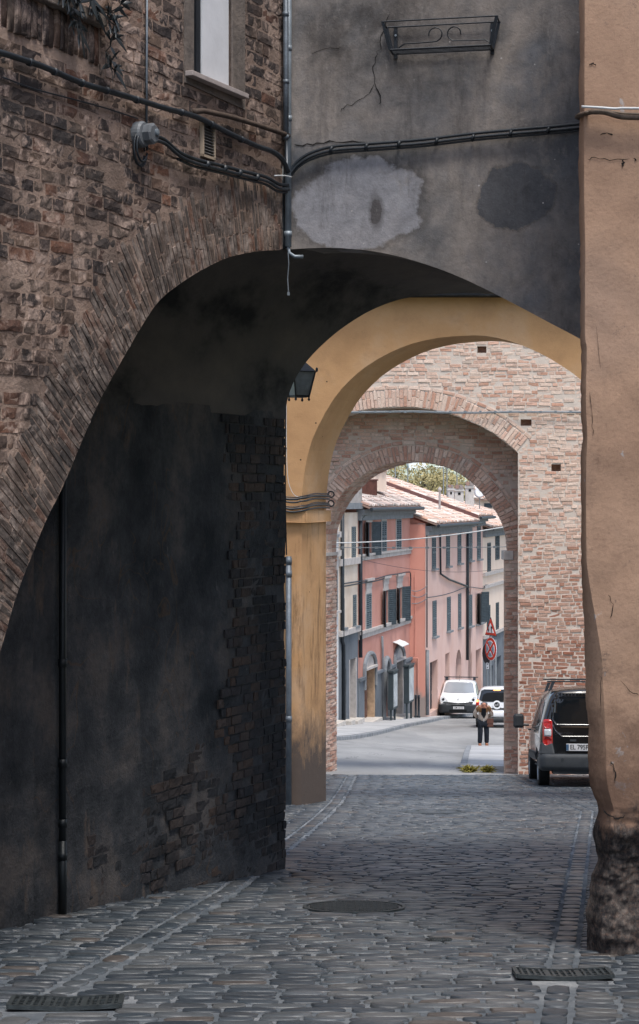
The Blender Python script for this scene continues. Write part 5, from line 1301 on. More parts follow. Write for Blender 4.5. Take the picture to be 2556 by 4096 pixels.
# --- house 5: cream with grey ground floor
c1 = Lb.uY(116)
h5 = thing('cream_house', 'cream house with grey stone ground floor farthest down the street', 'house', Lb.w(b1, gz(Lb, b1)))
zs5 = (Lb.uz(1932, 2545)[1] + Lb.uz(2010, 2520)[1]) / 2
W5 = [wuv(Lb, 1243, 660, 1266, 865, Z1), wuv(Lb, 1300, 582, 1328, 780, Z1), wuv(Lb, 1240, 1105, 1262, 1320, Z1), wuv(Lb, 1304, 1085, 1323, 1275, Z1)]
body(h5, Lb, b1 + .01, c1, zs5, -1.45, 'w_cream', 7.4, holes=[whole(r, 's') for r in W5], gable=.3)
mb = MB(); g6 = wuv(Lb, 1258, 470, 1285, 700, Z2); g7 = wuv(Lb, 1310, 400, 1340, 700, Z2)
mb.panel(Lb, rect(b1 + .01, c1, gz(Lb, c1) - .5, zs5 - .002), [rect(*g6), rect(*g7)], .01, Lb.n * -.35, back=False); obj('stone_base', mb, M['w_grey'], h5)
door(h5, Lb, g6, 'door', 'gate_dark', step_=False); door(h5, Lb, g7, 'door', 'gate_dark', step_=False)
for r in W5: window(h5, Lb, r, 'shut', 'shutter', surround=False, sill=False)
for z in (zs5, -4.02, (Lb.uz(1936, 2345)[1] + Lb.uz(2010, 2330)[1]) / 2): mb = MB(); mb.pbox(Lb, b1 + .01, c1, z - .08, z + .1, .012, .14); obj('string_course', mb, M['trim'], h5)
roof(h5, Lb, b1 + .01, c1, -1.45, 5.6, .3, .5)
# downpipes as parts of the houses
def dpipe(house, pl, pts, r=.055, m='iron_dark', off=.09): mb = MB(); mb.tube([pl.h(x, y, off) for x, y in pts], r, 8); obj('downpipe', mb, M[m], house, smooth=True)
dpipe(h1, La, [(1361, 2030), (1361, 2565), (1366, 2580), (1366, 2880)], .07)
dpipe(h2, La, [(1478, 2034), (1472, 2052), (1445, 2062), (1434, 2075), (1434, 2630)], .075)
dpipe(h2, La, [(1520, 2545), (1522, 2600), (1524, 2870)], .05, 'trim_grey')
dpipe(h3, Lb, [(1778, 2100), (1760, 2125), (1753, 2140), (1755, 2295), (1790, 2318), (1862, 2345), (1868, 2370)], .05)
dpipe(h4, Lb, [(1903, 2075), (1900, 2090), (1872, 2110), (1864, 2130), (1863, 2640)], .07)
dpipe(h3, Lb, [(1700, 2140), (1700, 2590)], .03); dpipe(h3, Lb, [(1702, 2600), (1702, 2860)], .075, 'trim_grey')
# wires pinned to the facades
def fwire(segs, label, r=.02, name='cable', m='cable'):
    mb = MB()
    for pl, pts, off in segs: mb.tube([pl.h(x, y, off) for x, y in smooth_curve(pts, 3)], r, 5)
    tag(obj(name, mb, M[m]), label, 'cable')
fwire([(La, [Z1(208, 950), Z1(310, 935), Z1(400, 925), Z1(520, 892), Z1(600, 880), Z1(665, 868), Z1(682, 885), Z1(682, 1000), Z1(676, 1095)], .1), (La, [Z1(208, 970), Z1(330, 948), Z1(420, 935), Z1(530, 905)], .08)], 'black cables running under the middle windows across the beige and red houses', .028)
fwire([(Lb, [Z1(800, 1050), Z1(900, 1035), Z1(990, 1010), Z1(1085, 975), Z1(1200, 985), Z1(1218, 960), Z1(1290, 960), Z1(1360, 945)], .1)], 'thin cable running between floors along the pink and cream houses', .022)
mb = MB()
for (xa, ya_), (xb, yb), sg in ((Z1(690, 1000), Z1(798, 965), 10), (Z1(690, 1035), Z1(798, 1015), 12), (Z1(690, 1092), Z1(800, 1052), 8)):
    p0, p1 = La.h(xa, ya_, .1), Lb.h(xb, yb, .12); mb.tube([p0.lerp(p1, k / 8) - Vector((0, 0, sg / FX * 84 * 4 * (k / 8) * (1 - k / 8))) for k in range(9)], .018, 5)
tag(obj('cable', mb, M['cable_grey']), 'three short drooping cables between the red house and the pink house', 'cable')
def span(p0, p1, sag, r, label, m='cable_white', beads=0):
    mb = MB(); pts = [p0.lerp(p1, k / 24) - Vector((0, 0, sag * 4 * (k / 24) * (1 - k / 24))) for k in range(25)]; mb.tube(pts, r, 6)
    for k in range(beads): q = pts[int(24 * (k + .5) / beads)]; mb.box(q, (.07, .07, .05))
    tag(obj('overhead_cable', mb, M[m]), label, 'cable')
span(P(1270, 2172, 46), P(2060, 2100, 46), .12, .017, 'thick white cable sagging over the street just beyond the gateway')
span(P(1270, 2189, 44), P(2080, 2186, 44), .02, .01, 'thin taut wire with small beads stretched under the thick white cable', 'cable_grey', 12)
span(P(1437, 2235, 73), P(2010, 2275, 80), .3, .008, 'very thin dark wire crossing in front of the red and pink houses', 'cable')

# display cases on posts
def case(zx0, zx1, zy0, zy1, label, out):
    Ls = Pl(((La.o + La.n * out).x, (La.o + La.n * out).y), (.25, 1)); zm_ = (zx0 + zx1) / 2
    u0, u1, z0, z1 = wuv(Ls, zm_, zy0, zx1, zy1, Z2); c = Ls.w((u0 + u1) / 2, gz(Ls, u0), -.1)
    root = thing('notice_case', label, 'notice board', c, 'grey notice cases by the red house')
    mb = MB(); mb.pbox(Ls, u0, u1, z0, z1, -.21, 0); mb.pbox(Ls, u0 - .05, u1 + .04, z1 + .002, z1 + .08, -.25, .03); obj('cabinet', mb, M['cab'], root, bevel=.01)
    mb = MB(); mb.pbox(Ls, u0 + .1, u1 - .08, z0 + .1, z1 - .1, .001, .008); obj('pane', mb, M['pane_light'], root)
    for u in (u0 + .1, u1 - .1): mb = MB(); mb.pbox(Ls, u - .04, u + .04, gz(Ls, u) + .1, z0 - .001, -.15, -.07); obj('post', mb, M['cab'], root)
M['cab'] = plain('dark_green_cabinet', C(58, 68, 72), .6, .12, 5); M['pane_light'] = plain('bright_case_glass', C(168, 176, 180), .25, .25, 2, 0, .5)
case(541, 606, 510, 775, 'left dark green notice case with a bright pane fixed before the red house', .55)
case(648, 722, 468, 728, 'right dark green notice case on a post at the corner of the red house', .6)
for i, (x, y) in enumerate(((1663, 2866), (1675, 2866))):
    c = P(x, y, 82.3); c.z = zg(c.x, c.y) + .13; hgt = 92 / FX * c.y
    mb = MB(); mb.lathe(c, [(.075, 0), (.075, .08), (.05, .1), (.05, hgt - .16), (.07, hgt - .14), (.045, hgt - .11), (.065, hgt - .05), (.03, hgt)], 12)
    tag(obj('bollard', mb, M['iron_dark'], smooth=True), ('left', 'right')[i] + ' of two black bollards in front of the salmon gable wall', 'bollard', 'black bollards on the left pavement')
# crumpled paper
# signs
sp = thing('road_sign', 'sign post with a red triangle above a round red no stopping sign', 'road sign', P(1962, 2880, 78))
dS = 78.0; pc = P(1962, 2500, dS); pb_ = Vector((pc.x, dS, zg(pc.x, dS)))
M['galv'] = plain('galvanised_pole', C(150, 156, 160), .4, .1, 5, .1, .5, .6)
M['s_red'] = plain('sign_red', C(220, 66, 42), .4, .03, 2, 0); M['s_white'] = plain('sign_white', C(236, 238, 240), .4, .02, 2, 0); M['s_blue'] = plain('sign_slate_blue', C(136, 156, 170), .4, .03, 2, 0); M['s_black'] = plain('sign_black', C(24, 26, 30), .5, .02, 2, 0); M['s_back'] = plain('sign_back', C(40, 46, 52), .5, .1, 3)
mb = MB(); ztop = P(0, 2475, dS).z; mb.tube([pb_, Vector((pb_.x, dS, ztop))], .05, 10); mb.tube([pb_ + Vector((.22, .1, 0)), Vector((pb_.x + .22, dS + .1, P(0, 2560, dS).z))], .05, 10); obj('pole', mb, M['galv'], sp)
yaw = math.acos(.42); SP = Pl((pb_.x, dS - .1), (math.cos(yaw), -math.sin(yaw)))
if SP.n.y > 0: SP.n = -SP.n
wt = 70 / 1.779 / FX * dS / .42 / 2
zt, zb2 = P(0, 2468, dS).z, P(0, 2542, dS).z
def poly_part(name, pts, m, parent, off, th=.012):
    mb = MB(); mb.panel(SP, pts, (), off, -SP.n * th); return obj(name, mb, m, parent)
def rtri(h, c, r_=.06):
    top, bl, br = Vector((0, zt - c)), Vector((-wt + c * 1.2, zb2 + c * .8)), Vector((wt - c * 1.2, zb2 + c * .8)); out = []
    for a, b_, d_ in ((bl, br, top), (br, top, bl), (top, bl, br)):
        e1 = (a - b_ if False else (d_ - b_)).normalized(); e0 = (a - b_).normalized()
        for k in (1, .5, .15): out.append(b_ + e0 * r_ * k + e1 * r_ * (1 - k if k != 1 else 0) * .6)
        out.append(b_ + e1 * r_)
    return [(v.x, v.y) for v in out]
tri = lambda c: [(0, zt - c * 2.0), (-wt + c * 1.5, zb2 + c), (wt - c * 1.5, zb2 + c)]
tp = poly_part('triangle_plate', tri(0), M['s_back'], sp, 0); poly_part('border', tri(.03), M['s_red'], tp, .015); poly_part('face', tri(.125), M['s_white'], tp, .03)
def arrow(u, z0, z1, up):
    s_ = 1 if up else -1; a, b_ = (z0, z1) if up else (z1, z0); mb = MB(); mb.panel(SP, [(u - .02, a), (u + .02, a), (u + .02, b_ - s_ * .12), (u + .07, b_ - s_ * .12), (u, b_), (u - .07, b_ - s_ * .12), (u - .02, b_ - s_ * .12)], (), .045, -SP.n * .012); obj('arrow', mb, M['s_black'], tp)
zm = zb2 + .14; arrow(-.14, zm, zm + .30, False); arrow(.14, zm, zm + .30, True)
ztc, zbc = P(0, 2548, dS).z, P(0, 2642, dS).z; rc = (ztc - zbc) / 2; zc_ = (ztc + zbc) / 2; kx = wt / rc * .98
cir = lambda r, n=28: [(r * kx * math.cos(6.28318 * k / n), zc_ + r * math.sin(6.28318 * k / n)) for k in range(n)]
cp_ = poly_part('round_plate', cir(rc), M['s_white'], sp, 0.0); poly_part('border', cir(rc * .95), M['s_red'], cp_, .015)
for k in range(4):
    a0_, a1_ = math.pi / 2 * k - .62, math.pi / 2 * k + .62
    for rr, g_, m_, of in ((.72, .13, 's_white', .03), (.65, .20, 's_blue', .045)):
        c_ = math.pi / 2 * k; pts = [(rc * kx * g_ * math.cos(c_) * 1.3, zc_ + rc * g_ * math.sin(c_) * 1.3)] + [(rc * kx * rr * math.cos(a), zc_ + rc * rr * math.sin(a)) for a in [a0_ + (a1_ - a0_) * (j / 8) * (1 if m_ == 's_white' else .9) + (0 if m_ == 's_white' else .062) for j in range(9)]]
        poly_part('sector', pts, M[m_], cp_, of)
s2 = thing('road_sign', 'dark back of a round sign with a small arrow plate left of the red signs', 'road sign', pb_ + Vector((-.2, .5, 0)))
mb = MB(); q = P(1947, 2615, dS + .5); mb.tube([Vector((q.x, q.y, zg(q.x, q.y))), Vector((q.x, q.y, q.z + .35))], .035, 8); obj('pole', mb, M['galv'], s2)
mb = MB(); mb.lathe(q + Vector((0, -.06, 0)), [(.42, 0), (.42, .02)], 24, Matrix.Rotation(R(-70), 3, 'Z') @ Matrix.Rotation(R(90), 3, 'X')); obj('round_plate', mb, M['s_back'], s2)
q2 = P(1950, 2663, dS + .3); mb = MB(); mb.box(q2, (.10, .02, .26 * 1.0)); pl_ = obj('arrow_plate', mb, M['s_white'], s2)
mb = MB()
for sgn in (1, -1): b0 = q2 + Vector((0, -.02, sgn * .02)); mb.add([b0 + Vector((-.03, 0, sgn * .03)), b0 + Vector((.03, 0, sgn * .03)), b0 + Vector((0, 0, sgn * .09))], [(0, 1, 2)])
obj('arrow', mb, M['s_black'], pl_)

# roofscape behind: chimneys, aerials, dish
def chim(x0, x1, y0, y1, d, label):
    p0, p1 = P(x0, y1, d), P(x1, y0, d); r = thing('chimney', label, 'chimney', ((p0.x + p1.x) / 2, d + .3, p0.z - 1.5))
    mb = MB(); w = p1.x - p0.x; mb.box(((p0.x + p1.x) / 2, d + .3, (p0.z - 1.5 + p1.z) / 2), (w, .5, p1.z - p0.z + 1.5)); mb.box(((p0.x + p1.x) / 2, d + .3, p1.z - .12), (w + .1, .6, .06)); obj('stack', mb, M['w_cream2'], r)
    mb = MB()
    for k in (-1, 1): mb.tube([Vector(((p0.x + p1.x) / 2 + k * w * .22, d, p1.z + .08)), Vector(((p0.x + p1.x) / 2 + k * w * .22, d + .6, p1.z + .08))], w * .26, 8)
    obj('cap', mb, M['tiles_grey'], r)
    mb = MB(); mb.box(((p0.x + p1.x) / 2, d + .045, p1.z - .3), (w * .3, .02, .14)); obj('smoke_opening', mb, M['black'], r)
M['w_cream2'] = stucco('weathered_pale_plaster', C(186, 184, 180), C(214, 210, 206), stain=C(130, 128, 124), amt=.7)
chim(1793, 1816, 1950, 2000, 101, 'leftmost of three pale chimneys, beside the aerial poles'); chim(1820, 1855, 1953, 2010, 102, 'broad squat middle chimney between two pale ones'); chim(1863, 1896, 1940, 2020, 103, 'tall pale chimney left of the white satellite dish')
mb = MB(); c = P(1759, 1960, 91.5); mb.tube([P(1758, 2052, 91.5) - Vector((0, 0, .4)), c], .055, 8); mb.lathe(c, [(.1, -.02), (.1, .05), (.02, .16)], 8)
tag(obj('flue_pipe', mb, M['stone_light']), 'slender pale flue pipe rising from the pink house roof', 'flue')
mb = MB(); c = P(1919, 1968, 104); n_ = Vector((-.5, -.85, .25)).normalized(); q = n_.to_track_quat('Z', 'Y').to_matrix()
mb.lathe(c, [(.02, -.08), (.2, -.055), (.33, 0), (.34, .01), (.2, -.045), (.02, -.07)], 20, q)
ds = thing('satellite_dish', 'white satellite dish beside the tall chimney', 'satellite dish', c - Vector((0, 0, .8))); obj('dish', mb, M['s_white'], ds, smooth=True)
mb = MB(); mb.tube([c - Vector((0, -.1, 1.5)), c + Vector((0, .1, 0))], .03, 6); obj('mast', mb, M['galv'], ds)
for i, (x, y0, y1, d, arms) in enumerate(((1788, 1868, 1990, 108, 1), (1774, 1860, 1980, 112, 0), (1581, 1850, 1900, 100, 0), (1631, 1875, 1915, 120, 0), (1828, 1885, 1960, 118, 0))):
    mb = MB(); p0, p1 = P(x, y1 + 60, d), P(x, y0, d); mb.tube([p0, p1], .035, 6)
    if arms: 
        mb.tube([p1 + Vector((-.7, 0, .0)), p1 + Vector((.3, 0, 0))], .02, 5)
        for k in range(7): mb.tube([p1 + Vector((-.7 + k * .15, 0, -.12)), p1 + Vector((-.7 + k * .15, 0, .12))], .01, 4)
    else: mb.box(p1, (.2, .05, .05))
    tag(obj('aerial', mb, M['galv']), ('tall aerial mast with a horizontal comb antenna above the chimneys', 'bare white mast just left of the comb antenna', 'short pale mast at the left above the cream chimney block', 'small pale mast before the yellow trees', 'thin mast between chimneys and the yellow trees')[i], 'aerial', 'aerials on the roofs')
# far cream building at right above the cream house roof
fb = thing('far_house', 'pale far house with a small square window just above the cream house roof', 'house', P(1980, 2100, 125))
mb = MB(); p0, p1 = P(1900, 2200, 125), P(2080, 1995, 125)
mb.box(((p0.x + p1.x) / 2, 128, (p0.z + p1.z) / 2 - 3), (p1.x - p0.x, 6, p1.z - p0.z + 6)); obj('wall', mb, M['w_cream'], fb)
FP = Pl((p0.x, 125), (1, 0)); roof(fb, FP, 0, p1.x - p0.x, p1.z, 3, .4, .3, 'tiles', eave=False)
mb = MB(); mb.box(P(1953, 2022, 124.98), (.55, .06, .3)); obj('window', mb, M['shutter'], fb)
# hillside and autumn trees
rows = []
for Y in np.arange(140, 420, 14.0):
    rows.append([Vector((X, Y, -16 + max(0, (Y - 150)) * .125 + 3 * mnoise.noise(Vector((X * .02, Y * .02, 0))) + max(0, (X - 10)) * .03)) for X in np.arange(-120, 160, 10.0)])
t = NT('hazy_hill_green'); M['hill'] = t.done(t.ramp(t.noise(.12, 8, .7), [(.35, C(140, 152, 136)), (.55, C(176, 184, 168)), (.7, C(196, 196, 172))]), .95)  # haze of distance put in as a paler, brighter green
mb = MB(); mb.grid(rows); struct(obj('hillside', mb, M['hill'], smooth=True))
M['leaf_y'] = plain('autumn_yellow_leaf', C(168, 156, 112), .8, .35, 1.5, 0); M['leaf_g'] = plain('pale_green_leaf', C(158, 166, 144), .8, .35, 1.5, 0); M['bark'] = plain('bark', C(90, 82, 76), .95)  # leaf colours lightened as well to stand in for distance haze
def tree(c, h, r, m, label, seed, n=1500):
    rn = random.Random(seed); root = thing('tree', label, 'tree', c, 'trees on the hillside')
    mb = MB(); mb.tube([c - Vector((0, 0, 1)), c + Vector((.1, 0, h * .4)), c + Vector((0, .1, h * .8))], [.28, .2, .06], 8)
    cl = []
    for k in range(16):
        a, el = rn.uniform(0, 6.28), rn.uniform(-.3, 1.2); q = c + Vector((0, 0, h * .6)) + Vector((math.cos(a) * math.cos(el) * r, math.sin(a) * math.cos(el) * r, math.sin(el) * h * .4)) * rn.uniform(.4, .9); cl.append(q)
        mb.tube([c + Vector((0, 0, h * rn.uniform(.3, .6))), q], [.09, .03], 5)
    obj('trunk', mb, M['bark'], root); lf = MB()
    for i in range(n):
        q = rn.choice(cl) + Vector((rn.gauss(0, r * .26), rn.gauss(0, r * .26), rn.gauss(0, h * .1))); s_ = rn.uniform(.09, .2)
        a, b_ = Vector((rn.gauss(0, 1), rn.gauss(0, 1), rn.gauss(0, 1))).normalized(), Vector((rn.gauss(0, 1), rn.gauss(0, 1), rn.gauss(0, 1))).normalized()
        lf.add([q - a * s_, q + b_ * s_ * .6, q + a * s_, q - b_ * s_ * .6], [(0, 1, 2, 3)])
    obj('crown', lf, M[m], root)
for i, (x, ytop, d, h, r, m, lb) in enumerate(((1700, 1862, 150, 6, 2.3, 'leaf_y', 'full yellow autumn tree in the middle of the hillside view'), (1760, 1875, 156, 6, 2.0, 'leaf_y', 'yellow tree right of centre behind the aerial masts'), (1850, 1890, 160, 7, 2.4, 'leaf_y', 'rightmost yellow tree behind the chimneys'), (1570, 1868, 165, 6, 2.0, 'leaf_y', 'leftmost yellowish tree behind the cream chimney block'), (1640, 1890, 190, 7, 2.4, 'leaf_g', 'small pale green tree left of the full yellow tree'), (1800, 1868, 200, 8, 3.0, 'leaf_g', 'pale green tree farther up the hill at the right'), (1900, 1930, 185, 8, 3.0, 'leaf_g', 'pale green tree low at the far right behind the dish'))):
    tp_ = P(x, ytop, d); tree(Vector((tp_.x, d, tp_.z - h)), h, r, M and m, lb, i)
fh2 = thing('far_villa', 'white villa high on the hillside behind the trees', 'house', P(1672, 1850, 330))
mb = MB(); c = P(1672, 1847, 330); mb.box(c + Vector((0, 3, -1.5)), (3.2, 6, 5)); obj('wall', mb, M['s_white'], fh2)
VP = Pl((c.x - 1.6, 330), (1, 0)); roof(fh2, VP, 0, 3.2, c.z + 1, 2.5, .4, .3, eave=False)
# weeds at the foot of the gateway
M['weed'] = plain('yellow_green_weed', C(136, 128, 62), .8, .5, 8, 0)
for i, (x, y, s_, lb) in enumerate(((1894, 3100, .13, 'larger tuft of yellow green weeds at the kerb end by the gateway'), (1976, 3104, .09, 'smaller tuft of weeds against the right foot of the gateway'))):
    c = Gp(x, y); c = Vector((c.x, max(c.y, 38.9), 0)); c.z = zg(c.x, c.y); lf = MB(); rn = random.Random(i)
    for k in range(170):
        a = rn.uniform(0, 6.28); el = rn.uniform(.3, 1.3); d = Vector((math.cos(a) * math.cos(el), math.sin(a) * math.cos(el), math.sin(el))); leaf(lf, c + Vector((rn.gauss(0, s_ * .45), rn.gauss(0, s_ * .3), rn.uniform(0, s_ * .5))), d, rn.uniform(.10, .24), .018, Vector((rn.uniform(-1, 1), rn.uniform(-1, 1), 1)))
    tag(obj('weeds', lf, M['weed']), lb, 'weeds')
# ---------------------------------------------------------------- vehicles
def glossy(name, c, rough=.25, coat=1.0, spec=.5, metal=0):
    t = NT(name); t.b.inputs['Coat Weight'].default_value = coat; t.b.inputs['Coat Roughness'].default_value = .06
    c2 = tuple(min(1, x * 1.06) for x in c[:3]) + (1,)
    return t.done(t.ramp(t.noise(1.5, 4), [(.4, c), (.6, c2)]), rough, None, 0, 0, spec, metal)
M['paint_black'] = glossy('black_car_paint', C(12, 14, 17), .25); M['paint_white'] = glossy('white_car_paint', C(226, 228, 230), .4, .6)
M['plastic'] = plain('grey_bumper_plastic', C(54, 58, 62), .6, .1, 8, .2, .4); M['plastic_dark'] = plain('dark_bumper_plastic', C(42, 46, 50), .6, .1, 8, .2, .4)
M['car_glass'] = glossy('tinted_car_glass', C(20, 24, 28), .06, 0, .9); M['windscreen'] = glossy('windscreen_glass', C(140, 146, 152), .12, .3, .9)
M['rubber'] = plain('tyre_rubber', C(28, 29, 30), .85, .1, 10); M['alloy'] = plain('wheel_alloy', C(140, 144, 148), .35, .1, 5, .1, .5, .8)
M['lamp_red'] = glossy('red_lamp', C(176, 26, 20), .15, 1); M['lamp_clear'] = glossy('clear_lamp', C(190, 196, 200), .12, 1); M['chrome'] = plain('chrome', C(210, 214, 218), .12, .05, 5, 0, .6, 1.0)
M['plate'] = plain('number_plate', C(206, 206, 208), .5, .03, 3, 0); M['plate_blue'] = plain('plate_blue_band', C(64, 92, 120), .5, .03, 3, 0)
t = NT('lit_brake_lamp'); t.b.inputs['Emission Color'].default_value = (1, .25, .08, 1); t.b.inputs['Emission Strength'].default_value = 3; M['lamp_lit'] = t.done(C(220, 60, 30), .3)

def ev_mesh(o):
    dg = bpy.context.evaluated_depsgraph_get(); dg.update(); e = o.evaluated_get(dg); me = bpy.data.meshes.new_from_object(e); return me
def kill(o): 
    d = o.data; bpy.data.objects.remove(o); 
    if d and d.users == 0 and isinstance(d, bpy.types.Mesh): bpy.data.meshes.remove(d)
def car_shell(st, wheels, wr_, sub=2):
    rows = []
    for (y, lean, z0, zb, zr, ws, wb, wr) in st:
        pr = [(0, z0), (ws * .7, z0), (ws, z0 + .10), ((ws + wb) / 2 + .02, (z0 + zb) / 2), (wb, zb - .06), (wb - .02, zb + .04), ((wb * .42 + wr * .58), zb + (zr - zb) * .55), (wr + .02, zr - .13), (wr * .86, zr - .02), (wr * .4, zr), (0, zr + .01)]
        full = [(x, z) for x, z in pr] + [(-x, z) for x, z in pr[-2:0:-1]]
        rows.append([Vector((x, y + lean * max(0, z - zb), z)) for x, z in full])
    mb = MB(); mb.grid(rows, close=True); n = len(rows[0]); L = len(rows)
    mb.f.append(tuple(range(n))); mb.f.append(tuple((L - 1) * n + k for k in range(n - 1, -1, -1)))
    me = bpy.data.meshes.new('shell'); me.from_pydata([tuple(v) for v in mb.v], [], mb.f); o = bpy.data.objects.new('shell', me); COL.objects.link(o)
    bm = bmesh.new(); bm.from_mesh(me); bmesh.ops.recalc_face_normals(bm, faces=bm.faces); bm.to_mesh(me); bm.free()
    s = o.modifiers.new('s', 'SUBSURF'); s.levels = sub; s.render_levels = sub
    cut = []
    for (wy, wx) in wheels:
        for sg in (-1, 1):
            c = MB(); prof = [(wr_, -.16), (wr_, .3)]; c.lathe((sg * wx, wy, wr_ - .04), prof, 24, Matrix.Rotation(R(90 * sg), 3, 'Y')); cm = bpy.data.meshes.new('c'); cm.from_pydata([tuple(v) for v in c.v], [], c.f)
            bm = bmesh.new(); bm.from_mesh(cm); bmesh.ops.recalc_face_normals(bm, faces=bm.faces); bm.to_mesh(cm); bm.free()
            co = bpy.data.objects.new('c', cm); COL.objects.link(co); b_ = o.modifiers.new('b', 'BOOLEAN'); b_.operation = 'DIFFERENCE'; b_.object = co; b_.solver = 'EXACT'; cut.append(co)
    me2 = ev_mesh(o)
    out = MB(); out.v = [tuple(v.co) for v in me2.vertices]; out.f = [tuple(p.vertices) for p in me2.polygons]
    for c in cut: kill(c)
    kill(o); bpy.data.meshes.remove(me2)
    bvh = BVHTree.FromPolygons([Vector(v) for v in out.v], out.f)
    return out, bvh
def decal(bvh, poly, axis, sgn, off=.008, step=.06, th=.012):
    """polygon in the plane across `axis` laid on the shell; sgn = side it is seen from"""
    xs = [p[0] for p in poly]; ys = [p[1] for p in poly]; ins = inpoly(poly); pts = []; n0 = len(poly)
    dens = []
    for i in range(n0):
        a, b_ = poly[i], poly[(i + 1) % n0]; m_ = max(1, int(math.hypot(b_[0] - a[0], b_[1] - a[1]) / step)); dens += [(a[0] + (b_[0] - a[0]) * k / m_, a[1] + (b_[1] - a[1]) * k / m_) for k in range(m_)]
    n0 = len(dens); pts = list(dens); x = min(xs) + step / 2
    while x < max(xs):
        y = min(ys) + step / 2
        while y < max(ys):
            if ins(x, y): pts.append((x, y))
            y += step
        x += step
    r = delaunay_2d_cdt([Vector(p) for p in pts], [(i, (i + 1) % n0) for i in range(n0)], [], 1, 1e-5)
    V, F_ = r[0], r[2]; out = []; nn = []
    for p in V:
        if axis == 'y': o = Vector((p.x, sgn * 20, p.y)); d = Vector((0, -sgn, 0))
        elif axis == 'x': o = Vector((sgn * 20, p.x, p.y)); d = Vector((-sgn, 0, 0))
        h = bvh.ray_cast(o, d)
        if h[0] is None: h = bvh.find_nearest(o + d * 19); 
        n_ = h[1] if h[1].dot(d) < 0 else -h[1]
        out.append(h[0] + n_ * off); nn.append(n_)
    mb = MB(); k = len(out); mb.add(out, [tuple(f) for f in F_]); mb.add([p - n_ * th for p, n_ in zip(out, nn)], [tuple(f)[::-1] for f in F_])
    mb.f += [(i, (i + 1) % n0, (i + 1) % n0 + k, i + k) for i in range(n0)]
    return mb
def rr(x0, x1, y0, y1, r=.04, n=4):
    o = []
    for cx, cy, a0 in ((x1 - r, y1 - r, 0), (x0 + r, y1 - r, 90), (x0 + r, y0 + r, 180), (x1 - r, y0 + r, 270)):
        for k in range(n + 1): a = R(a0 + 90 * k / n); o.append((cx + r * math.cos(a), cy + r * math.sin(a)))
    return o
def circ(cx, cy, r, n=18, ky=1): return [(cx + r * math.cos(6.28318 * k / n), cy + ky * r * math.sin(6.28318 * k / n)) for k in range(n)]
def text_mb(s, size, M4, extr=.003, sx=1):
    cu = bpy.data.curves.new('t', 'FONT'); cu.body = s; cu.size = size; cu.extrude = extr; cu.offset = .012 * size; cu.align_x = 'CENTER'; cu.align_y = 'CENTER'
    o = bpy.data.objects.new('t', cu); COL.objects.link(o); me = ev_mesh(o); mb = MB()
    mb.v = [tuple(M4 @ Vector((v.co.x * sx, v.co.y, v.co.z))) for v in me.vertices]; mb.f = [tuple(p.vertices) for p in me.polygons]
    bpy.data.objects.remove(o); bpy.data.curves.remove(cu); bpy.data.meshes.remove(me); return mb
class Car:
    def __init__(s, name, label, cat, loc, dirv, pitch):
        s.root = thing(name, label, cat, loc); yaw = -math.atan2(dirv[0], dirv[1]); s.Mx = Matrix.Translation(loc) @ Matrix.Rotation(yaw, 4, 'Z') @ Matrix.Rotation(pitch, 4, 'X')
    def put(s, name, mb, m, parent=None, smooth=False, bevel=0, label=None):
        m2 = MB(); m2.v = [tuple(s.Mx @ Vector(v)) for v in mb.v]; m2.f = mb.f
        o = obj(name, m2, M[m], parent or s.root, smooth, bevel)
        if smooth and name in ('body', 'bumper'): o.modifiers.new('wn', 'WEIGHTED_NORMAL')
        return o
    def wheel(s, x, y, r=.31, w=.2, rim=True):
        sg = 1 if x > 0 else -1; Ry = Matrix.Rotation(R(90 * sg), 3, 'Y'); e = bpy.data.objects.new('wheel', None); COL.objects.link(e); e.parent = s.root
        # keep the empty at the thing's origin; parts carry their place
        mb = MB(); mb.lathe((x - sg * w, y, r), [(r * .62, 0), (r * .9, 0), (r, .02), (r, w - .02), (r * .9, w), (r * .66, w - .006), (r * .62, w - .02)], 28, Ry); s.put('tyre', mb, 'rubber', e, smooth=False)
        mb = MB(); mb.lathe((x - sg * w, y, r), [(r * .1, w - .06), (r * .6, w - .05), (r * .66, w - .012), (r * .64, w - .004), (r * .58, w - .03)], 28, Ry)
        for k in range(8):
            a = k * math.pi / 4; c = Vector((x - sg * .03, y + math.cos(a) * r * .32, r + math.sin(a) * r * .32)); mb.box(c, (.02, r * .55, .05), Matrix.Rotation(a, 3, 'X'))
        mb.lathe((x - sg * w, y, r), [(.05, w - .05), (.05, w - .01), (.02, w - .005)], 12, Ry)
        s.put('rim', mb, 'alloy', e)
def band_bumper(hw, y0, z0, z1, m=.02, depth=.42, sgn=-1, corner=.12):
    """wrap-round bumper; y0 = outermost y, sgn -1 rear / +1 front"""
    plan = [(-hw, depth), (-hw, corner + .02), (-hw + .03, corner * .5), (-hw + corner, .01), (-hw * .5, -.005), (0, -.01), (hw * .5, -.005), (hw - corner, .01), (hw - .03, corner * .5), (hw, corner + .02), (hw, depth)]
    rows = []
    for z, ins in ((z0, .10), (z0 + .03, .02), (z0 + .09, 0), (z1 - .08, 0), (z1 - .02, .01), (z1, .05), (z1, .14)):
        rows.append([Vector((x * (1 - ins * .6), y0 - sgn * (y + ins), z)) for x, y in plan])
    mb = MB(); mb.grid(rows); return mb

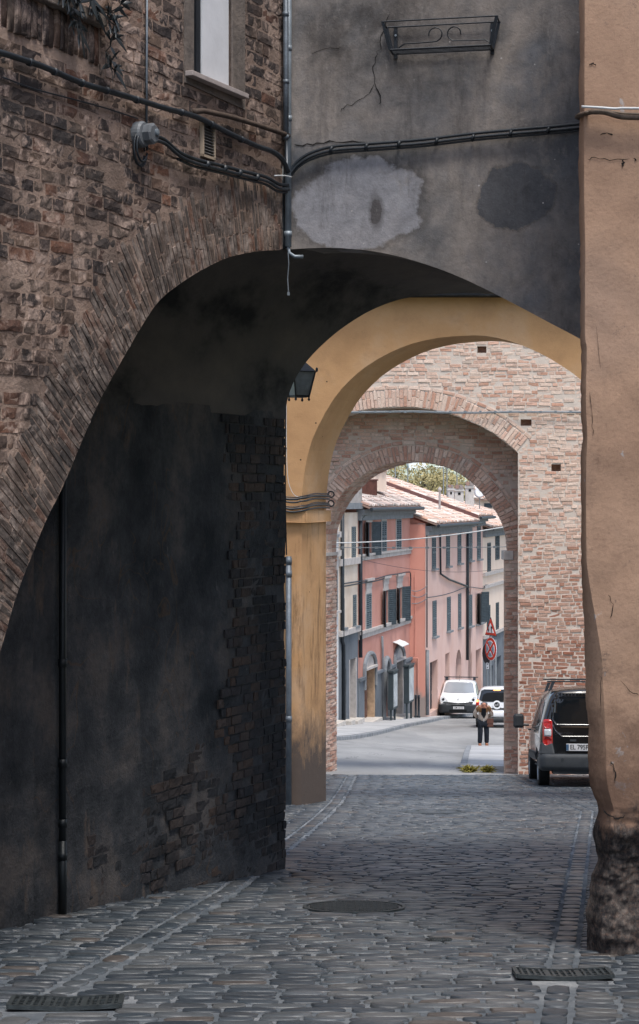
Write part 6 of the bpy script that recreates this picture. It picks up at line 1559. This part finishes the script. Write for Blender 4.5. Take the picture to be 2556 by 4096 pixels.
# --- dark estate van parked nose down beside the gateway
pr_ = Vector((4.75, 32.35, 0)); pr_.z = zg(pr_.x, pr_.y) - .02
car = Car('parked_van', 'black passenger van parked with its red tail lamp showing, half hidden by the ochre wall', 'van', pr_, (.055, 1), -.107)
st = [(.05, .14, .36, 1.02, 1.66, .76, .84, .60), (.13, .13, .28, 1.02, 1.74, .82, .885, .67), (.5, .05, .25, 1.0, 1.78, .84, .90, .70), (1.4, 0, .24, 1.0, 1.80, .85, .905, .715), (2.4, 0, .24, 1.0, 1.79, .85, .905, .71), (2.95, 0, .24, .98, 1.70, .85, .90, .68), (3.65, 0, .24, .95, 1.16, .84, .88, .72), (4.1, 0, .26, .86, .98, .80, .84, .66), (4.34, 0, .34, .66, .78, .68, .72, .5)]
sh, bv = car_shell(st, [(.86, .84), (3.56, .84)], .37)
car.put('body', sh, 'paint_black', smooth=True)
rw = [(-.60, 1.10), (.60, 1.10), (.66, 1.2), (.60, 1.52), (.52, 1.60), (-.52, 1.60), (-.60, 1.52), (-.66, 1.2)]
rwf = [(-.50, .90), (.50, .90), (.60, .98), (.70, 1.16), (.67, 1.5), (.57, 1.66), (-.57, 1.66), (-.67, 1.5), (-.70, 1.16), (-.60, .98)]
f = car.put('rear_window', decal(bv, rwf, 'y', -1, .006), 'paint_black', smooth=True); car.put('glass', decal(bv, rw, 'y', -1, .014), 'car_glass', f, smooth=True)
car.put('trim_strip', decal(bv, rr(-.52, .52, 1.062, 1.078, .006), 'y', -1, .02), 'chrome', f)
for sg in (-1, 1):
    sw = [(.42, 1.10), (.52, 1.5), (1.15, 1.58), (1.15, 1.06)]; sw2 = [(1.25, 1.06), (1.25, 1.58), (2.05, 1.6), (2.05, 1.04)]; sw3 = [(2.15, 1.04), (2.15, 1.6), (2.62, 1.54), (3.2, 1.08), (3.2, 1.04)]
    for q in (sw, sw2, sw3): car.put('side_window', decal(bv, q, 'x', sg, .006), 'car_glass', smooth=True)
    car.put('rub_strip', decal(bv, rr(1.25, 3.1, .46, .60, .03), 'x', sg, .022, th=.03), 'plastic', smooth=True)
    car.put('sill_strip', decal(bv, rr(1.25, 3.15, .26, .34, .03), 'x', sg, .02, th=.03), 'plastic', smooth=True)
    for yy in (1.32, 2.95): mb = MB(); mb.box((sg * .90, yy, .98), (.05, .16, .035)); car.put('door_handle', mb, 'paint_black', bevel=.01)
    # stacked tail lamp: red roundel, clear section, red roundel
    x = .755
    tl = car.put('tail_lamp', decal(bv, [(sg * a, b_) for a, b_ in rr(.66, .83, .72, 1.20, .06)], 'y', -1, .012), 'lamp_red', smooth=True)
    car.put('clear_lens', decal(bv, [(sg * a, b_) for a, b_ in rr(.68, .80, .905, 1.03, .02)], 'y', -1, .022), 'lamp_clear', tl, smooth=True)
    for cz, r_ in ((.815, .075), (1.10, .058)): car.put('roundel', decal(bv, circ(sg * .745, cz, r_), 'y', -1, .026), 'lamp_red', tl, smooth=True)
    mb = MB(); mb.lathe((sg * .9, 3.02, 1.06), [(.02, 0), (.02, .14)], 8, Matrix.Rotation(R(90 * sg), 3, 'Y')); mm = car.put('mirror', mb, 'plastic_dark')
    mb = MB(); mb.box((sg * 1.10, 3.02, 1.14), (.20, .10, .27)); car.put('housing', mb, 'plastic_dark', mm, bevel=.045)
bmp = band_bumper(.89, -.05, .30, .60, depth=.5)
bo = car.put('bumper', bmp, 'plastic', smooth=True)
for sg in (-1, 1):
    mb = MB(); mb.hexa([Vector((sg * .62, -.02, .58)), Vector((sg * .885, .05, .58)), Vector((sg * .885, .42, .58)), Vector((sg * .62, .2, .58)), Vector((sg * .66, .05, .80)), Vector((sg * .87, .09, .80)), Vector((sg * .87, .3, .80)), Vector((sg * .66, .2, .80))]); car.put('corner', mb, 'plastic', bo, bevel=.03)
    mb = MB(); mb.lathe((sg * .5, -.045, .5), [(.028, 0), (.028, .012)], 12, Matrix.Rotation(R(90), 3, 'X')); car.put('sensor', mb, 'plastic_dark', bo)
mb = MB(); mb.box((0, .25, .30), (1.3, .5, .10)); car.put('underbody', mb, 'plastic_dark')
car.put('lower_lip', decal(bv, rr(-.5, .5, .37, .43, .02), 'y', -1, .13), 'plastic_dark', smooth=True)
TM = lambda x, y, z: Matrix.Translation((x, y, z)) @ Matrix.Rotation(R(90), 4, 'X')
h = bv.ray_cast(Vector((0, -20, .71)), Vector((0, 1, 0)))[0]; yb = h.y
PX = -.20
mb = MB(); mb.box((.045 + PX, yb - .012, .715), (.53, .02, .125)); pl_ = car.put('number_plate', mb, 'plate', bevel=.004)
mb = MB(); mb.box((-.20 + PX, yb - .0235, .715), (.045, .004, .105)); car.put('blue_band', mb, 'plate_blue', pl_)
car.put('characters', text_mb('EL 795P', .118, TM(.005 + PX, yb - .024, .715), .0015, .84), 's_black', pl_)
mb = MB(); mb.box((0, yb - .006, .80), (.62, .03, .04))
hb = bv.ray_cast(Vector((-.3, -20, .86)), Vector((0, 1, 0)))[0].y
mb = MB()
for x in (-.10, .28): mb.box((x, hb - .008, .835), (.11, .02, .035))
for x in (-.30, .04): 
    mb = MB(); mb.box((x, hb - .008, .835), (.11, .02, .035)); car.put('plate_lamp', mb, 'plastic')
car.put('badge_lettering', text_mb('CITROËN', .062, TM(-.47, bv.ray_cast(Vector((-.4, -20, .98)), Vector((0, 1, 0)))[0].y - .006, .955), .002, 1.25), 'chrome')
for yy in (.5, 1.6):
    mb = MB(); mb.box((0, yy, 1.87 + (.05 if yy > 1 else 0)), (1.44, .06, .026)); rb = car.put('roof_bar', mb, 'iron_dark', bevel=.01)
    for sg in (-1, 1): mb = MB(); mb.hexa([Vector((sg * .64, yy - .05, 1.72)), Vector((sg * .70, yy - .05, 1.68)), Vector((sg * .70, yy + .05, 1.68)), Vector((sg * .64, yy + .05, 1.72)), Vector((sg * .58, yy - .04, 1.86)), Vector((sg * .64, yy - .04, 1.86)), Vector((sg * .64, yy + .04, 1.86)), Vector((sg * .58, yy + .04, 1.86))]); car.put('foot', mb, 'iron_dark', rb)
for x in (-.875, .875):
    for y in (.86, 3.56): car.wheel(x, y)

# --- white van coming up the street
pv = Vector((6.78, 90.0, 0)); pv.z = zg(6.42, 86) ; dirv = (-.12, -1); L_ = 4.2
fr = Vector((6.42, 85.8, 0)); pv = fr - Vector((dirv[0], dirv[1], 0)).normalized() * L_; pv.z = zg(6.42, 86) - .10 * L_ * .9
van = Car('white_van', 'white delivery van with a roof rack facing up the street beyond the gateway', 'van', pv, dirv, .095)
st = [(.02, .05, .36, 1.02, 1.70, .80, .84, .66), (.12, .04, .26, 1.0, 1.78, .86, .90, .72), (1.2, 0, .24, 1.0, 1.82, .88, .915, .74), (2.35, 0, .24, 1.0, 1.81, .88, .915, .73), (2.75, 0, .24, 1.0, 1.74, .88, .91, .70), (3.42, 0, .24, .98, 1.20, .88, .90, .74), (3.85, 0, .24, .90, 1.04, .86, .885, .66), (4.10, 0, .28, .74, .86, .80, .83, .52), (4.20, 0, .36, .60, .68, .66, .70, .40)]
sh, bv = car_shell(st, [(.8, .86), (3.45, .86)], .36)
van.put('body', sh, 'paint_white', smooth=True)
van.put('windscreen', decal(bv, [(-.72, 1.20), (-.35, 1.165), (.35, 1.165), (.72, 1.20), (.64, 1.60), (.56, 1.68), (-.56, 1.68), (-.64, 1.60)], 'y', 1, .006), 'windscreen', smooth=True)
for sg in (-1, 1):
    for q in ([(2.1, 1.08), (2.1, 1.6), (2.6, 1.56), (3.2, 1.14), (3.2, 1.08)], [(1.2, 1.08), (1.2, 1.6), (1.98, 1.62), (1.98, 1.08)]): van.put('side_window', decal(bv, q, 'x', sg, .006), 'car_glass', smooth=True)
    hl = van.put('headlamp', decal(bv, [(sg * a, b_) for a, b_ in ((.46, .70), (.62, .72), (.80, .80), (.82, .96), (.76, 1.02), (.66, .98), (.52, .84))], 'y', 1, .01), 'lamp_clear', smooth=True)
    van.put('reflector', decal(bv, circ(sg * .70, .86, .06), 'y', 1, .02), 'car_glass', hl, smooth=True)
    mb = MB(); mb.tube([Vector((sg * .86, 3.1, 1.10)), Vector((sg * 1.0, 3.12, 1.14))], .025, 6); mm = van.put('mirror', mb, 'plastic_dark')
    mb = MB(); mb.box((sg * 1.02, 3.12, 1.22), (.17, .10, .22)); van.put('housing', mb, 'plastic_dark', mm, bevel=.04)
bo = van.put('bumper', band_bumper(.905, 4.26, .26, .66, depth=.55, sgn=1, corner=.2), 'plastic_dark', smooth=True)
van.put('upper_grille', decal(bv, [(-.62, .66), (.62, .66), (.72, .74), (.45, .735), (0, .70), (-.45, .735), (-.72, .74)], 'y', 1, .06), 'plastic_dark', smooth=True)
mb = MB(); mb.box((0, 4.275, .36), (.8, .01, .10)); van.put('lower_grille', mb, 'black', bo)
mb = MB(); mb.box((0, 4.272, .62), (.62, .01, .025)); van.put('slot', mb, 'black', bo)
mb = MB(); mb.box((-.03, 4.285, .50), (.50, .02, .115)); pl_ = van.put('number_plate', mb, 'plate')
TF = Matrix.Translation((-.03, 4.297, .50)) @ Matrix.Rotation(R(180), 4, 'Z') @ Matrix.Rotation(R(90), 4, 'X')
van.put('characters', text_mb('DM 16112', .115, TF, .0015, .78), 's_black', pl_)
hb = bv.ray_cast(Vector((0, 20, .86)), Vector((0, -1, 0)))[0]
mb = MB(); c = Vector((0, hb.y + .02, .84))
outer = [Vector((0, 0, .085)), Vector((.06, 0, 0)), Vector((0, 0, -.085)), Vector((-.06, 0, 0))]
mb.tube([c + p for p in outer + [outer[0]]], .014, 5); van.put('badge', mb, 'chrome')
mb = MB(); mb.tube([Vector((0, 2.75, 1.74)), Vector((0, 2.6, 2.02))], .006, 4); van.put('aerial', mb, 'iron_dark')
for yy in (2.2, .9):
    mb = MB(); mb.box((0, yy, 1.92), (1.62, .08, .045)); rb = van.put('roof_bar', mb, 'iron_dark')
    for sg in (-1, 1): mb = MB(); mb.box((sg * .66, yy, 1.84), (.08, .08, .14)); van.put('foot', mb, 'iron_dark', rb)
for x in (-.88, .88):
    for y in (.8, 3.45): van.wheel(x, y, .32, .21)

# --- small white minivan driving away
pm = Vector((6.98, 72.8, 0)); pm.z = zg(6.98, 72.8)
mv = Car('white_car', 'small white car driving away with a lit brake lamp, behind the walking man', 'car', pm, (.12, 1), -.085)
st = [(.04, .12, .34, .96, 1.52, .74, .80, .60), (.12, .10, .26, .96, 1.58, .80, .84, .65), (.6, .03, .22, .95, 1.62, .82, .86, .67), (1.6, 0, .22, .95, 1.63, .82, .86, .67), (2.4, 0, .22, .94, 1.54, .82, .86, .64), (3.1, 0, .22, .90, 1.06, .80, .84, .68), (3.6, 0, .26, .74, .82, .72, .76, .5)]
sh, bv = car_shell(st, [(.7, .8), (2.95, .8)], .34)
mv.put('body', sh, 'paint_white', smooth=True)
f = mv.put('rear_window', decal(bv, [(-.60, 1.0), (.60, 1.0), (.70, 1.10), (.62, 1.44), (.5, 1.50), (-.5, 1.50), (-.62, 1.44), (-.70, 1.10)], 'y', -1, .008), 'car_glass', smooth=True)
mv.put('brake_lamp', decal(bv, rr(-.14, .14, 1.455, 1.485, .01), 'y', -1, .02), 'lamp_lit', f)
for sg in (-1, 1):
    tl = mv.put('tail_lamp', decal(bv, [(sg * a, b_) for a, b_ in rr(.70, .83, .78, 1.12, .05)], 'y', -1, .012), 'lamp_red', smooth=True)
    if sg == -1: mv.put('lit_lens', decal(bv, circ(sg * .765, 1.04, .05), 'y', -1, .024), 'lamp_lit', tl)
    for q in ([(.5, 1.02), (.6, 1.42), (1.5, 1.48), (1.5, 1.0)], [(1.6, 1.0), (1.6, 1.48), (2.2, 1.42), (2.8, 1.02)]): mv.put('side_window', decal(bv, q, 'x', sg, .006), 'car_glass', smooth=True)
hy = bv.ray_cast(Vector((0, -20, .88)), Vector((0, 1, 0)))[0].y
mb = MB(); mb.lathe((0, hy - .01, .90), [(.17, 0), (.17, .03), (.11, .035), (.105, .02)], 24, Matrix.Rotation(R(90), 3, 'X')); bg_ = mv.put('badge', mb, 'paint_white')
mb = MB(); mb.lathe((0, hy - .02, .90), [(.108, 0), (.108, .02)], 24, Matrix.Rotation(R(90), 3, 'X')); mv.put('centre', mb, 's_black', bg_)
mb = MB()
for dz in (-.022, .022): mb.tube([Vector((x, hy - .045, .90 + dz + .02 * math.sin(x * 50))) for x in (-.06, -.03, 0, .03, .06)], .009, 5)
mv.put('mark', mb, 'chrome', bg_)
mv.put('dark_band', decal(bv, [(-.6, .70), (.6, .70), (.72, .84), (.3, .78), (-.3, .78), (-.72, .84)], 'y', -1, .01), 'car_glass', smooth=True)
mb = MB(); mb.box((.02, hy - .05, .56), (.52, .02, .11)); pl_ = mv.put('number_plate', mb, 'plate', bevel=.004)
mv.put('characters', text_mb('DZ 380', .10, TM(.02, hy - .063, .56), .0015, .9), 's_black', pl_)
mv.put('bumper', band_bumper(.85, -.06, .40, .66, depth=.4), 'paint_white', smooth=True)
mv.put('lower_bumper', band_bumper(.84, -.045, .20, .405, depth=.4), 'plastic_dark', smooth=True)
for x in (-.84, .84):
    for y in (.7, 2.95): mv.wheel(x, y, .30, .19)

# ---------------------------------------------------------------- the walking man
def skin(verts, edges, rad, root=0, sub=2):
    bm = bmesh.new(); vs_ = [bm.verts.new(v) for v in verts]; 
    for a, b_ in edges: bm.edges.new((vs_[a], vs_[b_]))
    me = bpy.data.meshes.new('sk'); bm.to_mesh(me); bm.free(); o = bpy.data.objects.new('sk', me); COL.objects.link(o)
    o.modifiers.new('skin', 'SKIN')
    if not me.skin_vertices:
        bm = bmesh.new(); bm.from_mesh(me); bm.verts.layers.skin.verify(); bm.to_mesh(me); bm.free()
    for i, sv in enumerate(me.skin_vertices[0].data):
        r = rad[i]; sv.radius = r if isinstance(r, tuple) else (r, r); sv.use_root = (i == root)
    s = o.modifiers.new('s', 'SUBSURF'); s.levels = sub; s.render_levels = sub
    m = ev_mesh(o); mb = MB(); mb.v = [tuple(v.co) for v in m.vertices]; mb.f = [tuple(p.vertices) for p in m.polygons]; kill(o); bpy.data.meshes.remove(m); return mb
mp = Vector((5.31, 60.0, zg(5.31, 60.0) + .12))
man = thing('person', 'man in a beige jacket with brown shoulders walking head bowed, hands behind his back', 'person', mp)
def pp(mb, name, m, parent=man, smooth=True):
    m2 = MB(); m2.v = [(v[0] + mp.x, v[1] + mp.y, v[2] + mp.z) for v in mb.v]; m2.f = mb.f; return obj(name, m2, M[m], parent, smooth)
M['skin'] = plain('skin', C(176, 122, 100), .6, .06, 10, 0); M['jacket'] = plain('beige_jacket', C(168, 154, 142), .9, .12, 12, .3); M['yoke'] = plain('brown_suede', C(112, 80, 50), .9, .15, 12, .3)
M['trouser'] = plain('dark_blue_jeans', C(26, 31, 39), .9, .2, 10, .3); M['shoe'] = plain('tan_boots', C(122, 78, 54), .8, .15, 10); M['scarf'] = plain('black_shirt', C(20, 22, 26), .9, .1, 10); M['hair'] = plain('grey_hair', C(92, 88, 88), .95, .3, 40, .4)
V_ = [(0, 0, .82), (0, -.02, .98), (0, -.07, 1.14), (0, -.13, 1.27), (0, -.185, 1.325), (0, -.235, 1.35), (0, -.295, 1.37), (0, -.345, 1.345),
      (.095, .01, .78), (.11, -.02, .44), (.115, .05, .09), (.115, -.06, .04),
      (-.095, .01, .78), (-.10, -.07, .44), (-.115, -.03, .09), (-.115, -.14, .04),
      (.17, -.11, 1.26), (.265, .01, 1.06), (.14, .15, .92), (.05, .18, .90),
      (-.17, -.11, 1.26), (-.265, .01, 1.06), (-.14, .15, .92), (-.05, .18, .88)]
E_ = [(0, 1), (1, 2), (2, 3), (3, 4), (4, 5), (5, 6), (6, 7), (0, 8), (8, 9), (9, 10), (10, 11), (0, 12), (12, 13), (13, 14), (14, 15), (3, 16), (16, 17), (17, 18), (18, 19), (3, 20), (20, 21), (21, 22), (22, 23)]
Rd = [(.13, .10), (.13, .09), (.14, .10), (.13, .09), .05, .055, (.085, .085), (.06, .06), .075, .052, .035, .03, .075, .052, .035, .03, .055, .042, .03, .028, .055, .042, .03, .028]
body_ = skin(V_, E_, Rd); pp(body_, 'body', 'skin')
def sub_(idx, off, rads, root=0):
    m_ = {k: i for i, k in enumerate(idx)}; return skin([Vector(V_[k]) + Vector(off) for k in idx], [(m_[a], m_[b_]) for a, b_ in E_ if a in m_ and b_ in m_], rads, root)
tr_ = sub_([0, 8, 9, 10, 12, 13, 14], (0, 0, -.02), [(.16, .13), .105, .088, .082, .105, .088, .082]); pp(tr_, 'trousers', 'trouser')
jk = skin([(0, .0, .76), (0, -.03, .96), (0, -.07, 1.12), (0, -.11, 1.24), (0, -.15, 1.30), (.17, -.09, 1.245), (.285, .01, 1.03), (.17, .14, .90), (-.17, -.09, 1.245), (-.285, .01, 1.03), (-.17, .14, .90)],
          [(0, 1), (1, 2), (2, 3), (3, 4), (3, 5), (5, 6), (6, 7), (3, 8), (8, 9), (9, 10)], [(.175, .13), (.185, .14), (.175, .13), (.15, .11), (.08, .07), .085, .075, .055, .085, .075, .055])
pp(jk, 'jacket', 'jacket'); bj = BVHTree.FromPolygons([Vector(v) for v in jk.v], jk.f)
for sg, nm in ((-1, 'yoke'), (1, 'yoke')):
    pp(decal(bj, [(sg * .07, 1.10), (sg * .21, 1.12), (sg * .25, 1.20), (sg * .22, 1.30), (sg * .10, 1.34), (sg * .06, 1.28)], 'y', -1, .008, .04), nm, 'yoke')
pp(decal(bj, [(-.07, 1.30), (.06, 1.30), (.075, 1.18), (.07, 1.02), (.01, .90), (-.08, 1.04), (-.07, 1.18)], 'y', -1, .012, .04), 'shirt', 'scarf')
mb = MB(); mb.tube([(.01, bj.ray_cast(Vector((0, -9, .86)), Vector((0, 1, 0)))[0].y - .01, .90), (.01, bj.ray_cast(Vector((0, -9, .8)), Vector((0, 1, 0)))[0].y - .012, .74)], .006, 4); pp(mb, 'zip', 's_white')
# hair: a horseshoe of grey around the bald crown, ears, nose
hc = Vector((0, -.30, 1.37)); mb = MB(); rows = []
for i in range(9):
    th = R(-8 + i * 14); row = []
    for j in range(21):
        ph_ = R(20 + 140 * j / 20); rr_ = .094 + .004 * math.sin(j * 2.3 + i)
        row.append(hc + Vector((math.cos(ph_) * rr_ * (.95 if i < 8 else .8), -.02 + math.sin(ph_) * rr_ * math.cos(th * .6) * 1.0, .03 - math.sin(th) * .07 + .02)))
    rows.append(row)
mb.grid(rows)
for sg in (-1, 1): mb.lathe(hc + Vector((sg * .083, -.005, .01)), [(.012, -.05), (.03, -.03), (.034, 0), (.028, .03), (.01, .045)], 10)
pp(mb, 'hair', 'hair')
for sg in (-1, 1):
    mb = MB(); mb.lathe(hc + Vector((sg * .094, -.03, -.02)), [(.004, -.028), (.014, -.015), (.017, .01), (.006, .03)], 8); pp(mb, 'ear', 'skin')
mb = MB(); mb.lathe(hc + Vector((0, -.105, -.045)), [(.004, -.025), (.014, -.01), (.010, .01), (.004, .03)], 8); pp(mb, 'nose', 'skin')
for sg in (-1, 1):
    mb = MB(); mb.lathe(hc + Vector((sg * .033, -.088, -.012)), [(.003, -.008), (.011, 0), (.003, .008)], 8); pp(mb, 'eye', 's_black')
mb = MB(); mb.box(hc + Vector((0, -.082, -.082)), (.045, .012, .008)); pp(mb, 'mouth', 'yoke')
# hands clasped behind the back: palm, four fingers and a thumb each
for sg, b0 in ((1, Vector((.07, .18, .90))), (-1, Vector((-.07, .185, .88)))):
    mb = MB(); mb.box(b0 + Vector((-sg * .03, .0, -.005)), (.08, .03, .075))
    for k in range(4): q = b0 + Vector((-sg * .07, .005, .028 - .019 * k)); mb.tube([q, q + Vector((-sg * .035, .012, -.002)), q + Vector((-sg * (.055 - .004 * abs(k - 1)), -.008, -.006))], [.009, .0085, .006], 6)
    q = b0 + Vector((-sg * .02, .012, .035)); mb.tube([q, q + Vector((-sg * .02, .012, .025)), q + Vector((-sg * .045, .01, .03))], [.011, .009, .007], 6)
    pp(mb, 'hand', 'skin')
for sg, dy in ((1, 0), (-1, -.08)):
    mb = MB(); cx_ = sg * .115; y0 = .05 + dy; rows = []
    for yy, w_, h_ in ((.06, .035, .05), (.04, .05, .10), (-.02, .052, .11), (-.08, .053, .075), (-.16, .055, .055), (-.20, .045, .04), (-.22, .02, .025)):
        rows.append([Vector((cx_ + w_ * math.cos(a), y0 + yy, max(.004, h_ * .5 + h_ * .5 * math.sin(a)))) for a in [i * math.pi / 6 for i in range(12)]])
    mb.grid(rows, close=True); mb.f.append(tuple(range(12))); mb.f.append(tuple(range(len(rows) * 12 - 1, len(rows) * 12 - 13, -1))); pp(mb, 'shoe', 'shoe')
M['leather'] = plain('brown_leather', C(88, 58, 48), .6, .15, 12)
bag = thing('shoulder_bag', 'brown leather shoulder bag hanging at the walking man\'s side', 'bag', mp + Vector((.24, -.06, .62)))
mb = MB(); mb.box(mp + Vector((.215, -.10, .76)), (.20, .09, .27)); obj('pouch', mb, M['leather'], bag, bevel=.02)
mb = MB(); mb.hexa([mp + Vector(v) for v in ((.11, -.155, .74), (.32, -.155, .74), (.32, -.146, .74), (.11, -.146, .74), (.11, -.155, .90), (.32, -.155, .90), (.32, -.146, .90), (.11, -.146, .90))]); obj('flap', mb, M['leather'], bag)
mb = MB(); mb.tube([mp + Vector(v) for v in ((.30, -.08, .88), (.31, -.12, 1.05), (.20, -.2, 1.2), (.10, -.22, 1.30), (-.02, -.08, 1.33), (.06, .10, 1.2), (.13, -.02, .88))], .011, 6); obj('strap', mb, M['leather'], bag)
